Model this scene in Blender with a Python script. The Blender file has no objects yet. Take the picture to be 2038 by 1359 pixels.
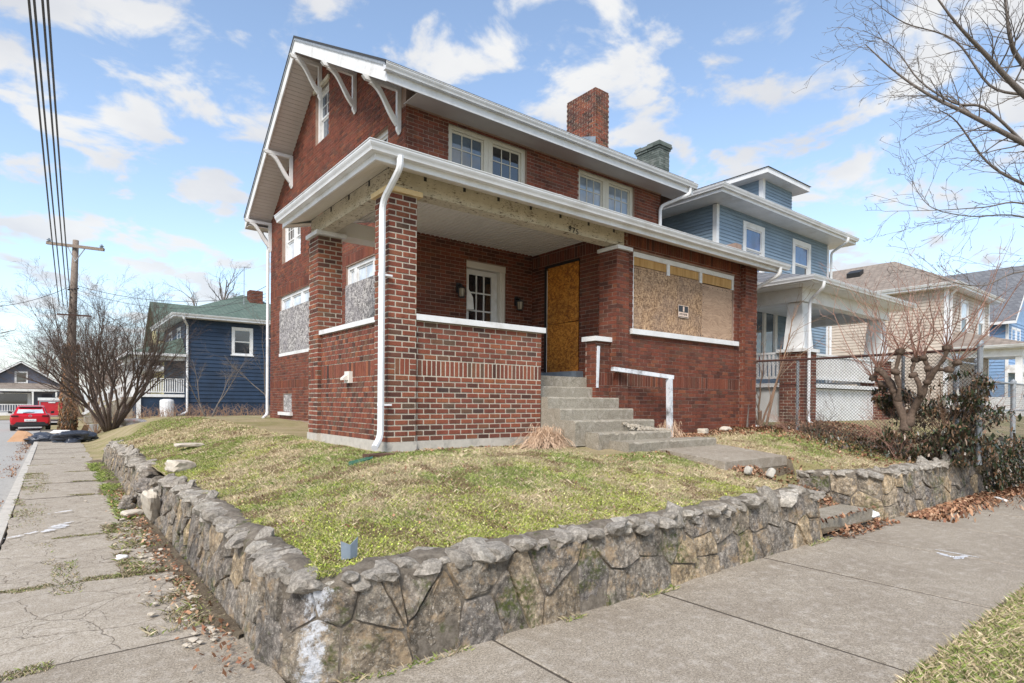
import bpy, math, random
import numpy as np
from mathutils import Vector, noise
PI = math.pi
rng = random.Random(7)
nr = np.random.RandomState(5)
# ---------------------------------------------------------------- camera
EYE = 1.6
FOC, YAW, PITCH, ROLL, PCX, PCY = 1168.97, math.radians(51.9356), math.radians(-.4446), math.radians(.4609), 1019.0, 808.88
_f = np.array([math.cos(YAW)*math.cos(PITCH), math.sin(YAW)*math.cos(PITCH), math.sin(PITCH)])
_r = np.array([math.sin(YAW), -math.cos(YAW), 0.0]); _u = np.cross(_r, _f)
RT = _r*math.cos(ROLL)+_u*math.sin(ROLL); UP = -_r*math.sin(ROLL)+_u*math.cos(ROLL)
S = bpy.context.scene
C = S.collection
cam = bpy.data.objects.new('camera', bpy.data.cameras.new('camera')); C.objects.link(cam)
from mathutils import Matrix
m = Matrix((( RT[0], UP[0], -_f[0], 0), (RT[1], UP[1], -_f[1], 0), (RT[2], UP[2], -_f[2], EYE), (0, 0, 0, 1)))
cam.matrix_world = m
cam.data.sensor_width = 36; cam.data.lens = FOC/2038*36
cam.data.shift_y = (PCY-679.5)/2038; cam.data.clip_end = 2000; cam.data.clip_start = .05
S.camera = cam
# ---------------------------------------------------------------- world, sun
S.view_settings.view_transform = 'Standard'; S.view_settings.look = 'None'
S.view_settings.exposure = 0.72; S.view_settings.gamma = 1; S.view_settings.use_curve_mapping = False
SUN_EL, SUN_AZ = math.radians(46), math.radians(216)      # azimuth of the sun measured from +X towards +Y
W = bpy.data.worlds.new('World'); S.world = W; W.use_nodes = True
nt = W.node_tree; N = nt.nodes; LK = nt.links; N.clear()
out = N.new('ShaderNodeOutputWorld'); bg = N.new('ShaderNodeBackground'); sky = N.new('ShaderNodeTexSky')
sky.sky_type = 'NISHITA'; sky.sun_disc = False; sky.sun_elevation = SUN_EL; sky.sun_rotation = PI/2-SUN_AZ
sky.air_density = 1.0; sky.dust_density = .6; sky.ozone_density = 2.0
tc = N.new('ShaderNodeTexCoord'); sep = N.new('ShaderNodeSeparateXYZ'); LK.new(tc.outputs['Generated'], sep.inputs[0])
def wm(op, a, b=None, c=None):
    n = N.new('ShaderNodeMath'); n.operation = op
    for i, v in enumerate((a, b, c)):
        if v is None: continue
        if isinstance(v, (int, float)): n.inputs[i].default_value = v
        else: LK.new(v, n.inputs[i])
    return n.outputs[0]
zz = wm('ADD', wm('MAXIMUM', sep.outputs[2], 0.0), .22)
cx = wm('DIVIDE', sep.outputs[0], zz); cy = wm('DIVIDE', sep.outputs[1], zz)
cmb = N.new('ShaderNodeCombineXYZ'); LK.new(cx, cmb.inputs[0]); LK.new(cy, cmb.inputs[1]); cmb.inputs[2].default_value = 3.1
n1 = N.new('ShaderNodeTexNoise'); n1.inputs['Scale'].default_value = 5.2; n1.inputs['Detail'].default_value = 9; n1.inputs['Roughness'].default_value = .55
n1.inputs['Distortion'].default_value = .25
LK.new(cmb.outputs[0], n1.inputs['Vector'])
ramp = N.new('ShaderNodeValToRGB'); ramp.color_ramp.elements[0].position = .475; ramp.color_ramp.elements[1].position = .60
ramp.color_ramp.interpolation = 'EASE'
LK.new(n1.outputs[0], ramp.inputs[0])
n2 = N.new('ShaderNodeTexNoise'); n2.inputs['Scale'].default_value = 2.2; n2.inputs['Detail'].default_value = 6
LK.new(cmb.outputs[0], n2.inputs['Vector'])
cr = N.new('ShaderNodeValToRGB'); cr.color_ramp.elements[0].position = .35; cr.color_ramp.elements[1].position = .62
cr.color_ramp.elements[0].color = (4.1, 4.25, 4.6, 1); cr.color_ramp.elements[1].color = (5.3, 5.35, 5.4, 1)
LK.new(n2.outputs[0], cr.inputs[0])
# pale haze low in the sky
hz = wm('POWER', wm('SUBTRACT', 1.0, wm('MINIMUM', wm('MAXIMUM', sep.outputs[2], 0.0), 1.0)), 7.0)
mixh = N.new('ShaderNodeMixRGB'); LK.new(wm('MULTIPLY', hz, .65), mixh.inputs[0])
gain = N.new('ShaderNodeMixRGB'); gain.blend_type = 'MULTIPLY'; gain.inputs[0].default_value = 1; gain.inputs[2].default_value = (1.85, 1.70, 1.55, 1)
LK.new(sky.outputs[0], gain.inputs[1]); LK.new(gain.outputs[0], mixh.inputs[1]); mixh.inputs[2].default_value = (2.9, 3.75, 5.1, 1)
mixc = N.new('ShaderNodeMixRGB'); LK.new(wm('MULTIPLY', ramp.outputs[0], wm('SUBTRACT', 1.0, wm('MULTIPLY', hz, .45))), mixc.inputs[0]); LK.new(mixh.outputs[0], mixc.inputs[1]); LK.new(cr.outputs[0], mixc.inputs[2])
LK.new(mixc.outputs[0], bg.inputs[0]); bg.inputs[1].default_value = .104
LK.new(bg.outputs[0], out.inputs[0])
sun = bpy.data.objects.new('sun', bpy.data.lights.new('sun', 'SUN')); C.objects.link(sun)
sun.data.energy = 2.7; sun.data.angle = math.radians(22); sun.data.color = (1, .95, .88)
sd = Vector((math.cos(SUN_EL)*math.cos(SUN_AZ), math.cos(SUN_EL)*math.sin(SUN_AZ), math.sin(SUN_EL)))
sun.rotation_euler = sd.to_track_quat('Z', 'Y').to_euler()

# ---------------------------------------------------------------- helpers
def at(px, py, depth):
    """a point of the photograph carried out to a distance along the view axis"""
    v = _f + RT*(px-PCX)/FOC - UP*(py-PCY)/FOC
    p = v*depth; return (p[0], p[1], p[2]+EYE)
def on_z(px, py, z):
    v = _f + RT*(px-PCX)/FOC - UP*(py-PCY)/FOC; t = (z-EYE)/v[2]; return (v[0]*t, v[1]*t, z)
def on_y(px, py, y):
    v = _f + RT*(px-PCX)/FOC - UP*(py-PCY)/FOC; t = y/v[1]; return (v[0]*t, y, v[2]*t+EYE)
def on_x(px, py, x):
    v = _f + RT*(px-PCX)/FOC - UP*(py-PCY)/FOC; t = x/v[0]; return (x, v[1]*t, v[2]*t+EYE)
def nz(x, y, z=0, s=1.0): return noise.noise(Vector((x*s, y*s, z*s)))
def fbm(x, y, z=0, s=1.0):
    return nz(x, y, z, s)+.5*nz(x, y, z, s*2.1)+.25*nz(x, y, z, s*4.3)

class NT:
    def __init__(s, name):
        s.m = bpy.data.materials.new(name); s.m.use_nodes = True
        s.t = s.m.node_tree; s.n = s.t.nodes; s.l = s.t.links
        s.b = s.n['Principled BSDF']; s.geo = s.n.new('ShaderNodeNewGeometry')
    def inp(s, sock, v):
        if isinstance(v, (int, float)): sock.default_value = v
        elif isinstance(v, (tuple, list)): sock.default_value = tuple(v)+((1,) if len(v) == 3 and len(sock.default_value) == 4 else ())
        else: s.l.new(v, sock)
    def noise(s, scale, detail=5, rough=.6, vec=None, dist=0):
        n = s.n.new('ShaderNodeTexNoise'); n.inputs['Scale'].default_value = scale; n.inputs['Detail'].default_value = detail
        n.inputs['Roughness'].default_value = rough; n.inputs['Distortion'].default_value = dist
        s.l.new(vec or s.geo.outputs['Position'], n.inputs['Vector']); return n.outputs[0]
    def voro(s, scale, feature='F1', vec=None, out='Distance', rand=1):
        n = s.n.new('ShaderNodeTexVoronoi'); n.feature = feature; n.inputs['Scale'].default_value = scale; n.inputs['Randomness'].default_value = rand
        s.l.new(vec or s.geo.outputs['Position'], n.inputs['Vector']); return n.outputs[out]
    def scalev(s, sx, sy, sz, vec=None, rot=(0, 0, 0)):
        n = s.n.new('ShaderNodeMapping'); n.inputs['Scale'].default_value = (sx, sy, sz); n.inputs['Rotation'].default_value = rot
        s.l.new(vec or s.geo.outputs['Position'], n.inputs['Vector']); return n.outputs[0]
    def warp(s, scale, amt, vec=None):
        a = s.n.new('ShaderNodeTexNoise'); a.inputs['Scale'].default_value = scale; a.inputs['Detail'].default_value = 3
        s.l.new(vec or s.geo.outputs['Position'], a.inputs['Vector'])
        k = s.n.new('ShaderNodeVectorMath'); k.operation = 'SCALE'; s.l.new(a.outputs['Color'], k.inputs[0]); k.inputs['Scale'].default_value = amt
        ad = s.n.new('ShaderNodeVectorMath'); ad.operation = 'ADD'; s.l.new(vec or s.geo.outputs['Position'], ad.inputs[0]); s.l.new(k.outputs[0], ad.inputs[1])
        return ad.outputs[0]
    def ramp(s, v, *stops, interp='LINEAR'):
        n = s.n.new('ShaderNodeValToRGB'); e = n.color_ramp.elements; n.color_ramp.interpolation = interp
        while len(e) < len(stops): e.new(.5)
        for k, (p, c) in enumerate(stops):
            e[k].position = p; e[k].color = (c, c, c, 1) if isinstance(c, (int, float)) else tuple(c)+(1,)
        s.inp(n.inputs[0], v); return n.outputs[0]
    def mix(s, f, a, b, mode='MIX'):
        n = s.n.new('ShaderNodeMixRGB'); n.blend_type = mode
        s.inp(n.inputs[0], f); s.inp(n.inputs[1], a); s.inp(n.inputs[2], b); return n.outputs[0]
    def math(s, op, a, b=0.0):
        n = s.n.new('ShaderNodeMath'); n.operation = op; s.inp(n.inputs[0], a); s.inp(n.inputs[1], b); return n.outputs[0]
    def attr(s, name, out='Fac'):
        n = s.n.new('ShaderNodeAttribute'); n.attribute_name = name; return n.outputs[out]
    def rnd(s):
        n = s.n.new('ShaderNodeObjectInfo'); return n.outputs['Random']
    def bump(s, h, strength=.4, dist=.01):
        n = s.n.new('ShaderNodeBump'); n.inputs['Strength'].default_value = strength; n.inputs['Distance'].default_value = dist
        s.l.new(h, n.inputs['Height']); s.l.new(n.outputs[0], s.b.inputs['Normal'])
    def fin(s, color, rough=.8, metal=0, spec=None):
        s.inp(s.b.inputs['Base Color'], color); s.inp(s.b.inputs['Roughness'], rough); s.b.inputs['Metallic'].default_value = metal
        if spec is not None: s.b.inputs['Specular IOR Level'].default_value = spec
        return s.m
MAT = {}
def simple(name, c1, c2, scale=8, rough=.7, bump=.2, bscale=80, metal=0, dirt=None, spec=None):
    t = NT(name); f = t.noise(scale, 6, .65)
    col = t.ramp(f, (.3, c1), (.7, c2))
    if dirt:
        d = t.ramp(t.noise(scale*.4, 8, .75), (.52, 0.), (.68, 1.)); col = t.mix(t.math('MULTIPLY', d, dirt[1]), col, dirt[0])
    if bump: t.bump(t.noise(bscale, 4), bump, .004)
    MAT[name] = t.fin(col, rough, metal, spec); return MAT[name]
simple('white_paint', (.64, .64, .63), (.78, .78, .78), 4, .5, .25, 40, dirt=((.40, .36, .30), .5))
simple('white_aluminium', (.66, .67, .68), (.80, .81, .83), 2, .4, .1, 12, dirt=((.42, .38, .31), .45))
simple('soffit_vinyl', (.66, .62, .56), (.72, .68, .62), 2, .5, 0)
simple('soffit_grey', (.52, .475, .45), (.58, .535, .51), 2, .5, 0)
simple('black_shingle', (.02, .022, .026), (.05, .052, .058), 60, .9, .4)
simple('asphalt', (.30, .285, .26), (.42, .40, .37), 40, .9, .6, 200, dirt=((.06, .055, .05), .6))
simple('joint_soil', (.045, .035, .025), (.10, .08, .06), 30, 1, .5)
simple('earth', (.07, .05, .035), (.15, .11, .08), 12, 1, .8, 60)
simple('stone_block', (.42, .36, .28), (.60, .54, .45), 14, .9, .6, 60, dirt=((.25, .24, .22), .6))
simple('concrete_clean', (.42, .39, .34), (.55, .51, .45), 9, .9, .5, 120, dirt=((.2, .19, .17), .7))
simple('bark_grey', (.095, .08, .07), (.20, .17, .15), 30, .95, .8, 90)
simple('bark_brown', (.07, .048, .035), (.18, .125, .09), 25, .95, .9, 60)
simple('bark_tan', (.22, .12, .07), (.36, .24, .16), 30, .9, .7, 90)
simple('twig_pink', (.30, .15, .11), (.42, .26, .2), 20, .8, .2)
simple('twig_brown', (.14, .10, .08), (.26, .19, .15), 20, .9, .2)
simple('twig_dark', (.055, .038, .030), (.13, .09, .07), 20, .9, .2); simple('wire_dark', (.04, .04, .042), (.085, .085, .09), 20, .6, 0)
simple('pole_wood', (.15, .11, .085), (.28, .23, .19), 20, .95, .6, 60)
simple('black_metal', (.012, .012, .013), (.025, .025, .027), 20, .5, .1)
simple('galvanised', (.24, .26, .28), (.38, .40, .42), 15, .5, .1, metal=.3)
simple('rust_metal', (.05, .022, .016), (.10, .045, .035), 15, .8, .3)
simple('flashing', (.16, .20, .25), (.28, .33, .38), 6, .5, .1)
simple('mortar_light', (.44, .39, .31), (.58, .52, .43), 40, .95, .5, 200)
simple('mortar_dark', (.24, .16, .125), (.36, .26, .21), 6, .95, .5, 200)
simple('car_red', (.42, .004, .012), (.5, .006, .016), 1, .25, 0)
simple('trailer_red', (.40, .012, .02), (.5, .02, .03), 3, .45, 0)
simple('tyre', (.01, .01, .01), (.02, .02, .02), 10, .8, 0)
simple('plastic_black', (.02, .026, .04), (.06, .07, .095), 9, .28, 1.0, 12)
simple('cardboard', (.42, .24, .13), (.52, .32, .19), 4, .9, .1)
simple('paper_white', (.72, .70, .66), (.85, .84, .82), 10, .9, .2)
simple('paper_red', (.6, .5, .45), (.8, .76, .7), 6, .9, .2, dirt=((.6, .05, .05), .8))
simple('leaf_dark', (.012, .03, .012), (.05, .075, .025), 9, .55, 0)
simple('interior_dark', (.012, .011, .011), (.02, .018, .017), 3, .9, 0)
simple('curtain', (.45, .47, .5), (.62, .64, .68), 9, .9, 0)
simple('raw_wood', (.62, .45, .22), (.72, .56, .32), 14, .8, .2)
simple('sign_black', (.015, .015, .017), (.025, .025, .03), 4, .4, 0)
simple('sign_orange', (.75, .55, .42), (.85, .7, .6), 9, .6, 0)
simple('green_plastic', (.01, .09, .06), (.02, .14, .10), 6, .5, .1)
simple('rail_paint', (.55, .58, .62), (.75, .77, .80), 6, .7, .3, 60, dirt=((.09, .08, .07), .95))
simple('lamp_glass', (.28, .22, .14), (.45, .36, .25), 6, .3, 0)
simple('red_flower', (.4, .01, .03), (.6, .05, .08), 6, .8, 0)
simple('barrel_white', (.6, .6, .6), (.78, .78, .8), 3, .4, 0)
simple('tail_light', (.03, .002, .004), (.07, .004, .006), 3, .15, 0)
simple('column_dark', (.03, .028, .05), (.05, .05, .08), 3, .6, 0)
def glassmat(name, col, rough=.04, streak=None):
    t = NT(name); c = t.ramp(t.noise(2.5, 3), (.35, col), (.7, tuple(min(1, v*1.7+.01) for v in col)))
    MAT[name] = t.fin(c, rough, 0, .9); t.b.inputs['IOR'].default_value = 1.7
glassmat('glass_dark', (.012, .014, .016)); glassmat('glass_sky', (.055, .08, .11)); glassmat('glass_bluewin', (.03, .08, .20), .06)
glassmat('glass_white', (.45, .5, .55)); glassmat('glass_pale', (.17, .21, .26)); glassmat('car_glass', (.35, .42, .45))
def brickmat(name, dark=1.0, soot=0, green=False, even=0):
    t = NT(name); r = t.math('FRACT', t.math('ADD', t.attr('rnd'), t.rnd()))
    d = dark
    col = t.ramp(r, (.0, (.075*d, .038*d, .030*d)), (.14, (.15*d, .058*d, .040*d)), (.35, (.225*d, .068*d, .043*d)), (.55, (.26*d, .088*d, .05*d)), (.72, (.185*d, .063*d, .045*d)),
                 (.84, (.12*d, .075*d, .052*d)), (.93, (.31*d, .11*d, .055*d)), (1, (.07*d, .045*d, .04*d)))
    if even: col = t.mix(even, col, (.205*d, .060*d, .036*d))
    if green: col = t.ramp(r, (0, (.09, .11, .10)), (.5, (.15, .175, .16)), (1, (.20, .22, .205)))
    f = t.ramp(t.noise(55, 5, .7), (.25, .55), (.75, 1.3)); col = t.mix(.8, col, f, 'MULTIPLY')
    eff = t.ramp(t.noise(1.3, 6, .7), (.5, 0.), (.8, .15)); col = t.mix(eff, col, (.30*d, .17*d, .13*d))
    if soot:
        t2 = t.ramp(t.noise(2.2, 5), (.40, 0.), (.6, .75)); col = t.mix(t2, col, (.04, .035, .035))
    st_ = t.ramp(t.noise(3.2, 6, .75, t.scalev(1, 1, .22)), (.36, .62), (.5, 1.), (.66, 1.16)); col = t.mix(.75, col, st_, 'MULTIPLY')
    t.bump(t.noise(130, 4, .7), .6, .004); MAT[name] = t.fin(col, .9, 0, .25)
brickmat('brick_porch', 1.0); brickmat('brick_house', .84, even=.3); brickmat('brick_chimney', 1.1, soot=1); brickmat('brick_green', 1, green=True)
def osb(name, a, b, c, wear):
    t = NT(name)
    v1 = t.warp(9, .10); col1 = t.voro(24, vec=t.scalev(1, 1, 2.6, v1, (.5, .6, .3)), out='Color')
    v2 = t.scalev(2.4, 1, 1, v1, (.2, .9, 1.1)); c2 = t.voro(19, vec=v2, out='Color')
    s1 = t.n.new('ShaderNodeSeparateColor'); t.l.new(col1, s1.inputs[0]); s2 = t.n.new('ShaderNodeSeparateColor'); t.l.new(c2, s2.inputs[0])
    f = t.math('MULTIPLY', t.math('ADD', s1.outputs[0], s2.outputs[1]), .5)
    col = t.ramp(f, (.15, a), (.5, b), (.85, c))
    w = t.ramp(t.noise(1.6, 6, .7), (.42, 0.), (.62, wear[1])); col = t.mix(w, col, t.mix(.5, col, wear[0]))
    t.bump(f, .5, .004); MAT[name] = t.fin(col, .85)
osb('osb_orange', (.24, .08, .010), (.52, .185, .022), (.70, .31, .05), ((.10, .05, .02), .6))
osb('osb_weathered', (.16, .095, .05), (.36, .225, .13), (.58, .39, .235), ((.20, .15, .13), .75))
osb('osb_grey', (.09, .085, .085), (.27, .25, .24), (.60, .57, .54), ((.22, .2, .22), .8))
t = NT('plywood'); v = t.warp(1.6, .55); g = t.noise(7, 6, .6, t.scalev(.35, .35, 2.2, v), 2.5)
MAT['plywood'] = t.fin(t.ramp(g, (.3, (.26, .16, .10)), (.5, (.40, .27, .18)), (.62, (.48, .33, .22)), (.75, (.32, .22, .155))), .8)
t = NT('ply_strip'); g = t.noise(5, 6, .6, t.scalev(3, 3, .4))
MAT['ply_strip'] = t.fin(t.ramp(g, (.3, (.36, .19, .055)), (.7, (.55, .34, .13))), .8)
t = NT('peeling_paint'); g = t.noise(42, 8, .72, t.scalev(.45, .45, 1.2), .4); g2 = t.noise(3.5, 4)
mk = t.ramp(t.math('ADD', g, t.math('MULTIPLY', g2, .28)), (.70, 0.), (.75, 1.))
MAT['peeling_paint'] = t.fin(t.mix(mk, t.ramp(t.noise(6, 4), (.3, (.44, .39, .29)), (.7, (.58, .52, .41))), (.10, .065, .04)), .8); t.bump(mk, .8, .003)
t = NT('peeling_white'); g = t.noise(60, 8, .75, t.scalev(1, 1, .35)); mk = t.ramp(g, (.60, 0.), (.66, 1.))
MAT['peeling_white'] = t.fin(t.mix(mk, (.60, .57, .49), (.20, .15, .10)), .8); t.bump(mk, .6, .003)
# concrete of the walks: speckle, stains, fine cracks
def concrete(name, a, b, cracks=0., stain=.5, crs=1.3):
    t = NT(name); sp = t.math('ADD', t.math('MULTIPLY', t.noise(75, 4, .85), .6), t.math('MULTIPLY', t.noise(210, 2, .8), .4)); big = t.noise(1.1, 8, .75); md = t.noise(9, 6, .75)
    col = t.ramp(sp, (.36, tuple(v*.30 for v in a)), (.5, a), (.62, b))
    col = t.mix(t.ramp(big, (.42, 0.), (.60, stain)), col, t.mix(.42, col, (.17, .135, .10)))
    col = t.mix(t.ramp(md, (.5, 0.), (.72, .45)), col, (.58, .53, .47))
    agg = t.ramp(t.voro(34), (.0, 1.), (.15, 0.)); col = t.mix(t.math('MULTIPLY', agg, .7), col, (.68, .64, .58))
    h = sp
    if cracks:
        v = t.warp(2.6, .35); e = t.voro(crs, 'DISTANCE_TO_EDGE', v); v2 = t.warp(6, .22); e2 = t.voro(crs*3.1, 'DISTANCE_TO_EDGE', v2)
        m1 = t.ramp(e, (.001, 1.), (.010, 0.)); m2 = t.math('MULTIPLY', t.ramp(e2, (.001, 1.), (.016, 0.)), t.ramp(t.noise(.9, 3), (.46, 0.), (.54, 1.)))
        mm = t.math('MULTIPLY', t.math('MAXIMUM', m1, m2), cracks); col = t.mix(mm, col, (.11, .085, .06))
        h = t.math('SUBTRACT', sp, t.math('MULTIPLY', mm, 3.))
    t.bump(h, .5, .004); MAT[name] = t.fin(col, .92, 0, .25)
concrete('concrete_walk', (.295, .252, .198), (.54, .475, .385), .12, .85, .55)
concrete('concrete_old', (.37, .32, .255), (.56, .50, .42), .75, .6, 1.7)
concrete('concrete_steps', (.30, .27, .215), (.47, .43, .355), .45, .9, 2.0)
# rubble stones
t = NT('rubble'); r = t.rnd()
col = t.ramp(r, (0, (.19, .165, .14)), (.2, (.27, .235, .19)), (.4, (.225, .20, .175)), (.55, (.32, .265, .20)), (.68, (.18, .16, .145)), (.8, (.29, .25, .205)), (.88, (.46, .35, .22)), (.95, (.30, .24, .17)), (1, (.19, .165, .135)))
f = t.ramp(t.noise(16, 8, .78), (.33, .30), (.5, 1.), (.66, 2.3)); col = t.mix(.9, col, f, 'MULTIPLY')
lich = t.ramp(t.noise(55, 5, .75), (.56, 0.), (.62, 1.)); col = t.mix(t.math('MULTIPLY', lich, .8), col, (.58, .53, .46))
dk = t.ramp(t.noise(3.5, 8, .8), (.48, 0.), (.60, .75)); col = t.mix(dk, col, t.mix(.72, col, (.03, .026, .022)))
warmp = t.ramp(t.noise(6, 6, .75), (.52, 0.), (.64, .7)); col = t.mix(warmp, col, (.46, .33, .20))
ms = t.math('MULTIPLY', t.ramp(t.noise(2.1, 5, .7), (.55, 0.), (.63, 1.)), t.ramp(t.noise(30, 5), (.4, 0.), (.6, 1.)))
col = t.mix(t.math('MULTIPLY', ms, .8), col, (.085, .11, .02))
sp = t.n.new('ShaderNodeSeparateXYZ'); t.l.new(t.geo.outputs['Position'], sp.inputs[0])
px_ = t.math('ADD', sp.outputs[0], t.math('MULTIPLY', sp.outputs[1], -1.0))     # along the rounded corner
dd = t.math('ABSOLUTE', t.math('SUBTRACT', px_, -2.21)); sm = t.math('SUBTRACT', 1., t.math('MULTIPLY', dd, 5.0))
pm = t.ramp(t.math('ADD', sm, t.math('MULTIPLY', t.math('SUBTRACT', t.noise(13, 8, .8), .5), 4.2)), (.50, 0.), (.95, .85))
col = t.mix(t.math('MULTIPLY', pm, t.ramp(sp.outputs[1], (.0, 1.), (1., 1.))), col, (.72, .74, .78))
t.bump(t.math('ADD', t.math('ADD', t.noise(28, 9, .8), t.math('MULTIPLY', t.noise(110, 4), .4)), t.math('MULTIPLY', t.voro(16, vec=t.warp(8, .12)), .8)), 1.0, .028); MAT['rubble'] = t.fin(col, .95, 0, .2)
t = NT('rubble_cap'); r = t.rnd(); col = t.ramp(r, (0, (.27, .24, .20)), (.4, (.37, .33, .28)), (.75, (.32, .29, .25)), (1, (.46, .42, .36)))
col = t.mix(.9, col, t.ramp(t.noise(32, 9, .85), (.34, .35), (.5, 1.), (.66, 2.0)), 'MULTIPLY'); col = t.mix(t.math('MULTIPLY', pm, .8), col, (.72, .74, .78)) if False else col
t.bump(t.noise(60, 8, .8), 1., .02); MAT['rubble_cap'] = t.fin(col, .95, 0, .2)
t = NT('rubble_mortar'); col = t.ramp(t.noise(14, 8, .75), (.3, (.09, .075, .06)), (.5, (.20, .17, .135)), (.7, (.33, .285, .23)))
ms = t.ramp(t.noise(3, 6, .7), (.58, 0.), (.66, .8)); col = t.mix(ms, col, (.06, .08, .015))
t.bump(t.noise(40, 8, .8), 1., .02); MAT['rubble_mortar'] = t.fin(col, .97, 0, .2)
# ground
t = NT('lawn_soil'); big = t.noise(.9, 5, .6); fine = t.noise(60, 5, .75)
a = t.ramp(fine, (.3, (.22, .17, .10)), (.55, (.38, .31, .19)), (.75, (.50, .42, .27))); b = t.ramp(fine, (.3, (.15, .125, .06)), (.55, (.28, .25, .12)), (.75, (.40, .36, .18)))
t.bump(fine, .8, .02); MAT['lawn_soil'] = t.fin(t.mix(t.ramp(big, (.42, 0.), (.58, 1.)), a, b), 1, 0, .1)
t = NT('dirt'); fine = t.noise(45, 6, .8)
t.bump(fine, 1, .03); MAT['dirt'] = t.fin(t.mix(t.ramp(t.noise(3, 4), (.4, 0.), (.6, 1.)), t.ramp(fine, (.3, (.06, .045, .032)), (.7, (.24, .185, .13))), t.ramp(fine, (.3, (.11, .085, .06)), (.7, (.33, .27, .19)))), 1, 0, .1)
t = NT('foliage'); c = t.attr('col', 'Color'); MAT['foliage'] = t.fin(c, .75, 0, .2)
t = NT('ivy_leaf'); c = t.attr('col', 'Color'); MAT['ivy_leaf'] = t.fin(c, .35, 0, .5)
def siding(name, c, var=.12):
    t = NT(name); f = t.noise(1.3, 5); col = t.ramp(f, (.3, tuple(v*(1-var) for v in c)), (.7, tuple(v*(1+var) for v in c)))
    r = t.ramp(t.rnd(), (0, .93), (1, 1.05)); col = t.mix(1, col, r, 'MULTIPLY'); t.bump(t.noise(40, 3, vec=t.scalev(.3, .3, 4)), .15, .003); MAT[name] = t.fin(col, .55)
siding('siding_blue', (.21, .29, .375)); siding('siding_tan', (.48, .41, .34)); siding('siding_navy', (.012, .030, .064), .25)
siding('siding_yellow', (.60, .55, .30)); siding('siding_grey', (.11, .12, .16)); siding('siding_blue_far', (.20, .32, .50))
def shingle(name, a, b):
    t = NT(name); bt = t.n.new('ShaderNodeTexBrick'); bt.inputs['Scale'].default_value = 1; bt.inputs['Brick Width'].default_value = .3; bt.inputs['Row Height'].default_value = .13
    bt.inputs['Mortar Size'].default_value = .012; bt.inputs['Color1'].default_value = a+(1,); bt.inputs['Color2'].default_value = b+(1,); bt.inputs['Mortar'].default_value = tuple(v*.45 for v in a)+(1,)
    sp = t.n.new('ShaderNodeSeparateXYZ'); t.l.new(t.geo.outputs['Position'], sp.inputs[0]); cb = t.n.new('ShaderNodeCombineXYZ')
    t.l.new(t.math('ADD', sp.outputs[0], sp.outputs[1]), cb.inputs[0]); t.l.new(t.math('MULTIPLY', sp.outputs[2], 1.8), cb.inputs[1]); t.l.new(cb.outputs[0], bt.inputs['Vector'])
    col = t.mix(.6, bt.outputs['Color'], t.ramp(t.noise(30, 4, .8), (.3, .6), (.7, 1.3)), 'MULTIPLY'); MAT[name] = t.fin(col, .95)
shingle('shingle_grey', (.13, .135, .15), (.20, .205, .22)); shingle('shingle_brown', (.22, .18, .15), (.32, .265, .22)); shingle('shingle_green', (.085, .13, .105), (.13, .175, .145))

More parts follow.
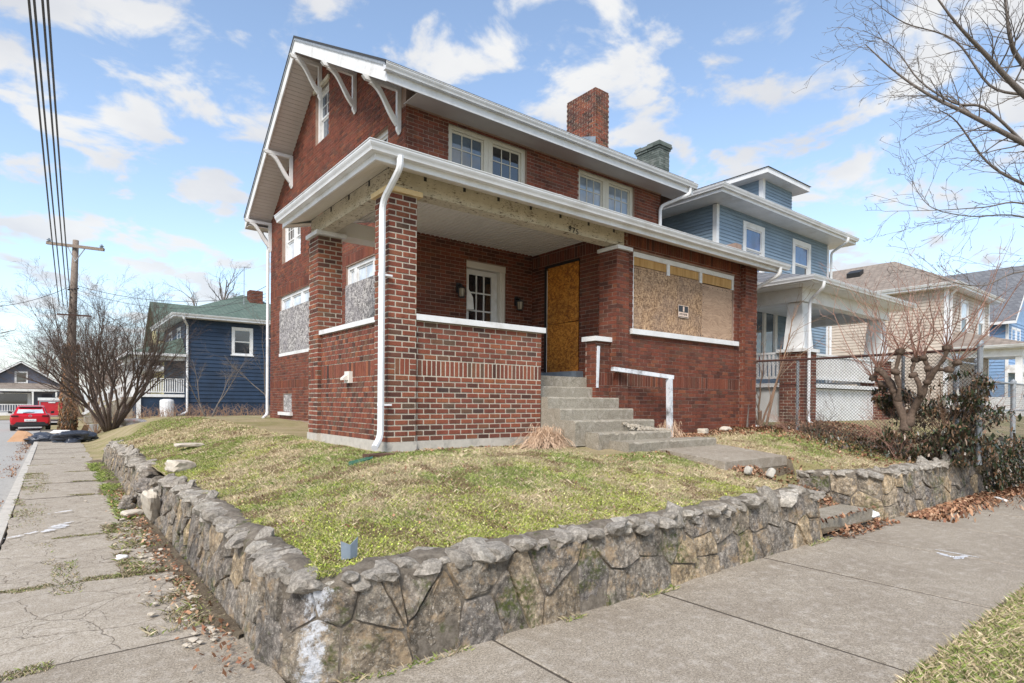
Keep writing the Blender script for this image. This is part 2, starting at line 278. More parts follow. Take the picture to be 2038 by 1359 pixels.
CNT = {}
class MB:
    def __init__(s): s.v = []; s.f = []; s.c = []
    def add(s, vs, fs, c=None):
        o = len(s.v); s.v += [tuple(v) for v in vs]; s.f += [tuple(i+o for i in f) for f in fs]; s.c += [c]*len(fs)
    def box(s, x0, x1, y0, y1, z0, z1, c=None):
        x0, x1 = min(x0, x1), max(x0, x1); y0, y1 = min(y0, y1), max(y0, y1); z0, z1 = min(z0, z1), max(z0, z1)
        s.add([(x0, y0, z0), (x1, y0, z0), (x1, y1, z0), (x0, y1, z0), (x0, y0, z1), (x1, y0, z1), (x1, y1, z1), (x0, y1, z1)],
              [(0, 3, 2, 1), (4, 5, 6, 7), (0, 1, 5, 4), (1, 2, 6, 5), (2, 3, 7, 6), (3, 0, 4, 7)], c)
    def hexa(s, p, c=None):
        s.add(p, [(0, 3, 2, 1), (4, 5, 6, 7), (0, 1, 5, 4), (1, 2, 6, 5), (2, 3, 7, 6), (3, 0, 4, 7)], c)
    def quad(s, *p): s.add(p, [tuple(range(len(p)))])
    def prism(s, pts, d):
        n = len(pts); d = Vector(d); a = [Vector(p) for p in pts]; b = [p+d for p in a]
        s.add(a+b, [tuple(range(n))[::-1], tuple(range(n, 2*n))]+[(i, (i+1) % n, n+(i+1) % n, n+i) for i in range(n)])
    def tube(s, pts, rad, n=6, cap=True):
        pts = [Vector(p) for p in pts]; k = len(pts)
        if isinstance(rad, (int, float)): rad = [rad]*k
        up = None; rings = []
        for i, p in enumerate(pts):
            d = (pts[min(i+1, k-1)]-pts[max(i-1, 0)])
            if d.length < 1e-9: d = Vector((0, 0, 1))
            d.normalize()
            if up is None: up = Vector((0, 0, 1)) if abs(d.z) < .9 else Vector((1, 0, 0))
            a = d.cross(up); a.normalize(); b = a.cross(d); up = b
            rings.append([p+(a*math.cos(2*PI*j/n)+b*math.sin(2*PI*j/n))*rad[i] for j in range(n)])
        vs = [q for r in rings for q in r]; fs = []
        for i in range(k-1):
            for j in range(n):
                fs.append((i*n+j, i*n+(j+1) % n, (i+1)*n+(j+1) % n, (i+1)*n+j))
        if cap: fs += [tuple(range(n))[::-1], tuple(range((k-1)*n, k*n))]
        s.add(vs, fs)
    def bar(s, p, q, w, h, up=(0, 0, 1)):
        p, q = Vector(p), Vector(q); d = (q-p).normalized(); a = d.cross(Vector(up)).normalized()*w/2; b = a.normalized().cross(d)*h/2
        s.hexa([p-a-b, p+a-b, q+a-b, q-a-b, p-a+b, p+a+b, q+a+b, q-a+b])
    def lathe(s, prof, n=12, org=(0, 0, 0)):
        vs = []; fs = []; k = len(prof)
        for r, z in prof:
            for j in range(n): vs.append((org[0]+r*math.cos(2*PI*j/n), org[1]+r*math.sin(2*PI*j/n), org[2]+z))
        for i in range(k-1):
            for j in range(n): fs.append((i*n+j, i*n+(j+1) % n, (i+1)*n+(j+1) % n, (i+1)*n+j))
        fs += [tuple(range(n))[::-1], tuple(range((k-1)*n, k*n))]
        s.add(vs, fs)
    def mesh(s, name, mat, smooth=False):
        me = bpy.data.meshes.new(name); me.from_pydata(s.v, [], s.f)
        me.materials.append(MAT[mat] if isinstance(mat, str) else mat)
        if any(x is not None for x in s.c):
            a = me.attributes.new('rnd', 'FLOAT', 'FACE'); a.data.foreach_set('value', [x or 0. for x in s.c])
        if smooth: me.polygons.foreach_set('use_smooth', [True]*len(me.polygons))
        me.update(); return me
    def build(s, name, mat, parent=None, smooth=False, **kw):
        return put(name, s.mesh(name, mat, smooth), parent, **kw)
def put(name, me, parent=None, label=None, cat=None, group=None, kind=None, loc=None):
    o = bpy.data.objects.new(name, me); C.objects.link(o)
    if parent: o.parent = parent
    if loc is not None: o.location = loc
    if label: o['label'] = label
    if cat: o['category'] = cat
    if group: o['group'] = group
    if kind: o['kind'] = kind
    return o
def thing(name, label, cat, group=None, loc=None): return put(name, None, None, label, cat, group, loc=loc)
def dup(o, loc=None, rot=None, scale=None, label=None, group=None):
    c = o.copy(); C.objects.link(c)
    if loc is not None: c.location = loc
    if rot is not None: c.rotation_euler = (0, 0, rot)
    if scale is not None: c.scale = (scale,)*3 if isinstance(scale, (int, float)) else scale
    if label: c['label'] = label
    if group: c['group'] = group
    for ch in o.children:
        d = ch.copy(); C.objects.link(d); d.parent = c
    return c
# walls -------------------------------------------------------------------
def pt(ax, c, u, z): return (c, u, z) if ax == 'x' else (u, c, z)
def ubox(mb, ax, c0, c1, u0, u1, z0, z1, col=None):
    if ax == 'x': mb.box(c0, c1, u0, u1, z0, z1, col)
    else: mb.box(u0, u1, c0, c1, z0, z1, col)
def wall_cells(mb, ax, c, th, u0, u1, z0, z1, ops):
    us = sorted({u0, u1} | {v for o in ops for v in o[:2] if u0 < v < u1}); zs = sorted({z0, z1} | {v for o in ops for v in o[2:4] if z0 < v < z1})
    for a, b in zip(us, us[1:]):
        for d, e in zip(zs, zs[1:]):
            mu, mz = (a+b)/2, (d+e)/2
            if not any(o[0] < mu < o[1] and o[2] < mz < o[3] for o in ops): ubox(mb, ax, c, c+th, a, b, d, e)
def brick_rects(u0, u1, z0, z1, h, L, ops=(), bands=(), clip=None, j=.013, off=0, seed=1):
    r = random.Random(seed); res = []; z = z0; k = 0
    n = max(1, round((z1-z0)/h)); 
    while z < z1-.02:
        band = next((b for b in bands if b[0]-.02 <= z < b[1]-.03), None)
        zt = band[1] if band else min(z+h, z1)
        if not band:
            for b in bands:
                if z < b[0] < zt+.03: zt = b[0]
        a, b = (u0, u1) if not clip else clip((z+zt)/2)
        a, b = max(a, u0), min(b, u1)
        segs = [(a, b)] if b > a else []
        for o in ops:
            if o[2] < (z+zt)/2 < o[3]:
                ns = []
                for p, q in segs:
                    if o[1] <= p or o[0] >= q: ns.append((p, q)); continue
                    if p < o[0]: ns.append((p, o[0]))
                    if o[1] < q: ns.append((o[1], q))
                segs = ns
        step = .0735 if band else L
        for p, q in segs:
            if q-p < .03: continue
            st = u0+off+(0 if (k % 2 == 0 or band) else -L/2)
            x = st+math.floor((p-st)/step)*step
            while x < q:
                s, e = max(x, p), min(x+step, q)
                if e-s > .035:
                    res.append((s+(j/2 if s > p+.001 else 0), e-(j/2 if e < q-.001 else 0), z+j/2, zt-j/2+.0))
                x += step
        z = zt; k += 1
    return res
def put_bricks(mb, ax, c, out, rects, proud=.007, r=rng):
    for (a, b, d, e) in rects:
        w = proud+r.uniform(-.002, .003); v = r.random()
        jz = r.uniform(-.0012, .0012)
        ubox(mb, ax, c-out*.004, c+out*w, a+r.uniform(0, .002), b-r.uniform(0, .002), d+jz, e+jz, v)
def oslab(mb, p, th, nrm=(0, 0, 1)):
    """slab: polygon p pushed along nrm"""
    mb.prism(p, tuple(th*v for v in nrm))
def sweep(mb, prof, path, outs):
    """prof (outward, z) pairs closed; path of points; outs outward vectors per point"""
    n = len(prof); vs = []
    for p, o in zip(path, outs):
        for a, z in prof: vs.append((p[0]+o[0]*a, p[1]+o[1]*a, p[2]+z))
    fs = []; k = len(path)
    for i in range(k-1):
        for j in range(n): fs.append((i*n+j, i*n+(j+1) % n, (i+1)*n+(j+1) % n, (i+1)*n+j))
    fs += [tuple(range(n))[::-1], tuple(range((k-1)*n, k*n))]
    mb.add(vs, fs)
GUT = [(0, 0), (.085, 0), (.088, .012), (.095, .03), (.112, .055), (.122, .075), (.122, .10), (.132, .10), (.132, .108), (.115, .108), (.112, .06), (.08, .012), (.005, .012), (.005, .10), (0, .10)]
def window(parent, ax, c, out, u0, u1, z0, z1, cas=.09, depth=.06, cols=3, rows=2, mat='glass_dark', trim='white_paint', sash2=True, split=None, sill=True, name='window', mun=True, low=None, label=None):
    """casing is the window's own mesh; sashes, panes and muntins hang under it; the upper sash carries the muntins"""
    inn = c-out*depth; f = MB()
    ubox(f, ax, inn, c+out*.012, u0, u0+cas, z0, z1); ubox(f, ax, inn, c+out*.012, u1-cas, u1, z0, z1)
    ubox(f, ax, inn, c+out*.012, u0+cas, u1-cas, z1-cas, z1); ubox(f, ax, inn, c+out*.012, u0+cas, u1-cas, z0, z0+cas*.5)
    o = f.build(name, trim, parent, label=label)
    cuts = [u0+cas]+list(split or [])+[u1-cas]; mw = .07
    for i, (a, b) in enumerate(zip(cuts, cuts[1:])):
        if i: a += mw; 
        if i < len(cuts)-2: b -= mw
        if i:
            q = MB(); ubox(q, ax, inn, c+out*.008, cuts[i]-mw, cuts[i]+mw, z0+cas*.5, z1-cas); q.build('mullion', trim, o)
        zb, zt = z0+cas*.5, z1-cas; zm = (zb+zt)/2 if sash2 else zb
        parts = [(zm, zt, mun, c-out*(depth-.035))]+([(zb, zm, False, c-out*(depth-.01))] if sash2 else [])
        for k, (d, e, mu, cc) in enumerate(parts):
            s = MB(); w = .04
            ubox(s, ax, cc-out*.03, cc, a, a+w, d, e); ubox(s, ax, cc-out*.03, cc, b-w, b, d, e); ubox(s, ax, cc-out*.03, cc, a+w, b-w, d, d+w); ubox(s, ax, cc-out*.03, cc, a+w, b-w, e-w, e)
            s.build('sash', trim, o)
            p = MB(); ubox(p, ax, cc-out*.022, cc-out*.016, a+w, b-w, d+w, e-w); p.build('pane', mat if (k == 0 or not low) else low, o)
            if mu:
                g = MB()
                for q in range(1, cols): uu = a+w+(b-a-2*w)*q/cols; ubox(g, ax, cc-out*.016, cc-out*.004, uu-.009, uu+.009, d+w, e-w)
                for q in range(1, rows): z_ = d+w+(e-d-2*w)*q/rows; ubox(g, ax, cc-out*.016, cc-out*.005, a+w, b-w, z_-.009, z_+.009)
                g.build('muntin', trim, o)
    if sill:
        q = MB(); ubox(q, ax, inn, c+out*.06, u0-.07, u1+.07, z0-.085, z0-.001); q.build('sill', 'white_paint', o)
    return o
def downspout(parent, pts, w=.075, d=.06, mat='white_aluminium', name='downspout', **kw):
    b = MB(); 
    b.tube(pts, w/1.6, 8); o = b.build(name, mat, parent, **kw); return o
# ================================================================= GROUND
def sst(a, b, x):
    t = max(0, min(1, (x-a)/(b-a))); return t*t*(3-2*t)
def street_z(y): return -.0035*max(0, y-6)
def H(x, y):
    """height of the raised lot behind the stone wall and of the land around it"""
    if x < .95 or y < 3.1: return street_z(y)-.02
    if 7.05 < x < 9.4 and y < 3.4: return .0
    d = min((y-3.25)/3.4, (x-1.1)/2.3)
    z = .535+(.40+.13*sst(9.5, 17, y)+.13*sst(8.9, 11.5, x)*sst(3.5, 6, y))*sst(-.1, 1, d)+.03*fbm(x, y, 0, .5)+.012*fbm(x, y, 3, 2.0)
    if 7.2 < x < 9.25 and y < 4.75:                     # the sunk front steps
        lx_ = 7.30+max(0, y-3.75)*.95; k = min(sst(lx_, lx_+.14, x), 1-sst(9.30, 9.38, x), 1-sst(4.42, 4.56, y)); z = z*(1-k)+(.03+.30*sst(3.3, 4.5, y)+.02*fbm(x, y, 1, 3))*k
    if y > 18.2:
        k = sst(18.5, 42, y); far = .42*sst(2.0, 6, x)+(street_z(y)+.02)*(1-sst(2.0, 6, x)); z = z*(1-k)+far*k
    if y > 18.15: z = street_z(y)-.02+(z-street_z(y)+.02)*sst(.9, 2.6, x)
    if x > 12.4:
        z = z+.10*sst(12.4, 15, x)
    return z
def grid(name, x0, x1, y0, y1, nx, ny, fn, mat, kind='structure', parent=None):
    me = bpy.data.meshes.new(name); xs = np.linspace(x0, x1, nx); ys = np.linspace(y0, y1, ny)
    v = [(x, y, fn(x, y)) for y in ys for x in xs]; f = [(j*nx+i, j*nx+i+1, (j+1)*nx+i+1, (j+1)*nx+i) for j in range(ny-1) for i in range(nx-1)]
    me.from_pydata(v, [], f); me.materials.append(MAT[mat]); me.polygons.foreach_set('use_smooth', [True]*len(f)); me.update()
    return put(name, me, parent, kind=kind)
b = MB(); b.quad((-600, -300, -.5), (700, -300, -.5), (700, 900, -.5), (-600, 900, -.5)); b.build('ground', 'lawn_soil', kind='structure')
def Hl(x, y):
    c_ = math.hypot(max(0, 1.75-x), max(0, 3.95-y))
    if c_ > .52 and x < 1.75 and y < 3.95: return .1
    return H(x, y)
grid('lawn', 1.20, 12.4, 3.42, 18.2, 170, 220, Hl, 'lawn_soil')
grid('back_lawn', .80, 40, 18.19, 60, 120, 60, lambda x, y: H(x, y) if y > 18.3 else H(x, y)-.004, 'lawn_soil')
grid('neighbour_lawn', 12.39, 70, 3.2, 20, 70, 30, lambda x, y: H(x, y)-.003, 'lawn_soil')
b = MB(); b.add([(16.3, 3.16, -.02), (70, 3.16, -.02), (70, 3.24, .66), (16.3, 3.24, .66)], [(0, 1, 2, 3)]); b.build('bank', 'lawn_soil', kind='structure')
# side street, kerb, far cross street
grid('road', -9, -.52, -3, 58, 30, 60, lambda x, y: street_z(y)-.13+.02*fbm(x, y, 0, .3), 'asphalt')
grid('cross_street', -60, 60, 58, 66, 30, 6, lambda x, y: street_z(58)-.12, 'asphalt')
grid('verge', -60, .95, 66, 110, 12, 12, lambda x, y: street_z(66)-.05+.004*(y-66), 'lawn_soil')
grid('far_verge', -40, -9, -3, 58, 12, 20, lambda x, y: street_z(y)-.02, 'lawn_soil')
k = put('kerb', None, None, kind='structure')
for i in range(19):
    y = -2+i*2.05; b = MB(); x = -.47+.004*i
    b.hexa([(x-.14, y, -.3), (x, y, -.3), (x+.004, y+2.03, -.3), (x-.136, y+2.03, -.3), (x-.13, y, street_z(y)+.004), (x, y, street_z(y)+.006), (x+.004, y+2.03, street_z(y+2)+.006), (x-.126, y+2.03, street_z(y+2)+.004)])
    b.build('kerb_stone', 'concrete_clean', k)
# sidewalks: each slab its own piece, set in an earth bed
b = MB(); b.quad((-.5, -2, -.035), (1.2, -2, -.035), (1.2, 42, -.16), (-.5, 42, -.16)); b.quad((1.15, 1.0, -.032), (60, 1.0, -.032), (60, 3.4, -.032), (1.15, 3.4, -.032))
side = b.build('sidewalk', 'joint_soil', kind='structure')
def slab(x0, x1, y0, y1, zs, mat, g=.008, jag=0):
    n = 10; b = MB(); r = random.Random(int(x0*77+y0*31))
    top = []; 
    P = [(x0+g, y0+g), (x1-g, y0+g), (x1-g, y1-g), (x0+g, y1-g)]
    ring = []
    for i in range(4):
        a, c = P[i], P[(i+1) % 4]
        for k in range(n):
            f = k/n; w = jag*(r.random()-.3) if 0 < k else jag*.3
            nx_, ny_ = (c[1]-a[1]), -(c[0]-a[0]); l = math.hypot(nx_, ny_)
            ring.append((a[0]+(c[0]-a[0])*f-nx_/l*w, a[1]+(c[1]-a[1])*f-ny_/l*w))
    def zf(x, y): u = (x-x0)/(x1-x0); v = (y-y0)/(y1-y0); return zs[0]*(1-u)*(1-v)+zs[1]*u*(1-v)+zs[2]*u*v+zs[3]*(1-u)*v
    cx_, cy_ = (x0+x1)/2, (y0+y1)/2; m_ = len(ring)
    outer = [(x, y, zf(x, y)-.005) for x, y in ring]; inner = [(cx_+(x-cx_)*.993, cy_+(y-cy_)*.993, zf(x, y)) for x, y in ring]; bot = [(x, y, zf(x, y)-.09) for x, y in ring]
    b.add(outer+inner+bot, [tuple(m_+i for i in range(m_))]+[(i, (i+1) % m_, m_+(i+1) % m_, m_+i) for i in range(m_)]+[(2*m_+i, 2*m_+(i+1) % m_, (i+1) % m_, i) for i in range(m_)])
    return b.build('paving_slab', mat, side)
fx = [-.45, 1.05, 2.341, 4.06, 5.86, 7.6, 9.3, 11.0, 12.7, 14.4, 16.2, 18, 20, 22, 25, 28, 32, 36, 40]
for i, (a, c) in enumerate(zip(fx, fx[1:])):
    if i == 0: continue
    z = [rng.uniform(-.008, .006) for _ in range(4)]
    slab(a, c, 1.28, 3.22, z, 'concrete_walk', .013)
sy = [-2, .2, 1.9, 3.25, 4.45, 6.35, 8.45, 10.3, 12.2, 14.3, 16.3, 18.4, 20.4, 22.5, 24.6, 26.7, 28.8, 31, 33, 35, 37, 39]
for i, (a, c) in enumerate(zip(sy, sy[1:])):
    o = street_z(a); z = [o+rng.uniform(-.02, .012) if i > 3 else o+rng.uniform(-.004, .002) for _ in range(4)]
    x1 = 1.06 if i < 4 else .93-.05*rng.random()
    slab(-.46, x1, a, c, z, 'concrete_walk' if i < 4 else 'concrete_old', .01 if i < 4 else .018, 0 if i < 4 else .05)
grid('entry_dirt', 7.36, 9.14, 3.30, 4.60, 60, 50, lambda x, y: H(x, y)+.008+.012*fbm(x, y, 5, 6), 'dirt', kind='stuff')
for x in fx[2:]:
    b = MB(); b.box(x-.011, x+.011, 1.27, 3.23, -.04, -.007); b.build('joint_strip', 'joint_soil', side)
for y in sy[4:]:
    b = MB(); z_ = street_z(y); b.box(-.46, .95, y-.018, y+.018, z_-.06, z_-.006); b.build('joint_strip', 'joint_soil', side)
# path to the house, its low front edge and the single step down to the sidewalk
pth = put('front_path', None, None, kind='structure')
def pslab(x0, x1, y0, y1, z0, z1, th, mat='concrete_walk'):
    b = MB(); b.hexa([(x0, y0, z0-th), (x1, y0, z0-th), (x1, y1, z1-th), (x0, y1, z1-th), (x0, y0, z0), (x1, y0, z0), (x1, y1, z1), (x0, y1, z1)])
    return b.build('path_slab', mat, pth)
pslab(7.25, 8.95, 4.52, 5.55, .80, .90, .14); pslab(7.22, 8.93, 5.562, 6.6, .90, .985, .14)
b = MB(); b.hexa([(7.45, 3.42, -.05), (8.98, 3.32, -.05), (9.0, 3.75, -.05), (7.45, 3.8, -.05), (7.45, 3.42, .15), (8.98, 3.32, .155), (9.0, 3.75, .16), (7.45, 3.8, .155)]); b.build('entry_step', 'concrete_steps', pth)

# ================================================================= BRICK HOUSE
XH, YH, XR, YF = 5.03, 9.6, 12.3, 17.9       # left wall, front wall, right wall, far wall
ZG = .9
house = thing('brick_house', 'two storey red brick house with boarded up windows and a covered corner porch', 'house')
RY, RZ = 13.80, 9.93; NY, NZ = 9.08, 7.26; FY, FZ = 18.17, 6.87; XRK = 4.38; XRE = 12.93
def roof_z(y): return NZ+(RZ-NZ)*(y-NY)/(RY-NY) if y < RY else RZ+(FZ-RZ)*(y-RY)/(FY-RY)
RTH = .30
side_ops = [(14.45, 17.0, 2.9, 4.47), (10.3, 12.3, 2.9, 4.5), (15.30, 16.85, 5.36, 6.62), (10.31, 11.9, 5.5, 6.88), (13.38, 14.25, 7.74, 9.07), (15.95, 16.7, 1.28, 1.77)]
front_ops = [(6.36, 7.33, 2.1, 4.36), (5.93, 7.86, 5.5, 6.93), (9.38, 11.30, 5.5, 6.93)]
w = MB()
wall_cells(w, 'x', XH, .25, YH, YF, ZG, 6.45, [o for o in side_ops if o[2] < 6.4]); 
gw = sorted({YH+.0, 10.31, 11.9, 13.38, 14.25, 15.3, 16.85, YF, RY})
for a, c in zip(gw, gw[1:]):                    # upper gable wall, sloped top
    for z0, z1 in ((6.45, None),):
        lo = 6.45
        if (a, c) == (15.3, 16.85): lo = 6.62
        if (a, c) == (10.31, 11.9): lo = 6.88
        spans = [(lo, None)]
        if a >= 13.37 and c <= 14.26: spans = [(lo, 7.74), (9.07, None)]
        for d, e in spans:
            p = [(XH, a, d), (XH, c, d), (XH, c, e if e else roof_z(c)-RTH+.05), (XH, a, e if e else roof_z(a)-RTH+.05)]
            w.prism(p, (.25, 0, 0))
wall_cells(w, 'y', YH, .25, XH+.25, XR, ZG, 6.97, front_ops)
w.box(XR-.25, XR, YH+.25, YF, ZG, 6.6); w.box(XH+.25, XR-.25, YF-.25, YF, ZG, 6.4)
for p in ([(XR-.25, YH, 6.6), (XR-.25, YF, 6.6), (XR-.25, RY, RZ-RTH)],): w.prism(p, (.25, 0, 0))
wall = w.build('wall', 'mortar_dark', house)
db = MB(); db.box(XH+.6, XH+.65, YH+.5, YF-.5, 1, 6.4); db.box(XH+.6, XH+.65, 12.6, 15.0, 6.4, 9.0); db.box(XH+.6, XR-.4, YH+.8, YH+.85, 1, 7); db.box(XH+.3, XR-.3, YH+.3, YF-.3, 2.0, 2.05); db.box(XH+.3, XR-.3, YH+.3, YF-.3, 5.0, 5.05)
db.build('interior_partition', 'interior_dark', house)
HB, LB = .0705, .214
big = MB()
put_bricks(big, 'x', XH, -1, brick_rects(YH+.01, YF-.005, 1.08, 9.7, HB, LB, side_ops, [(1.93, 2.15), (4.52, 4.74)], clip=lambda z: (YH+.01, YF) if z < 6.85 else (max(YH+.01, NY+(z+RTH-.02-NZ)/(RZ-NZ)*(RY-NY)), min(YF, RY+(RZ-z-RTH+.02)/(RZ-FZ)*(FY-RY))), j=.0115, seed=3), .006)
put_bricks(big, 'y', YH, -1, brick_rects(XH-.004, XR+.003, 2.05, 4.75, HB, LB, front_ops, (), j=.0115), .006)
put_bricks(big, 'y', YH, -1, brick_rects(XH-.004, XR+.003, 5.2, 6.97, HB, LB, front_ops, [(6.97, 7.2)], j=.0115, off=.04), .006)
# enclosed right half of the front (bay room)
BX0, BX1, BY = 7.74, 12.28, 7.05
bay_ops = [(8.28, 11.57, 2.94, 4.36)]; door_op = (8.17, 9.13, 2.2, 4.36)
w = MB()
wall_cells(w, 'y', BY, .25, 8.04, BX1, ZG, 4.66, bay_ops); wall_cells(w, 'x', 8.04, .25, BY+.25, YH, ZG, 4.75, [door_op])
w.box(BX1-.25, BX1, BY+.25, YH, ZG, 5.2)
w.box(BX0, 8.06, 6.955, 7.36, ZG, 4.28); w.box(BX0+.08, 8.06, 7.0, 7.3, 4.28, 4.66)      # pier at the steps
w.box(11.83, BX1+.02, 6.93, BY, ZG, 4.60)                                              # pier at the right corner
w.box(7.38, BX0, 7.10, 7.34, 1.0, 2.66)                                             # stub wall beside the steps
w.build('bay_wall', 'mortar_dark', house)
put_bricks(big, 'y', BY, -1, brick_rects(8.06, 11.83, 1.02, 4.66, HB, LB, bay_ops, [(1.90, 2.13), (4.43, 4.66)], j=.0105, seed=5), .006)
put_bricks(big, 'x', 8.04, -1, brick_rects(7.36, YH, 1.6, 4.75, HB, LB, [door_op], [(4.42, 4.64)], j=.0115), .006)
put_bricks(big, 'y', 6.955, -1, brick_rects(BX0, 8.06, 1.02, 4.28, HB, .16, (), [(1.90, 2.13)], j=.0105), .006)
put_bricks(big, 'x', BX0, -1, brick_rects(6.95, 7.36, 1.02, 4.28, HB, .205, (), [(1.90, 2.13)], j=.0105), .006)
put_bricks(big, 'y', 7.0, -1, brick_rects(BX0+.08, 8.06, 4.28, 4.62, HB, LB, j=.0105), .006)
put_bricks(big, 'y', 6.93, -1, brick_rects(11.83, BX1+.02, 1.02, 4.60, HB, .225, (), [(1.90, 2.13)], j=.0105), .006)
put_bricks(big, 'x', 11.83, -1, brick_rects(6.925, BY, 1.02, 4.60, HB, .12, j=.0105), .006)
put_bricks(big, 'y', 7.10, -1, brick_rects(7.38, BX0, 1.3, 2.66, HB, LB, (), [(1.90, 2.13)], j=.0105), .006)
put_bricks(big, 'x', 7.38, -1, brick_rects(7.1, 7.34, 1.3, 2.66, HB, .21, j=.0105), .006)
big.build('brick_courses', 'brick_house', house, kind='stuff')
b = MB(); b.box(BX0-.03, BX0+.36, 6.90, 7.40, 4.283, 4.345); b.build('pier_cap', 'white_paint', house)
b = MB(); b.box(7.32, BX0-.005, 7.04, 7.38, 2.665, 2.745); b.build('pier_cap', 'white_paint', house)

# porch piers and parapets in pale re-pointed joints; the bricks that show largest are single pieces
HP = .0735; single = []; rest = MB()
w = MB()
PX, PY = 3.41, 6.95
w.box(PX, 3.81, PY, 7.355, 1.06, 4.297); w.box(PX, 3.81, 9.5, 9.92, 1.06, 4.297)
w.box(3.81, 6.06, 7.01, 7.30, 1.06, 2.68); w.box(3.47, 3.76, 7.355, 9.5, 1.06, 2.66)
w.box(3.65, 3.85, 9.92, YH+.5, 1.06, 2.0)
w.build('porch_wall', 'mortar_light', house)
cb = MB()
for (a, c, d, e) in ((PX-.02, 3.82, PY-.02, 7.37), (PX-.02, 3.82, 9.48, 9.94), (3.80, 6.06, 6.99, 7.3), (3.455, 3.8, 7.35, 9.5)): cb.box(a, c, d, e, .7, 1.062)
cb.build('footing', 'concrete_clean', house)
zt = 1.06+HP*12; zs = zt+HP*3
band = [(zt, zs)]
# one face of a pier: soldier panel is framed by half bricks
def pier_rects(u0, u1, half=.2):
    lo = brick_rects(u0, u1, 1.06, zt, HP, half, j=.018, off=0); hi = brick_rects(u0, u1, zs, 4.297, HP, half, j=.018, off=0)
    mid = []
    for k in range(3): mid += [(u0, u0+.1-.007, zt+k*HP+.007, zt+(k+1)*HP-.007), (u1-.1+.007, u1, zt+k*HP+.007, zt+(k+1)*HP-.007)]
    n = 3; s = (u1-u0-.2)/n
    for k in range(n): mid.append((u0+.1+k*s+.006, u0+.1+(k+1)*s-.006, zt+.007, zs-.007))
    return lo+mid+hi
front_pier = pier_rects(PX-.006, 3.81+.004)
par = brick_rects(3.815, 6.06, 1.06, 2.68, HP, .2, (), band, j=.018, off=.05, seed=4)
pool = [('y', PY, r_) for r_ in front_pier]+[('y', 7.01, r_) for r_ in par]
meshes = {}
def brick_mesh(a, c, out, L, h, v):
    key = (a, round(L, 3), round(h, 3), v)
    if key not in meshes:
        b = MB(); r = random.Random(hash(key) % 9999); w_ = .008+r.uniform(-.003, .003); e = .0035
        # chamfered, slightly uneven face
        def q(u, z, o): return (o, u, z) if a == 'x' else (u, o, z)
        def jj(): return r.uniform(-.0015, .0015)
        base = [q(-L/2, -h/2, 0), q(L/2, -h/2, 0), q(L/2, h/2, 0), q(-L/2, h/2, 0)]
        mid = [q(-L/2+jj(), -h/2+jj(), -w_*.6), q(L/2+jj(), -h/2+jj(), -w_*.6), q(L/2+jj(), h/2+jj(), -w_*.6), q(-L/2+jj(), h/2+jj(), -w_*.6)]
        top = [q(-L/2+e, -h/2+e, -w_), q(L/2-e, -h/2+e, -w_), q(L/2-e, h/2-e, -w_), q(-L/2+e, h/2-e, -w_)]
        b.add(base+mid+top, [(i, (i+1) % 4, 4+(i+1) % 4, 4+i) for i in range(4)]+[(4+i, 4+(i+1) % 4, 8+(i+1) % 4, 8+i) for i in range(4)]+[(8, 9, 10, 11)])
        meshes[key] = b.mesh('brick', 'brick_porch')
    return meshes[key]
for i, (ax, c, (a, e, z0, z1)) in enumerate(pool):
    if i < 298:
        o = put('brick', brick_mesh(ax, c, -1, e-a, z1-z0, rng.randrange(3)), house); o.location = pt(ax, c+.001, (a+e)/2, (z0+z1)/2)
    else: put_bricks(rest, ax, c, -1, [(a, e, z0, z1)], .008)
put_bricks(rest, 'x', PX, -1, pier_rects(PY-.006, 7.355), .008)
put_bricks(rest, 'x', 3.47, -1, brick_rects(7.36, 9.5, 1.06, 2.66, HP, .105, (), band, j=.012, off=.03), .008)
put_bricks(rest, 'x', PX, -1, pier_rects(9.5-.006, 9.92), .008); put_bricks(rest, 'y', 9.5, -1, pier_rects(PX-.006, 3.81), .008)
put_bricks(rest, 'x', 6.06, 1, brick_rects(7.02, 7.3, 1.06, 2.68, HP, .2, j=.013), .006)
put_bricks(rest, 'y', 7.30, 1, brick_rects(3.81, 6.06, 2.05, 2.68, HP, .2, j=.013), .006); put_bricks(rest, 'x', 3.81, 1, brick_rects(6.955, 7.35, 2.68, 4.29, HP, .2, j=.013), .006)
rest.build('porch_brick_courses', 'brick_porch', house, kind='stuff')
b = MB(); b.box(3.815, 6.11, 6.95, 7.33, 2.685, 2.765); b.build('parapet_cap', 'white_paint', house)
b = MB(); b.box(3.42, 3.80, 7.36, 9.495, 2.665, 2.735); b.build('parapet_cap', 'white_paint', house)
b = MB(); b.box(PX-.05, 3.87, PY-.055, 7.40, 4.30, 4.365); b.build('pier_cap', 'raw_wood', house)
b = MB(); b.box(PX-.05, 3.87, 9.44, 9.97, 4.30, 4.365); b.build('pier_cap', 'white_paint', house)
b = MB(); b.box(3.7, 8.04, 7.3, YH, 1.85, 2.04); b.box(3.7, XH, YH, 9.92, 1.85, 2.04); b.build('porch_floor', 'concrete_steps', house)
b = MB(); b.box(7.84, 8.07, 8.05, 9.3, 2.04, 2.20); b.build('door_sill', 'flashing', house)
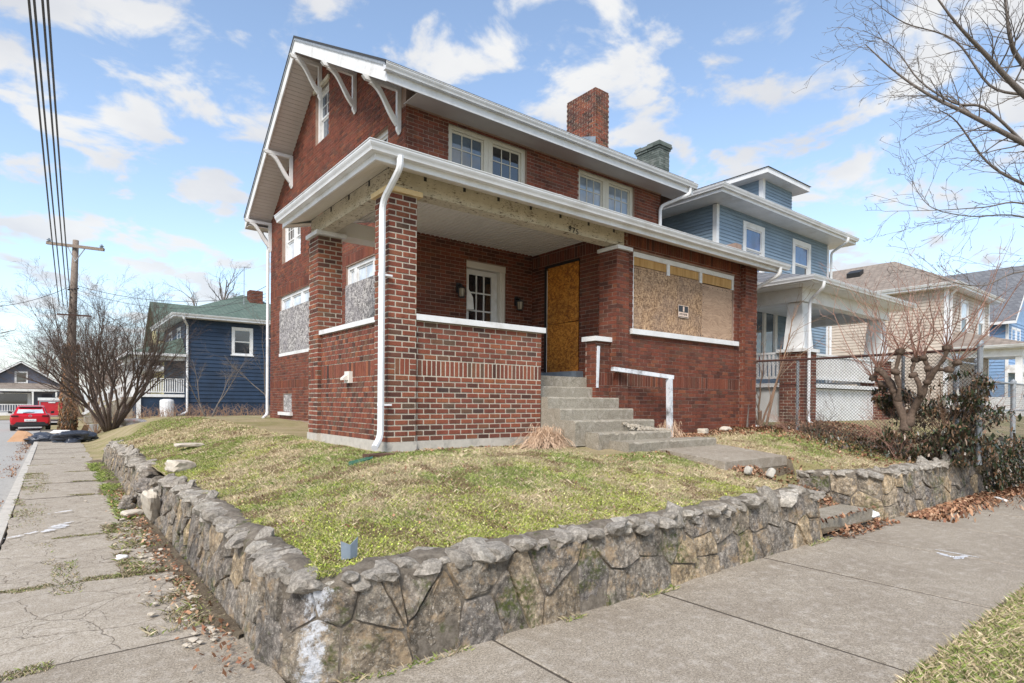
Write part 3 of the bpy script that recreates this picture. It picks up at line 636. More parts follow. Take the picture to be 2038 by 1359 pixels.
# beams with peeling paint and the dark rafter notches
b = MB(); b.box(3.43, 7.95, 6.98, 7.22, 4.366, 4.625); b.build('porch_beam', 'peeling_paint', house)
b = MB(); b.box(3.43, 3.67, 7.222, 9.9, 4.366, 4.625); b.build('porch_beam', 'peeling_paint', house)
b = MB(); b.box(3.672, XH, 9.55, 9.9, 4.367, 4.62); b.build('porch_beam', 'soffit_vinyl', house)
for x in (3.95, 4.58, 5.18, 5.80, 6.42, 7.06, 7.68): b = MB(); b.box(x-.02, x+.02, 6.972, 6.982, 4.56, 4.62); b.build('rafter_notch', 'black_metal', house)
for y in (7.6, 8.3, 9.0): b = MB(); b.box(3.422, 3.432, y-.02, y+.02, 4.55, 4.62); b.build('rafter_notch', 'black_metal', house)
# porch ceiling boards
cb = MB(); cb.box(3.6, 8.05, 7.1, YH, 4.72, 4.75); cb.build('ceiling', 'soffit_vinyl', house)
n = 44; wd = (8.04-3.67)/n
cm = MB(); cm.hexa([(.004, 7.222, .012), (wd-.004, 7.222, .012), (wd-.004, YH-.002, .012), (.004, YH-.002, .012), (0, 7.222, .018), (wd, 7.222, .018), (wd, YH-.002, .018), (0, YH-.002, .018)])
cm = MB(); cm.box(.0, wd-.008, 7.222, YH-.004, .006, .02); cm.box(wd-.022, wd-.008, 7.222, YH-.004, -.008, .006); cme = cm.mesh('ceiling_board', 'soffit_vinyl')
for i in range(n): put('ceiling_board', cme, house, loc=(3.67+i*wd, 0, 4.70))
# porch roof: sloping soffit, fascia, gutter, shingle planes
GO = (2.94, 6.47)     # outer gutter corner
EX, EY, EZ = 3.06, 6.59, 4.50
RX = 12.70
def tile_strip(name, mat, parent, quadpts, n, th=.012, gap=.004, kind='stuff'):
    """boards across a quad a,b,c,d : n boards running from edge a-b to edge d-c"""
    a, b_, c, d = [Vector(p) for p in quadpts]; nrm = (b_-a).cross(d-a).normalized()*th; m_ = MB()
    for i in range(n):
        f0, f1 = i/n, (i+1)/n; L_ = (b_-a).length/n; g = min(.45, gap/L_); f1 -= g/n
        p0, p1, q0, q1 = a.lerp(b_, f0), a.lerp(b_, f1), d.lerp(c, f0), d.lerp(c, f1)
        m_.hexa([p0, p1, q1, q0, p0+nrm, p1+nrm, q1+nrm, q0+nrm])
    return m_.build(name, mat, parent, kind=kind)
tile_strip('soffit_boards', 'soffit_vinyl', house, [(EX, EY, EZ), (3.43, 6.98, 4.64), (RX, 6.98, 4.64), (RX, EY, EZ)][0:1]+[(3.43, 6.98, 4.63), (RX, 6.98, 4.63), (RX, EY, EZ)], 5)
tile_strip('soffit_boards', 'soffit_vinyl', house, [(EX, EY, EZ), (3.43, 6.98, 4.63), (3.43, 9.93, 4.63), (EX, 9.93, EZ)], 6)
tile_strip('soffit_boards', 'soffit_vinyl', house, [(EX, 9.935, EZ), (EX, 10.13, EZ), (XH, 10.13, 5.02), (XH, 9.935, 5.02)], 3)
tile_strip('soffit_boards', 'soffit_vinyl', house, [(12.3, EY, EZ), (RX, EY, EZ), (RX, YH, 5.35), (12.3, YH, 5.35)], 5)
b = MB(); b.box(EX-.02, RX, EY-.02, EY+.005, EZ-.01, 4.625); b.box(EX-.02, EX+.005, EY+.005, 10.15, EZ-.01, 4.625); b.build('fascia', 'white_aluminium', house)
b = MB(); b.prism([(RX, EY, EZ-.01), (RX, YH, 5.34), (RX, YH, 5.5), (RX, EY, 4.66)], (.02, 0, 0)); b.build('rake_trim', 'white_aluminium', house); b = MB(); b.prism([(EX-.02, 10.15, EZ-.02), (XH, 10.15, 5.0), (XH, 10.15, 5.16), (EX-.02, 10.15, 4.65)], (0, .02, 0)); b.build('rake_trim', 'white_aluminium', house)
g = MB(); zz_ = 4.565
sweep(g, GUT, [(EX-.02, 10.2, zz_), (EX-.02, EY-.02, zz_), (RX+.15, EY-.02, zz_)], [(-1, 0), (-1, -1), (0, -1)]); g.build('gutter', 'white_aluminium', house)
r_ = MB(); dz = .02
def pr(x, y): return 4.66+.30*min(y-6.5, x-2.97)
oslab(r_, [(2.97, 6.5, pr(2.97, 6.5)), (6.07, 9.6, pr(6.07, 9.6)), (5.03, 9.6, pr(5.03, 9.6)), (5.03, 10.17, pr(5.03, 10.17)), (2.97, 10.17, pr(2.97, 10.17))][::-1], .03)
oslab(r_, [(2.97, 6.5, pr(2.97, 6.5)), (RX+.03, 6.5, 4.66), (RX+.03, 9.6, 4.66+.93), (6.07, 9.6, pr(6.07, 9.6))], .03); r_.build('porch_roof', 'black_shingle', house)
# main roof
r_ = MB()
for (ya, za, yb, zb) in ((NY-.03, NZ-.02, RY, RZ), (RY, RZ, FY+.03, FZ-.02)):
    r_.prism([(XRK-.03, ya, za), (XRK-.03, yb, zb), (XRE+.03, yb, zb), (XRE+.03, ya, za)], (0, 0, .045))
r_.build('roof', 'black_shingle', house)
for (ya, za, yb, zb) in ((NY, NZ, RY, RZ), (RY, RZ, FY, FZ)):
    for xx in (XRK, XRE-.03): b = MB(); b.prism([(xx, ya, za-.32), (xx, yb, zb-.32), (xx, yb, zb-.055), (xx, ya, za-.055)], (.03, 0, 0)); b.build('rake_board', 'white_paint', house)
b = MB()
for (ya, za, yb, zb) in ((NY, NZ, RY, RZ), (RY, RZ, FY, FZ)):
    b.prism([(XRK-.02, ya, za-.06), (XRK-.02, yb, zb-.06), (XRK-.02, yb, zb-.002), (XRK-.02, ya, za-.002)], (.05, 0, 0))
b.build('drip_edge', 'galvanised', house)
for (ya, za, yb, zb, n) in ((NY, NZ, RY, RZ, 50), (RY, RZ, FY, FZ, 50)):
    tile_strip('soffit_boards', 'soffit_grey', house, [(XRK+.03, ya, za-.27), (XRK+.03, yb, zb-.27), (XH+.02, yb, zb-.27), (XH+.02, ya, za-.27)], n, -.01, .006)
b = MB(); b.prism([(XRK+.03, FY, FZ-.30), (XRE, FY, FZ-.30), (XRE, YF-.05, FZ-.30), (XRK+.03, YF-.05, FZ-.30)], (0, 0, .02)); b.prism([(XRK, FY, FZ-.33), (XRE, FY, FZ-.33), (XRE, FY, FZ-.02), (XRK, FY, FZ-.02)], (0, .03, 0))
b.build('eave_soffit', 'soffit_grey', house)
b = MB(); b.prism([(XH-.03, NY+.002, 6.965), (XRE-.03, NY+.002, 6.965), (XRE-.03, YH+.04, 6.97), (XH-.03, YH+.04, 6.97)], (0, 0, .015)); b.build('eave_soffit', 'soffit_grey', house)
b = MB(); b.box(XH-.01, XR+.02, YH-.02, YH+.2, 6.94, 7.4); b.prism([(XRE-.04, NY+.03, 6.95), (XRE-.04, YF, 6.6), (XRE-.04, RY, RZ-.1)], (.03, 0, 0)); b.build('frieze', 'mortar_dark', house)
b = MB(); b.box(XRK, XRE, NY-.025, NY, 6.94, 7.22); b.build('fascia', 'white_aluminium', house)
g = MB(); sweep(g, GUT, [(XRK-.06, NY-.025, 7.085), (XRE+.05, NY-.025, 7.085)], [(0, -1), (0, -1)]); g.build('gutter', 'white_aluminium', house)
g = MB(); sweep(g, GUT, [(XRK+.1, FY+.03, 6.62), (XRE+.05, FY+.03, 6.62)], [(0, 1), (0, 1)]); g.build('gutter', 'white_aluminium', house)
# knee braces under the gable eaves
def bracket(y, drop=0):
    zt_ = roof_z(y)-.33-drop; x0, x1 = XRK-.05, XH-.008; th = .07
    o = MB(); o.prism([(x0-.06, y-th/2, zt_-.02), (x0, y-th/2, zt_-.08), (x1, y-th/2, zt_-.08), (x1, y-th/2, zt_), (x0-.04, y-th/2, zt_)], (0, th, 0))
    o.prism([(x1-.08, y-th/2, zt_-.08), (x1, y-th/2, zt_-.08), (x1, y-th/2, zt_-.80), (x1-.03, y-th/2, zt_-.86), (x1-.08, y-th/2, zt_-.78)], (0, th, 0))
    n = 12; up_, lo = [], []
    for i in range(n+1):
        f = i/n; x = x0+.10+(x1-.06-x0-.10)*f; z = zt_-.09-.60*(f**1.45)+.035*math.sin(f*PI*2.0)
        wv = .045+.012*math.sin(f*PI*3); up_.append((x+.03, y-th/2+.004, z+wv*.6)); lo.append((x-.035, y-th/2+.004, z-wv*.6))
    for i in range(n): o.prism([lo[i], lo[i+1], up_[i+1], up_[i]], (0, th-.008, 0))
    return o.build('eave_bracket', 'white_paint', house)
for y in (13.85, 11.82, 9.80): bracket(y)
for y in (15.95, 17.85): bracket(y, .02)
# chimney
CHX0, CHX1, CHY0, CHY1 = 11.86, 12.40, 11.5, 12.65
b = MB(); b.box(CHX0, CHX1, CHY0, CHY1, 8.2, 10.36); ch = b.build('chimney', 'mortar_light', house)
b = MB(); put_bricks(b, 'y', CHY0, -1, brick_rects(CHX0, CHX1, 8.5, 10.36, .072, .205, j=.012), .007); put_bricks(b, 'x', CHX0, -1, brick_rects(CHY0, CHY1, 8.5, 10.36, .072, .205, j=.012), .007)
b.build('brick_courses', 'brick_chimney', ch, kind='stuff')
b = MB(); b.lathe([(.11, 10.3), (.11, 10.44), (.12, 10.45)], 10, (12.1, 12.35, 0)); b.build('flue', 'concrete_clean', ch)
b = MB(); b.prism([(CHX0-.03, CHY0-.03, 8.62), (CHX0-.03, CHY1+.02, 9.25), (CHX0-.03, CHY1+.02, 9.35), (CHX0-.03, CHY0-.03, 8.98)], (.02, 0, 0)); b.box(CHX0-.03, CHX1+.02, CHY0-.035, CHY0-.012, 8.55, 8.80); b.build('flashing', 'flashing', ch)
for x in (5.9, 8.95, 11.2):
    b = MB(); sweep(b, [(a*1.03-.001, z*1.03-.001) for a, z in GUT], [(x, EY-.02, 4.565), (x+.05, EY-.02, 4.565)], [(0, -1), (0, -1)]); b.build('gutter_joint', 'white_aluminium', house)
for x in (6.3, 8.4, 10.6):
    b = MB(); sweep(b, [(a*1.03-.001, z*1.03-.001) for a, z in GUT], [(x, NY-.025, 7.085), (x+.05, NY-.025, 7.085)], [(0, -1), (0, -1)]); b.build('gutter_joint', 'white_aluminium', house)
for (x, y, z) in ((3.285, 6.90, 3.2), (3.285, 6.90, 1.55), (4.97, 17.99, 3.4)):
    b = MB(); b.tube([(x, y, z-.02), (x, y, z+.02)], .0455, 8); b.box(x, x+.14, y-.03, y+.03, z-.012, z+.012); b.build('downspout_strap', 'white_aluminium', house)
b = MB(); rr = random.Random(4)
for (a, c, d, e) in ((8.30, 10.45, 2.945, 4.10), (10.458, 11.55, 2.945, 4.05)):
    for k in range(7):
        for (x, z) in ((a+.05+(c-a-.1)*k/6, d+.04), (a+.05+(c-a-.1)*k/6, e-.05), (a+.04, d+.05+(e-d-.1)*k/6), (c-.04, d+.05+(e-d-.1)*k/6)): x += rr.gauss(0, .02); b.box(x-.008, x+.008, BY+.026, BY+.031, z-.008, z+.008)
b.build('screw_heads', 'black_metal', house, kind='stuff')
# windows of the brick house ------------------------------------------------
def osb_panel(ax, c, u0, u1, z0, z1, mat, name='plywood_board', th=.018, parent=house):
    b = MB(); ubox(b, ax, c, c+th, u0, u1, z0, z1); return b.build(name, mat, parent)
window(house, 'x', XH+.05, -1, 14.45, 17.0, 2.9, 4.47, .08, .05, 2, 1, 'glass_white', split=[15.3, 16.15], sash2=False, mun=False, label='ground floor side window, its lower part boarded')
osb_panel('x', XH-.012, 14.42, 17.02, 2.9, 4.08, 'osb_grey')
window(house, 'x', XH+.05, -1, 10.3, 12.3, 2.9, 4.5, .08, .05, 2, 2, 'glass_white', trim='white_paint', split=[10.98, 11.9], sash2=False)
osb_panel('x', XH-.012, 10.28, 12.32, 2.9, 4.09, 'osb_grey')
window(house, 'x', XH+.1, -1, 15.30, 16.85, 5.36, 6.62, .08, .06, 3, 2, 'glass_dark', split=[16.05], low='glass_white')
window(house, 'x', XH+.1, -1, 10.31, 11.9, 5.5, 6.88, .09, .06, 3, 2, 'glass_dark', split=[11.1])
window(house, 'x', XH+.08, -1, 13.38, 14.25, 7.74, 9.07, .10, .07, 2, 2, 'glass_sky')
b = MB(); b.box(XH-.05, XH+.02, 13.30, 14.33, 9.02, 9.11); b.build('window_head', 'peeling_paint', house)
osb_panel('x', XH+.02, 15.95, 16.7, 1.28, 1.77, 'osb_grey'); b = MB(); b.box(XH-.07, XH+.1, 15.85, 16.95, 1.19, 1.275); b.build('sill', 'white_paint', house)
window(house, 'y', YH+.07, -1, 5.93, 6.90, 5.5, 6.93, .10, .06, 3, 2, 'glass_sky', trim='peeling_white', low='glass_dark')
window(house, 'y', YH+.07, -1, 6.905, 7.86, 5.5, 6.93, .10, .06, 3, 2, 'glass_dark', trim='peeling_white')
window(house, 'y', YH+.07, -1, 9.38, 10.34, 5.5, 6.93, .10, .06, 3, 2, 'glass_pale', trim='peeling_white')
window(house, 'y', YH+.07, -1, 10.345, 11.30, 5.5, 6.93, .10, .06, 3, 2, 'glass_pale', trim='peeling_white')
# glazed side door
d = MB(); yy = YH+.10
d.box(6.36, 6.44, yy, yy+.1, 2.1, 4.36); d.box(7.20, 7.33, yy-.07, yy+.1, 2.1, 4.36); d.box(6.34, 7.35, yy-.09, yy+.1, 4.24, 4.37); d.box(7.24, 7.31, yy-.09, yy-.07, 2.1, 4.2)
dr = d.build('door_frame', 'soffit_vinyl', house, label='white painted frame of the glazed porch door')
d = MB(); d.box(6.45, 6.50, yy+.02, yy+.06, 2.15, 4.23); d.box(7.05, 7.19, yy+.02, yy+.06, 2.15, 4.23); d.box(6.50, 7.05, yy+.02, yy+.06, 4.13, 4.23); d.box(6.50, 7.05, yy+.02, yy+.06, 2.15, 2.35)
for k in (1, 2): x = 6.50+.55*k/3; d.box(x-.014, x+.014, yy+.02, yy+.05, 2.35, 4.13)
for k in (1, 2, 3, 4): z = 2.35+1.78*k/5; d.box(6.5, 7.05, yy+.022, yy+.048, z-.014, z+.014)
dl = d.build('door', 'white_paint', house)
for i in range(3):
    for j in range(5): q = MB(); q.box(6.5+.1833*i+.015, 6.5+.1833*(i+1)-.015, yy+.034, yy+.038, 2.35+.356*j+.015, 2.35+.356*(j+1)-.015); q.build('pane', 'glass_dark', dl)
# boarded front door in the side of the bay room
b = MB(); b.box(8.0, 8.06, 9.10, 9.16, 2.2, 4.38); b.box(8.0, 8.06, 8.17, 9.16, 4.345, 4.39); b.build('door_frame', 'black_metal', house)
for (a, c, z0, z1) in ((8.475, 9.10, 3.185, 4.345), (8.19, 8.47, 3.195, 4.345), (8.19, 9.10, 2.205, 3.178)): osb_panel('x', 8.025, a, c, z0, z1, 'osb_orange', 'door_board')
b = MB(); b.box(8.012, 8.03, 9.095, 9.125, 2.2, 4.3); b.build('weather_strip', 'white_paint', house)
# big boarded front window
for (a, c, z0, z1, mt) in ((8.30, 10.45, 2.945, 4.10, 'osb_weathered'), (10.458, 11.55, 2.945, 4.05, 'plywood'), (8.30, 9.28, 4.11, 4.27, 'ply_strip'), (9.36, 10.33, 4.09, 4.26, 'ply_strip'), (10.43, 11.53, 4.07, 4.26, 'ply_strip')):
    osb_panel('y', BY+.03, a, c, z0, z1, mt)
b = MB(); b.box(8.28, 11.57, BY+.0, BY+.07, 4.262, 4.35)
for x in (9.32, 10.38, 11.545): b.box(x-.04 if x < 11 else x-.025, x+.04 if x < 11 else x+.025, BY+.005, BY+.06, 4.05, 4.262)
b.box(8.28, 8.30, BY, BY+.06, 2.94, 4.26); b.build('window_frame', 'white_paint', house)
for (a, c) in ((8.20, 10.55), (10.554, 11.68)): b = MB(); b.box(a, c, BY-.07, BY+.05, 2.845, 2.94); b.build('sill', 'white_paint', house)
# house number on the beam
def text(body, loc, rot, size, mat, parent, name, ext=.004, spacing=1.0, **kw):
    cu = bpy.data.curves.new(name, 'FONT'); cu.body = body; cu.size = size; cu.extrude = ext; cu.space_character = spacing; cu.resolution_u = 3
    cu.materials.append(MAT[mat]); tmp = bpy.data.objects.new('tmp', cu); me = bpy.data.meshes.new_from_object(tmp); bpy.data.objects.remove(tmp)
    if not me.materials: me.materials.append(MAT[mat])
    o = put(name, me, parent, **kw); o.location = loc; o.rotation_euler = rot; return o
for i, (chh, dx, dz_) in enumerate((('9', 0, .012), ('7', .085, .0), ('5', .165, -.012))):
    text(chh, (6.60+dx, 6.974, 4.375+dz_), (PI/2, 0, .0), .125, 'black_metal', house, 'house_number')
# sign on the boards
sg = thing('warning_sign', 'small black and pale printed sign nailed to the weathered board of the front window', 'sign')
b = MB(); b.box(9.64, 9.97, BY+.012, BY+.016, 3.285, 3.53); b.build('plate', 'sign_black', sg)
b = MB(); b.box(9.655, 9.955, BY+.008, BY+.011, 3.31, 3.395); b.box(9.79, 9.835, BY+.008, BY+.011, 3.41, 3.51); b.box(9.65, 9.96, BY+.008, BY+.011, 3.288, 3.295); b.box(9.642, 9.65, BY+.008, BY+.011, 3.29, 3.52); b.box(9.96, 9.968, BY+.008, BY+.011, 3.29, 3.52); b.box(9.64, 9.97, BY+.008, BY+.011, 3.52, 3.53); b.build('print', 'sign_orange', sg)
b = MB()
for i, x in enumerate((9.68, 9.715, 9.75, 9.80, 9.835, 9.87, 9.90)): b.box(x, x+.018, BY+.005, BY+.0075, 3.33+.01*(i % 2), 3.375)
b.build('mark', 'sign_black', sg)
# paper stuck to the door, lamps, small fittings
o = MB(); o.prism([(6.37, yy-.10, 3.40), (6.55, yy-.09, 3.42), (6.53, yy-.085, 3.66), (6.43, yy-.09, 3.80), (6.38, yy-.10, 3.92)], (0, .003, 0))
o.build('paper_notice', 'paper_white', None, label='torn white paper notice hanging at the edge of the glazed porch door', cat='paper')
for x, z, lab in ((6.17, 3.72, 'black porch wall lantern between the corner pier and the glazed door'), (7.60, 3.62, 'black porch wall lantern between the glazed door and the boarded doorway')):
    t_ = thing('wall_lantern', lab, 'lamp', 'wall lanterns on the porch', loc=(x, YH, z))
    b = MB(); b.box(-.05, .05, -.02, 0, -.02, .17); b.box(-.02, .02, -.13, -.02, .10, .13); b.build('bracket', 'black_metal', t_)
    b = MB(); b.lathe([(.02, .09), (.085, .06), (.085, .045)], 4, (0, -.14, 0)); b.lathe([(.065, -.13), (.07, -.115)], 4, (0, -.14, 0))
    for k in range(8): a = PI/4*k; b.tube([(.064*math.cos(a), -.14+.064*math.sin(a), -.12), (.08*math.cos(a), -.14+.08*math.sin(a), .05)], .005, 4)
    b.build('cage', 'black_metal', t_); b = MB(); b.lathe([(.045, -.11), (.06, .04)], 8, (0, -.14, 0)); b.build('glass', 'lamp_glass', t_)
b = MB(); b.box(3.405, 3.47, 8.21, 8.38, 1.86, 2.03); b.prism([(3.405, 8.24, 1.99), (3.33, 8.24, 1.93), (3.33, 8.24, 1.90), (3.405, 8.24, 1.90)], (0, .11, 0)); b.build('vent_hood', 'soffit_vinyl', house)
# downspouts
def spout(pts, **kw):
    b = MB(); b.tube(pts, .043, 8); o = b.build('downspout', 'white_aluminium', house, **kw)
    b = MB()
    return o
def rnd_pts(pts, k=5, r=.12):
    pts = [Vector(p) for p in pts]; out = [pts[0]]
    for a, p, b in zip(pts, pts[1:], pts[2:]):
        ra = min(r, (p-a).length*.45, (b-p).length*.45); s = p+(a-p).normalized()*ra; e = p+(b-p).normalized()*ra
        for i in range(k+1): t_ = i/k; out.append(s*(1-t_)**2+p*2*t_*(1-t_)+e*t_**2)
    return out+[pts[-1]]
spout(rnd_pts([(3.33, 6.50, 4.58), (3.33, 6.50, 4.44), (3.29, 6.895, 4.12), (3.285, 6.90, 1.14), (3.12, 6.72, 1.02)]))
spout(rnd_pts([(12.75, 9.02, 7.08), (12.75, 9.02, 6.92), (12.22, 9.53, 6.62), (12.22, 9.53, 5.45)]))
spout(rnd_pts([(12.48, 6.50, 4.58), (12.48, 6.52, 4.42), (12.36, 7.12, 4.12), (12.36, 7.12, 1.16), (12.50, 6.96, 1.06)], r=.09))
spout(rnd_pts([(XRK+.5, FY+.1, 6.65), (XRK+.5, FY+.1, 6.5), (4.97, 17.99, 6.2), (4.97, 17.99, 1.17), (4.80, 17.8, 1.08)]))
b = MB(); b.prism([(2.66, 6.40, H(2.66, 6.40)+.012), (3.0, 6.50, H(3, 6.5)+.02), (3.08, 6.68, H(3.08, 6.68)+.02), (2.74, 6.60, H(2.74, 6.6)+.012)], (0, 0, .012)); b.build('splash_mat', 'green_plastic', None, label='dark green plastic runoff mat lying under the corner downspout', cat='splash mat')
b = MB(); b.box(3.0, 3.35, 6.62, 6.80, H(3.1, 6.7)-.02, H(3.1, 6.7)+.045); b.build('paver', 'brick_porch', None, label='single flat red brick under the outlet of the corner downspout', cat='brick')
# concrete steps with worn edges
st = thing('porch_steps', 'worn concrete steps climbing to the boarded front door, lower treads broken', 'steps')
def step(x0, x1, y0, y1, z0, z1, name='step', worn=.0, seed=1):
    r = random.Random(seed); n = 26; b = MB(); pts = []
    for i in range(n+1):
        x = x0+(x1-x0)*i/n; e = worn*max(0, fbm(x*2, seed, 0, 3))*.9; c = .018+abs(nz(x, seed, 0, 7))*.02+e*.5
        pts.append([(x, y0+.004+e*.3, z0), (x, y0+.003*nz(x, 0, seed, 9), z1-c), (x, y0+c*.9+e, z1+.003*nz(x, 5, seed, 7)), (x, y1, z1), (x, y1, z0)])
    m_ = 5; vs = [p for row in pts for p in row]; fs = []
    for i in range(n):
        for j in range(m_): fs.append((i*m_+j, (i+1)*m_+j, (i+1)*m_+(j+1) % m_, i*m_+(j+1) % m_))
    fs += [tuple(range(m_)), tuple(n*m_+j for j in range(m_))[::-1]]
    b.add(vs, fs); return b.build(name, 'concrete_steps', st)
step(6.08, 7.66, 7.50, 7.9, 1.0, 2.035, seed=1); step(6.08, 7.40, 7.16, 7.498, 1.0, 1.862, seed=2); step(6.08, 7.72, 6.86, 7.158, 1.0, 1.685, worn=.01, seed=3)
step(6.08, 7.76, 6.57, 6.858, 1.0, 1.505, worn=.02, seed=4); step(6.08, 7.9, 6.24, 6.568, .95, 1.33, worn=.05, seed=5); step(6.30, 8.0, 5.98, 6.25, .9, 1.155, worn=.16, seed=6)
step(6.55, 8.75, 5.62, 5.985, .85, 1.03, worn=.05, seed=7)
b = MB(); r = random.Random(3)
for i in range(500):
    x = 7.1+r.random()*1.05; y = 6.06+r.random()*.35; z = 1.16+.14*max(0, 1-abs(y-6.25)/.22)*max(.1, 1-(x-7.1)); s = r.uniform(.012, .03)
    b.hexa([(x+s*r.uniform(-.6, -.3)*(1 if k in (0, 3, 4, 7) else -1), y+s*.5*(-1 if k in (0, 1, 4, 5) else 1)*r.uniform(.6, 1), z+(s*.4 if k > 3 else -s*.5)*r.uniform(.6, 1)) for k in range(8)])
b.build('rubble', 'stone_block', st, kind='stuff')
# handrail and loose post
hr = thing('handrail', 'peeling white wooden handrail on one post beside the porch steps', 'handrail')
hb = on_y(1333, 867, 6.66); hb = (hb[0], hb[1], hb[2]-.06)
q = Vector((hb[0], hb[1], 0)); kk = q.length; tz = EYE+(PCY-12-747)/FOC*(kk*math.cos(math.atan2((1333-PCX), FOC))) if False else on_y(1326, 748, hb[1])[2]
b = MB(); b.bar(hb, (hb[0]-.03, hb[1], tz-.04), .085, .085, (1, 0, 0)); b.build('post', 'rail_paint', hr)
re = on_y(1219, 734, 6.90)
b = MB(); b.bar(re, (hb[0]+.06, hb[1], tz-.02), .085, .07); b.build('rail', 'rail_paint', hr)
b = MB(); b.bar((7.42, 7.12, 1.86), (7.43, 7.10, 2.58), .075, .05, (1, 0, 0)); b.build('railing_post', 'rail_paint', None, label='leaning bare white post standing on the upper steps by the short brick pier', cat='post')
# ================================================================= STONE RETAINING WALL
def path_main():
    """side run from the back to the corner, round it, and along the front: list of (x, y)"""
    p = [(1.03-.03*math.sin(y*.7), y) for y in np.arange(18.3, 4.0, -.1)]
    for a in np.linspace(180, 270, 14): p.append((1.62+.60*math.cos(math.radians(a))-.01, 3.82+.62*math.sin(math.radians(a))))
    p += [(x, 3.19+.02*math.sin(x*1.3)) for x in np.arange(1.75, 7.22, .1)]
    p += [(7.30, 3.25), (7.33, 3.35), (7.34, 3.5), (7.34, 3.8), (7.34, 4.2)]
    return p
class Path:
    def __init__(s, p):
        s.p = np.array(p); d = np.hypot(*(np.diff(s.p, axis=0).T)); s.s = np.concatenate([[0], np.cumsum(d)]); s.L = s.s[-1]
        t = np.gradient(s.p, axis=0); t /= np.linalg.norm(t, axis=1)[:, None]; s.n = np.stack([t[:, 1], -t[:, 0]], 1)*-1
    def at(s, u):
        u = min(max(u, 0), s.L); return (np.interp(u, s.s, s.p[:, 0]), np.interp(u, s.s, s.p[:, 1]), np.interp(u, s.s, s.n[:, 0]), np.interp(u, s.s, s.n[:, 1]))
    def pos(s, u, h, out, batter=.10, z0=-.03):
        x, y, a, b = s.at(u); l = math.hypot(a, b) or 1; o = out-batter*h/.65; return (x+a/l*o, y+b/l*o, z0+h+street_z(y))
def clip_poly(poly, nx_, ny_, d):
    out = []
    for i in range(len(poly)):
        p, q = poly[i-1], poly[i]; a = p[0]*nx_+p[1]*ny_-d; b = q[0]*nx_+q[1]*ny_-d
        if a*b < 0: t_ = a/(a-b); out.append((p[0]+(q[0]-p[0])*t_, p[1]+(q[1]-p[1])*t_))
        if b <= 0: out.append(q)
    return out
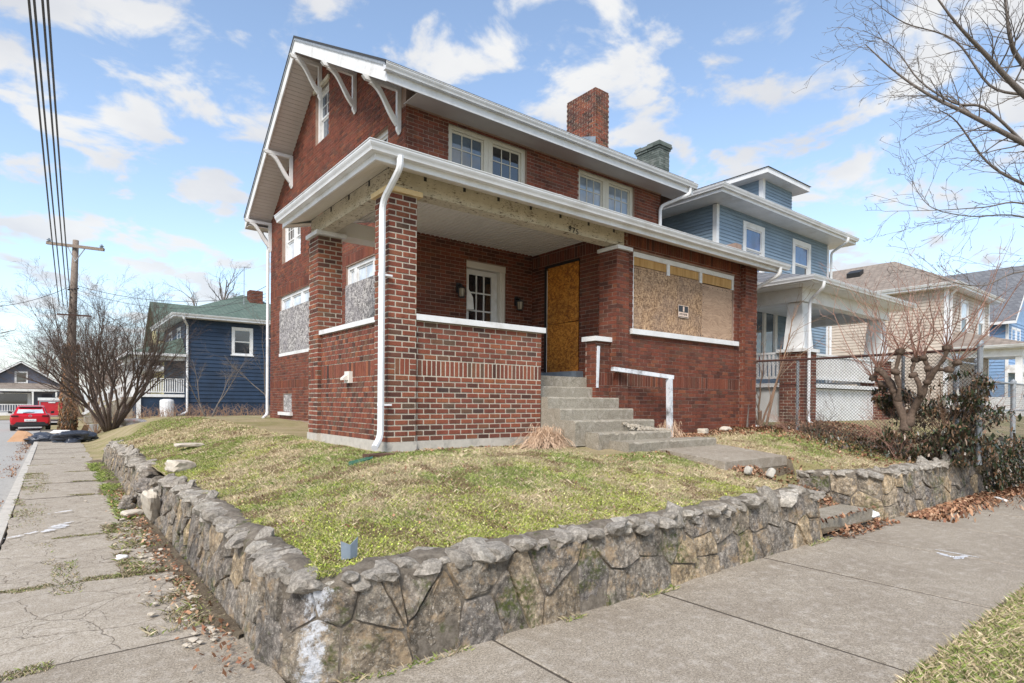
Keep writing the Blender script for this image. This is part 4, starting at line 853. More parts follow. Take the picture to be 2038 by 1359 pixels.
def stone_wall(path, label, hfun, seed, sp=.33, sgn=1, crest_lab=None, far_from=None):
    r = random.Random(seed); wl = thing('retaining_wall', label, 'stone wall')
    path.n = path.n*sgn
    seeds = []; u = 0
    while u < path.L:
        st_ = sp*r.uniform(.7, 1.45); top = hfun(u+st_/2); nrow = 2 if r.random() < .55 else (3 if r.random() < .7 else 1)
        if top < .35: nrow = 1
        for k in range(nrow): seeds.append((u+st_*r.uniform(.25, .75), top*((k+r.uniform(.3, .7))/nrow)))
        u += st_
    if True:
        for _ in range(int(path.L*1.5)): seeds.append((r.uniform(0, path.L), r.uniform(.03, .55)))
    nst = 0; extra = MB()
    for i, (su, sh) in enumerate(seeds):
        poly = [(su-.6, -.02), (su+.6, -.02), (su+.6, hfun(su)), (su-.6, hfun(su))]
        for j, (tu, th) in enumerate(seeds):
            if i == j or abs(tu-su) > 1.2: continue
            dx, dy = tu-su, (th-sh); l = math.hypot(dx, dy)
            if l < 1e-4: continue
            nx_, ny_ = dx/l, dy/l; d = (tu+su)/2*nx_+(th+sh)/2*ny_-.006; poly = clip_poly(poly, nx_, ny_, d)
            if len(poly) < 3: break
        if len(poly) < 3: continue
        poly = [(min(max(a, 0), path.L), b) for a, b in poly]
        A = .5*sum(poly[k-1][0]*poly[k][1]-poly[k][0]*poly[k-1][1] for k in range(len(poly)))
        if abs(A) < .0025: continue
        cu_ = sum(p[0] for p in poly)/len(poly); ch_ = sum(p[1] for p in poly)/len(poly)
        # resample the outline, rough it up
        ring = []
        for k in range(len(poly)):
            p, q = poly[k-1], poly[k]; m_ = max(1, int(math.hypot(q[0]-p[0], q[1]-p[1])/.045))
            for t_ in range(m_):
                f = t_/m_; a, b_ = p[0]+(q[0]-p[0])*f, p[1]+(q[1]-p[1])*f
                if t_ == 0: a += (cu_-a)*.035; b_ += (ch_-b_)*.035
                w = .016*nz(a*14, b_*14, seed); a += (cu_-a)*(.0+w*2); b_ += (ch_-b_)*(.0+w*2); ring.append((a, b_))
        if A < 0: ring = ring[::-1]
        proud = r.uniform(.004, .022); tilt = (r.uniform(-.10, .10), r.uniform(-.10, .08)); n = len(ring); vs = []
        levels = [(1.0, -.05), (1.0, -.004), (.965, .85), (.82, 1.0), (.64, 1.0), (.44, 1.0), (.22, 1.0)]
        planes = [(r.uniform(-.14, .14), r.uniform(-.14, .14), r.uniform(.004, .016)) for _ in range(4)]
        for sc, o in levels:
            for a, b_ in ring:
                aa, bb = cu_+(a-cu_)*sc, ch_+(b_-ch_)*sc; rough = (.010*fbm(aa*9, bb*9, seed+i)+.007*nz(aa*45, bb*45, i)) if sc < 1 else .004*nz(aa*30, bb*30, i)
                fac = min(pa*(aa-cu_)+pb*(bb-ch_)+pc_ for pa, pb, pc_ in planes) if sc < .96 else 0
                out_ = (proud*o if o > 0 else o)+max(-.008, fac)+(tilt[0]*(aa-cu_)+tilt[1]*(bb-ch_))*(1 if o > 0 else 0)+rough
                vs.append(path.pos(aa, bb, out_))
        vs.append(path.pos(cu_, ch_, proud+max(-.03, min(p_[2] for p_ in planes))+.01*fbm(cu_*9, ch_*9, seed+i)))
        fs = [];
        for L_ in range(len(levels)-1):
            for k in range(n): fs.append((L_*n+k, L_*n+(k+1) % n, (L_+1)*n+(k+1) % n, (L_+1)*n+k))
        c0 = (len(levels)-1)*n
        for k in range(n): fs.append((c0+k, c0+(k+1) % n, len(vs)-1))
        if nst < 285:
            b = MB(); b.add(vs, fs); b.build('stone', 'rubble', wl, smooth=False); nst += 1
        else: extra.add(vs, fs)
    if extra.v: extra.build('stones', 'rubble', wl, True, kind='stuff')
    # mortar core with a rough rounded crest
    b = MB(); nu = int(path.L/.04); prof = [(.0, -.009), (.15, -.008), (.3, -.008), (.45, -.008), (.6, -.008), (.75, -.006), (.88, -.002), (1.0, .004), (1.08, -.03), (1.13, -.10), (1.09, -.19), (1.0, -.25), (.6, -.30)]
    vs = []; 
    for i in range(nu+1):
        u = path.L*i/nu; top = hfun(u)
        for k, (f, o) in enumerate(prof):
            h = top*f if f <= 1 else top+(f-1)*.55
            q = fbm(u*7, h*7, seed, 1.0); cr_ = 1 if f > .8 else .45
            vs.append(path.pos(u, max(0, h+cr_*.022*q), o+(.022 if f > .8 else .011)*fbm(u*9, h*9+k, 4, 1.0)))
    m_ = len(prof); fs = [(i*m_+k, (i+1)*m_+k, (i+1)*m_+k+1, i*m_+k+1) for i in range(nu) for k in range(m_-1)]
    fs += [tuple(range(m_))[::-1], tuple(nu*m_+k for k in range(m_))]
    if sgn < 0: fs = [f[::-1] for f in fs]
    b.add(vs, fs); b.build('mortar_core', 'rubble_mortar', wl, True)
    # jagged cresting stones
    u = .05; k = 0
    while u < path.L-.05:
        s_ = r.uniform(.075, .16); top = hfun(u)
        b = MB(); lump(b, s_*r.uniform(.6, .9), s_*r.uniform(.8, 1.25), s_*r.uniform(.32, .5), r, 2, .34, square=.6)
        me = b.mesh('cap_stone', 'rubble_cap', False); o = put('cap_stone', me, wl); x, y, z = path.pos(u, top+r.uniform(-.012, .026), -.07+r.uniform(-.05, .05))
        o.location = (x, y, z); _, _, a, c_ = path.at(u); o.rotation_euler = (r.uniform(-.35, .35), r.uniform(-.35, .35), math.atan2(c_, a)+PI/2+r.uniform(-.5, .5))
        if r.random() < .07: o.rotation_euler = (r.uniform(.7, 1.3), r.uniform(-.3, .3), o.rotation_euler[2]); o.location.z += .03
        u += s_*r.uniform(.62, .95); k += 1
    return wl
ICO = {}
def ico(level):
    if level not in ICO:
        import bmesh
        bm = bmesh.new(); bmesh.ops.create_icosphere(bm, subdivisions=level, radius=1); ICO[level] = ([v.co.copy() for v in bm.verts], [tuple(v.index for v in f.verts) for f in bm.faces]); bm.free()
    return ICO[level]
def lump(b, sx, sy, sz, r, level=2, rough=.28, org=(0, 0, 0), square=.5):
    vs, fs = ico(level); o = Vector((r.uniform(0, 99), r.uniform(0, 99), r.uniform(0, 99))); out_ = []
    for v in vs:
        d = 1+rough*noise.noise(v*1.3+o)+rough*.5*noise.noise(v*3.1+o)+rough*.22*noise.noise(v*7+o)
        m_ = max(abs(v.x), abs(v.y), abs(v.z)); d *= (1-square)+square/m_*.85
        out_.append((org[0]+v.x*d*sx, org[1]+v.y*d*sy, org[2]+v.z*d*sz))
    b.add(out_, fs)
pm = Path(path_main()); pm.n = pm.n
def h_main(u):
    x, y, _, _ = pm.at(u); h = .575+.022*fbm(u*.8, 3)
    if u < 1.2: h *= .55+.45*u/1.2
    d = abs(y-9.7)
    if x < 1.3 and d < 1.0: h -= .34*(1-sst(.35, 1.0, d))           # the broken place
    if x > 7.1: h -= .05
    c_ = math.hypot(x-1.2, y-3.42); h -= .07*max(0, 1-c_/.35)
    return h
chk = pm.at(pm.L*.9); sgn = 1 if chk[3] < 0 else -1
stone_wall(pm, 'long mossy rubble stone retaining wall rounding the corner of the lawn by both sidewalks', h_main, 11, sgn=sgn)
p2 = [(9.10, 4.75), (9.10, 4.2), (9.11, 3.75), (9.14, 3.5), (9.22, 3.34), (9.36, 3.24)]+[(x, 3.21) for x in np.arange(9.5, 16.5, .1)]
pr2 = Path(p2); chk = pr2.at(pr2.L*.8)
stone_wall(pr2, 'shorter rubble stone retaining wall on the right of the sunk entry step, ivy at its far end', lambda u: (.63+.02*fbm(u, 9))*(.8+.2*min(1, u/1.2)), 23, sgn=1 if chk[3] < 0 else -1)
# fallen stones
def rock(name, label, loc, s, rot, mat='stone_block', cat='stone', square=.8, rough=.12, group=None):
    b = MB(); lump(b, s[0], s[1], s[2], random.Random(hash(label) % 999), 3, rough, square=square); o = b.build(name, mat, None, label=label, cat=cat, group=group); o.location = loc; o.rotation_euler = rot; return o
rock('fallen_stone', 'large squared tan stone lying on the lawn behind the broken part of the side wall', (1.42, 9.3, .66), (.20, .15, .10), (.05, .1, .5))
rock('fallen_stone', 'long tan block leaning out of the broken side wall onto the sidewalk', (.98, 8.55, .27), (.08, .12, .24), (.5, -.35, .3))
rock('fallen_stone', 'broken grey stone sitting in the gap of the side wall', (1.08, 9.5, .38), (.17, .2, .12), (.1, .3, .9), 'rubble')
rock('fallen_stone', 'small pale flat stone on the dirt below the broken side wall', (.86, 9.4, .06), (.14, .09, .04), (.1, 0, .4))
for i, (x, y, z, sx, rz, lab) in enumerate(((.84, 9.9, .08, .11, .3, 'grey broken stone on the dirt just beyond the long leaning block'), (.90, 10.35, .10, .13, 1.2, 'brown broken stone resting against the low part of the side wall'), (1.12, 9.05, .50, .12, 2.0, 'grey stone perched on the near lip of the gap in the side wall'), (1.15, 10.25, .46, .13, .7, 'dark stone perched on the far lip of the gap in the side wall'))):
    rock('fallen_stone', lab, (x, y, z), (sx, sx*.7, sx*.55), (.2*i, .3, rz), 'rubble', group='stones fallen from the side wall')
rock('flat_stone', 'flat pale slab lying in the grass beyond the fallen block', (1.95, 11.9, .78), (.26, .17, .035), (.03, .02, .2))
rock('garden_stone', 'rounded tan stone in the leaves under the boarded front window, nearest the handrail', (10.0, 6.72, 1.06), (.14, .10, .06), (0, 0, .3))
rock('garden_stone', 'larger tan stone in the leaves under the boarded front window', (10.75, 6.70, 1.07), (.16, .10, .08), (0, 0, .1), square=.4)
rock('path_stone', 'small white stone on the edge of the sunk entry by the front path slab', (7.25, 4.18, .72), (.06, .05, .06), (.2, .1, .2), 'concrete_clean', group='white stones by the entry', square=.5)
rock('path_stone', 'pointed white stone nearer the wall end by the sunk entry', (7.4, 3.95, .70), (.055, .05, .07), (.5, .1, .9), 'concrete_clean', group='white stones by the entry', square=.5)
# ================================================================= GRASS, LEAVES
def blades(name, pts, hts, cols, wid, kind='stuff', seed=0, bend=.5, flat=0, mat='foliage', parent=None, **kw):
    """one crossed-free bent blade of two triangles at every point; pts (n,3)"""
    r = np.random.RandomState(seed); n = len(pts); a = r.rand(n)*2*PI; w = wid*(.6+.8*r.rand(n)); dx, dy = np.cos(a)*w/2, np.sin(a)*w/2
    la = r.rand(n)*2*PI; ln = hts*bend*(.3+1.2*r.rand(n)); lx, ly = np.cos(la)*ln, np.sin(la)*ln
    v = np.zeros((n, 4, 3)); v[:, 0] = pts; v[:, 0, 0] -= dx; v[:, 0, 1] -= dy; v[:, 1] = pts; v[:, 1, 0] += dx; v[:, 1, 1] += dy
    v[:, 2] = pts; v[:, 2, 0] += lx*.35+dx*.7; v[:, 2, 1] += ly*.35+dy*.7; v[:, 2, 2] += hts*.6
    v[:, 3] = pts; v[:, 3, 0] += lx; v[:, 3, 1] += ly; v[:, 3, 2] += hts*(1-flat)
    f = np.zeros((n, 2, 3), int); i = np.arange(n)*4; f[:, 0] = np.stack([i, i+1, i+2], 1); f[:, 1] = np.stack([i, i+2, i+3], 1)
    return raw_mesh(name, v.reshape(-1, 3), f.reshape(-1, 3), np.repeat(cols, 2, 0), mat, kind, parent, **kw)
def raw_mesh(name, v, f, fc, mat, kind='stuff', parent=None, **kw):
    me = bpy.data.meshes.new(name); me.vertices.add(len(v)); me.vertices.foreach_set('co', v.astype(np.float32).ravel())
    me.loops.add(f.size); me.loops.foreach_set('vertex_index', f.astype(np.int32).ravel()); me.polygons.add(len(f)); me.polygons.foreach_set('loop_start', (np.arange(len(f))*f.shape[1]).astype(np.int32))
    me.update(); me.validate(); a = me.attributes.new('col', 'FLOAT_COLOR', 'FACE'); c = np.ones((len(f), 4), np.float32); c[:, :3] = fc; a.data.foreach_set('color', c.ravel())
    me.materials.append(MAT[mat]); return put(name, me, parent, kind=kind, **kw)
def vnoise(x, y, s, seed):
    """smooth value noise for arrays"""
    r = np.random.RandomState(seed); g = r.rand(64, 64); u, v = (x*s) % 63, (y*s) % 63; i, j = u.astype(int), v.astype(int); fu, fv = u-i, v-j; fu = fu*fu*(3-2*fu); fv = fv*fv*(3-2*fv)
    return (g[i, j]*(1-fu)+g[i+1, j]*fu)*(1-fv)+(g[i, j+1]*(1-fu)+g[i+1, j+1]*fu)*fv
Hx = np.linspace(-2, 16, 181); Hy = np.linspace(-1, 24, 251)
Hg = np.array([[H(x, y) for y in Hy] for x in Hx])
def Hv(x, y):
    u = np.clip((x+2)/.1, 0, 179.9); v = np.clip((y+1)/.1, 0, 249.9); i, j = u.astype(int), v.astype(int); a, b_ = u-i, v-j
    return (Hg[i, j]*(1-a)+Hg[i+1, j]*a)*(1-b_)+(Hg[i, j+1]*(1-a)+Hg[i+1, j+1]*a)*b_
STRAW = np.array([[.56, .46, .29], [.66, .56, .37], [.44, .34, .21], [.60, .48, .32]]); GREEN = np.array([[.20, .26, .06], [.29, .35, .09], [.13, .18, .045], [.36, .40, .13]]); LIME = np.array([[.37, .43, .07], [.46, .49, .11], [.25, .32, .055], [.52, .48, .22], [.30, .25, .12]])
def inside(x, y):
    """where turf grows on the lot"""
    ok = (x > 1.22) & (y > 3.42)
    ok &= ~((x > 3.38) & (y > 6.92) & (x < 12.4)); ok &= ~((x > 3.38) & (x < 5.1) & (y > 6.9) & (y < 10)) & ~((x > 4.98) & (y > 9.5) & (y < 17.95)) & ~((x > 5.9) & (y > 5.6) & (x < 8.9))
    ok &= ~((x > 7.26+np.maximum(0, y-3.75)*.95) & (x < 9.2) & (y < 4.56)); ok &= ~((x > 7.2) & (x < 9.0) & (y > 4.5) & (y < 6.65))
    return ok
def turf(name, x0, x1, y0, y1, n, hmin, hmax, wid, seed, fn=inside, lime=True, straw=.55):
    r = np.random.RandomState(seed); x = x0+(x1-x0)*r.rand(n); y = y0+(y1-y0)*r.rand(n); k = fn(x, y); x, y = x[k], y[k]
    cl = vnoise(x, y, 3.1, 3)*.5+vnoise(x, y, 9, 4)*.3+vnoise(x, y, 27, 5)*.2
    keep = r.rand(len(x)) < .6+.7*cl; x, y, cl = x[keep], y[keep], cl[keep]
    big = vnoise(x, y, .55, 8)*.6+vnoise(x, y, 1.9, 9)*.4
    pg = np.clip((big-straw+.08)*4+.4-.10*np.clip((x-3)/4, 0, 1), .10, .85); g = r.rand(len(x)) < pg
    col = np.where(g[:, None], GREEN[r.randint(0, 4, len(x))], STRAW[r.randint(0, 4, len(x))]).astype(float)
    if lime:
        dw = np.minimum(y-3.3, (x-1.1)*1.3); pl = np.clip(.80-dw*.50+1.2*(vnoise(x, y, 1.3, 21)-.5)+.8*(vnoise(x, y, 6, 25)-.5), 0, .8)*(x < 6.5)*(y < 12); l = r.rand(len(x)) < pl; col = np.where(l[:, None], LIME[r.randint(0, 5, len(x))], col)
    col *= (.75+.5*r.rand(len(x)))[:, None]
    col *= (.62+.62*vnoise(x, y, 7, 31)*.5+.62*vnoise(x, y, 21, 32)*.5)[:, None]; dead = (vnoise(x, y, 4.3, 33) > .72) & (r.rand(len(x)) < .6); col[dead] = np.array([.22, .15, .09])*(.7+.6*r.rand(dead.sum()))[:, None]
    h = (hmin+(hmax-hmin)*r.rand(len(x)))*(.7+.6*cl)
    return x, y, h, col, wid
for (nm, args) in (('a', (1.15, 7.9, 3.4, 7.0, 300000, .010, .034, .0042, 1)), ('b', (1.15, 5.0, 7.0, 12.0, 130000, .012, .036, .006, 2)), ('c', (1.15, 5.0, 12.0, 22, 80000, .015, .045, .010, 3)), ('d', (8.9, 12.4, 3.4, 7.0, 80000, .012, .036, .006, 4))):
    x, y, h, col, wd_ = turf(nm, *args, straw=.66 if nm == 'd' else .52, lime=nm != 'd')
    blades('grass', np.stack([x, y, Hv(x, y)-.004], 1), h, col, wd_, seed=args[-1], bend=.9)
# taller straw clumps
r = np.random.RandomState(31); cxs = r.uniform(1.5, 12, 420); cys = r.uniform(3.5, 14, 420); k = inside(cxs, cys); cxs, cys = cxs[k], cys[k]
x = np.repeat(cxs, 36)+r.normal(0, .045, len(cxs)*36); y = np.repeat(cys, 36)+r.normal(0, .045, len(cxs)*36); k = inside(x, y); x, y = x[k], y[k]
blades('grass', np.stack([x, y, Hv(x, y)], 1), r.uniform(.02, .055, len(x)), np.where((r.rand(len(x)) < .25)[:, None], GREEN[r.randint(0, 4, len(x))], STRAW[r.randint(0, 4, len(x))]), .0035, seed=9, bend=1.2)
# longer tufts hanging over the wall top, weeds at its foot
ut = r.uniform(.4, pm.L-.5, 9000); kt = vnoise(ut*1.0, ut*0+2, 2.3, 61)+.4*vnoise(ut, ut*0+5, 9, 62) > .62; ut = ut[kt]; PP = np.array([pm.pos(float(u), h_main(float(u)), -.24-.05*rng.random(), 0) for u in ut])
gg = r.rand(len(ut)); colt = np.where((gg < .45)[:, None], LIME[r.randint(0, 5, len(ut))], np.where((gg < .7)[:, None], GREEN[r.randint(0, 4, len(ut))], STRAW[r.randint(0, 4, len(ut))]))*(.6+.6*r.rand(len(ut)))[:, None]
blades('grass', PP-np.array([0, 0, .035]), r.uniform(.03, .085, len(ut)), colt, .0045, seed=71, bend=1.4)
uf = r.uniform(1.0, pm.L-1.0, 5000); kt = vnoise(uf, uf*0+8, 1.9, 63) > .66; uf = uf[kt]; PP = np.array([pm.pos(float(u), .02, .03+.05*rng.random(), 0) for u in uf])
blades('weeds', PP, r.uniform(.012, .05, len(uf)), np.concatenate([GREEN*.8, STRAW*.7])[r.randint(0, 8, len(uf))], .004, seed=72, bend=1.3)
# creeping yellow-green ground cover by the corner
def leaflets(name, x, y, z, s, col, seed, mat='foliage', tilt=.5, parent=None, **kw):
    r = np.random.RandomState(seed); n = len(x); a = r.rand(n)*2*PI; c_, s_ = np.cos(a), np.sin(a); t1, t2 = r.normal(0, tilt, n), r.normal(0, tilt, n); P = np.stack([x, y, z], 1)
    e1 = np.stack([c_, s_, t1], 1)*s[:, None]*.5; e2 = np.stack([-s_, c_, t2], 1)*s[:, None]*.36
    v = np.stack([P-e1, P-e2*.9+e1*.1, P+e1, P+e2*.9+e1*.1], 1); v[:, 2, 2] += s*.15; v[:, 0, 2] -= s*.1
    f = np.arange(n*4).reshape(n, 4); return raw_mesh(name, v.reshape(-1, 3), f, col, mat, 'stuff', parent, **kw)
n = 110000; x = r.uniform(1.2, 6.5, n); y = r.uniform(3.38, 9.5, n); dw = np.minimum(y-3.3, (x-1.1)*1.4); p = np.clip(1.0-dw*.60+1.2*(vnoise(x, y, 1.3, 21)-.5)+1.1*(vnoise(x, y, 6, 25)-.5), 0, 1)**1.5
k = (r.rand(n) < p) & inside(x, y); x, y = x[k], y[k]
leaflets('ground_cover', x, y, Hv(x, y)+.004+.022*r.rand(len(x)), r.uniform(.008, .02, len(x)), LIME[r.randint(0, 5, len(x))]*(.6+.8*r.rand(len(x)))[:, None], 5)
# verge in the right foreground
n = 150000; x = r.uniform(3.2, 12.5, n); y = r.uniform(-.8, 1.27, n); k = y < 1.27+.06*(vnoise(x, x*0+3, 3, 2)-.5)+.03*(vnoise(x, x*0+3, 19, 2)-.5); x, y = x[k], y[k]
b = MB(); b.quad((2.6, -3, .0), (60, -3, .0), (60, 1.27, .0), (2.6, 1.27, .0)); b.build('front_verge', 'lawn_soil', kind='structure')
g = r.rand(len(x)) < .42; col = np.where(g[:, None], GREEN[r.randint(0, 4, len(x))], STRAW[r.randint(0, 4, len(x))])*(.7+.5*r.rand(len(x)))[:, None]
blades('grass', np.stack([x, y, x*0+.0], 1), r.uniform(.015, .05, len(x)), col, .0035, seed=12, bend=1.1)
# weeds and grass in the joints of the side walk
def strip_noise(n, x0, x1, y0, y1, thr, s, seed):
    x = r.uniform(x0, x1, n); y = r.uniform(y0, y1, n); k = vnoise(x, y, s, seed)*.65+vnoise(x, y, s*4, seed+1)*.35 > thr; return x[k], y[k]
xs_, ys_, hs_, cs_ = [], [], [], []
def addw(x, y, hmax, cols): xs_.append(x); ys_.append(y); hs_.append(r.uniform(.01, hmax, len(x))); cs_.append(cols[r.randint(0, len(cols), len(x))]*(.6+.7*r.rand(len(x)))[:, None])
MIXG = np.concatenate([GREEN*.8, STRAW*.7, STRAW*.45])
for yj in (4.45, 6.35, 8.45, 10.3, 12.2, 14.3, 16.3, 18.4, 20.4):
    x, y = strip_noise(2600, -.46, .95, yj-.07, yj+.07, .52, 2.2, int(yj*3)); addw(x, y+.03*np.sin(x*7), .022, MIXG)
x, y = strip_noise(9000, .50, 1.0, 4.6, 9.0, .50, 1.7, 51); addw(x, y, .05, MIXG)
x, y = strip_noise(6000, .70, 1.0, 9, 18, .46, 1.7, 52); addw(x, y, .07, GREEN)
x, y = strip_noise(12000, -.46, .25, 9.3, 16.5, .50, 1.6, 53); kq = r.rand(len(x)) < np.clip(1.1-(x+.46)*2.4, 0, 1)*np.clip((y-9.3)*.9, 0, 1); x, y = x[kq], y[kq]; addw(x, y, .03, MIXG)
x, y = strip_noise(3500, -.46, .2, 6.0, 8.9, .60, 1.1, 54); addw(x, y, .03, MIXG)
x, y, h, col = np.concatenate(xs_), np.concatenate(ys_), np.concatenate(hs_), np.concatenate(cs_)
blades('weeds', np.stack([x, y, np.array([street_z(v) for v in y])+.0], 1), h, col, .006, seed=44, bend=1.3)
# soil washed over the walk beside the wall
def soil(x, y):
    w = (.30*max(0, nz(x*0, y, 2, .9)+.55)+.14*nz(x, y, 0, 3)+.07*nz(x, y, 0, 9)+.08)*sst(4.2, 5.0, y)+.001; d = (.98-x)
    return street_z(y)+(.035*sst(w, w*.2, d) if d < w else -.03)-.004+.010*fbm(x, y, 0, 9)*(1 if d < w else 0)
grid('dirt', .1, 1.02, 4.2, 19, 60, 420, soil, 'dirt', kind='stuff')
# leaf litter
BROWN = np.array([[.26, .13, .07], [.34, .19, .11], [.18, .09, .05], [.42, .27, .17], [.22, .10, .06]])
def litter(n, fx, zf, smin=.02, smax=.06, seed=1, name='fallen_leaves'):
    rr = np.random.RandomState(seed); x, y = fx(rr, n); z = zf(x, y)+rr.rand(len(x))*.03+.006
    leaflets(name, x, y, z, rr.uniform(smin, smax, len(x)), BROWN[rr.randint(0, 5, len(x))]*(.55+.8*rr.rand(len(x)))[:, None], seed, tilt=.55)
zs0 = lambda x, y: x*0+.004
def f1(rr, n): x = 9.6+rr.rand(n)*9; y = 3.12-np.abs(rr.normal(0, .20+.02*(x-9.6), n)); return x, y
litter(5200, f1, zs0, .03, .075, 1)
def f2(rr, n): x = rr.uniform(7.45, 9.05, n); y = rr.uniform(3.0, 4.5, n); k = ~((y > 3.35) & (y < 3.78)); return x[k], y[k]
litter(1500, f2, lambda x, y: np.where(y > 3.75, Hv(x, y), np.where(y > 3.3, .15, .0)), .03, .07, 2)
def f3(rr, n): x = rr.uniform(8.2, 14, n); y = 6.95-np.abs(rr.normal(0, .30+.10*np.clip(x-10, 0, 4), n)); return x, y
litter(4200, f3, Hv, .03, .07, 3)
def f4(rr, n): x = rr.uniform(10.6, 15, n); y = rr.uniform(3.4, 7, n); k = rr.rand(n) < np.clip((x-10.6)/1.5, 0, 1); return x[k], y[k]
litter(7000, f4, Hv, .03, .07, 4)
def f5(rr, n): x = rr.uniform(1.3, 12, n); y = rr.uniform(3.5, 7, n); k = inside(x, y); return x[k], y[k]
litter(1500, f5, Hv, .012, .035, 5)
def f9(rr, n): x = -.64-np.abs(rr.normal(0, .16, n)); y = rr.uniform(8, 34, n); k = vnoise(x*2, y, .8, 5) > .42; return x[k], y[k]
litter(1600, f9, lambda x, y: np.array([street_z(v) for v in y])-.115, .02, .05, 9)
def f7(rr, n): x = rr.uniform(7.3, 9.3, n); y = rr.uniform(3.9, 4.6, n); return x, y
litter(900, f7, lambda x, y: Hv(x, y)+.01, .03, .06, 7)
def f8(rr, n): x = np.concatenate([rr.uniform(3.4, 6.2, n//2), rr.uniform(5.9, 9.2, n-n//2)]); y = np.concatenate([6.86-np.abs(rr.normal(0, .08, n//2)), 5.55-np.abs(rr.normal(0, .15, n-n//2))]); return x, y
litter(500, f8, Hv, .02, .045, 8)
def f6(rr, n): x = .96-np.abs(rr.normal(0, .15, n)); y = rr.uniform(3.6, 12, n); return x, y
litter(900, f6, lambda x, y: x*0+.02, .015, .045, 6)
# pebbles and broken bits beside the walk
b = MB(); rr = random.Random(8)
for i in range(260):
    y = rr.uniform(4.2, 12); x = .95-abs(rr.gauss(0, .16)); s = rr.uniform(.008, .035); lump(b, s, s*rr.uniform(.6, 1), s*.4, rr, 1, .3, (x, y, street_z(y)+.02))
for i in range(120):
    x = rr.uniform(8.3, 12); y = 6.9-abs(rr.gauss(0, .1)); s = rr.uniform(.01, .03); lump(b, s, s, s*.5, rr, 1, .3, (x, y, H(x, y)+.01))
b.build('gravel', 'stone_block', kind='stuff')
# dried ornamental grass clumps
def dry_clump(loc, n, hgt, spread, label, seed):
    r2 = random.Random(seed); b = MB(); t_ = thing('dry_grass_clump', label, 'dry grass', 'dried ornamental grasses', loc=loc)
    for i in range(n):
        a = r2.uniform(0, 2*PI); d = r2.uniform(.2, 1); h = hgt*r2.uniform(.5, 1)*(1.25-d*.5); w = .003; pts = []
        bx_, by_ = r2.gauss(0, .10), r2.gauss(0, .06); a2 = r2.gauss(0, .7)
        for k in range(7):
            f = k/6; rad = spread*d*1.1*f; z = h*(1.2-.7*d)*math.sin(PI*min(1, .12+f*(.45+.5*d))); pts.append((bx_+math.cos(a+a2*f)*rad, by_+math.sin(a+a2*f)*rad*.8, max(.004, z)))
        ca, sa = -math.sin(a)*w, math.cos(a)*w
        for p, q in zip(pts, pts[1:]): b.add([(p[0]-ca, p[1]-sa, p[2]), (p[0]+ca, p[1]+sa, p[2]), (q[0]+ca, q[1]+sa, q[2]), (q[0]-ca, q[1]-sa, q[2])], [(0, 1, 2, 3)])
    b.build('blades', 'dry_blade', t_, kind='stuff')
simple('dry_blade', (.50, .34, .22), (.66, .48, .34), 30, .9, 0)
dry_clump((5.72, 6.50, H(5.7, 6.5)), 1100, .30, .42, 'low spreading clump of dried pale grass between the porch parapet and the steps', 1)
dry_clump((8.95, 6.72, H(9, 6.7)), 300, .34, .26, 'upright tuft of dried grass between the broken steps and the handrail post', 2)
# marks sprayed on the walks
simple('spray_white', (.74, .76, .80), (.86, .88, .92), 30, .7, .3)
def spray(pts_list, label, z=.006, seed=1, brk=.0):
    r2 = random.Random(seed); b = MB()
    for (x0, y0, x1, y1, w) in pts_list:
        n = max(3, int(math.hypot(x1-x0, y1-y0)/.02)); dx, dy = x1-x0, y1-y0; l = math.hypot(dx, dy); px2, py2 = -dy/l, dx/l
        for i in range(n):
            f = i/n; ww = w*(.35+.65*math.sin(PI*(f*.9+.05)))*(1+.5*nz(f*9, seed))
            if r2.random() < brk: continue
            x, y = x0+dx*f, y0+dy*f; e = l/n*.6; q = r2.uniform(.6, 1.1)
            zz2 = z+street_z(y); b.add([(x-px2*ww*q, y-py2*ww*q, zz2), (x+px2*ww, y+py2*ww, zz2), (x+dx/l*e+px2*ww*.9, y+dy/l*e+py2*ww*.9, zz2), (x+dx/l*e-px2*ww*q, y+dy/l*e-py2*ww*q, zz2)], [(0, 1, 2, 3)])
    return b.build('paint_mark', 'spray_white', side)
def gz(px, py): p = on_z(px, py, 0); return p[0], p[1]
def sg_(a, b_, w): p, q = gz(*a), gz(*b_); return (p[0], p[1], q[0], q[1], w)
spray([sg_((1862, 1094), (1950, 1110), .016), sg_((1866, 1100), (1890, 1108), .035), sg_((1886, 1107), (1920, 1112), .05), sg_((1900, 1113), (1925, 1106), .035)], '', .004, 2)
spray([sg_((20, 1072), (75, 1058), .035), sg_((85, 1060), (135, 1045), .07), sg_((95, 1052), (145, 1038), .05), sg_((90, 1024), (150, 1014), .035), sg_((0, 1075), (40, 1066), .015)], '', .018, 4, .3)
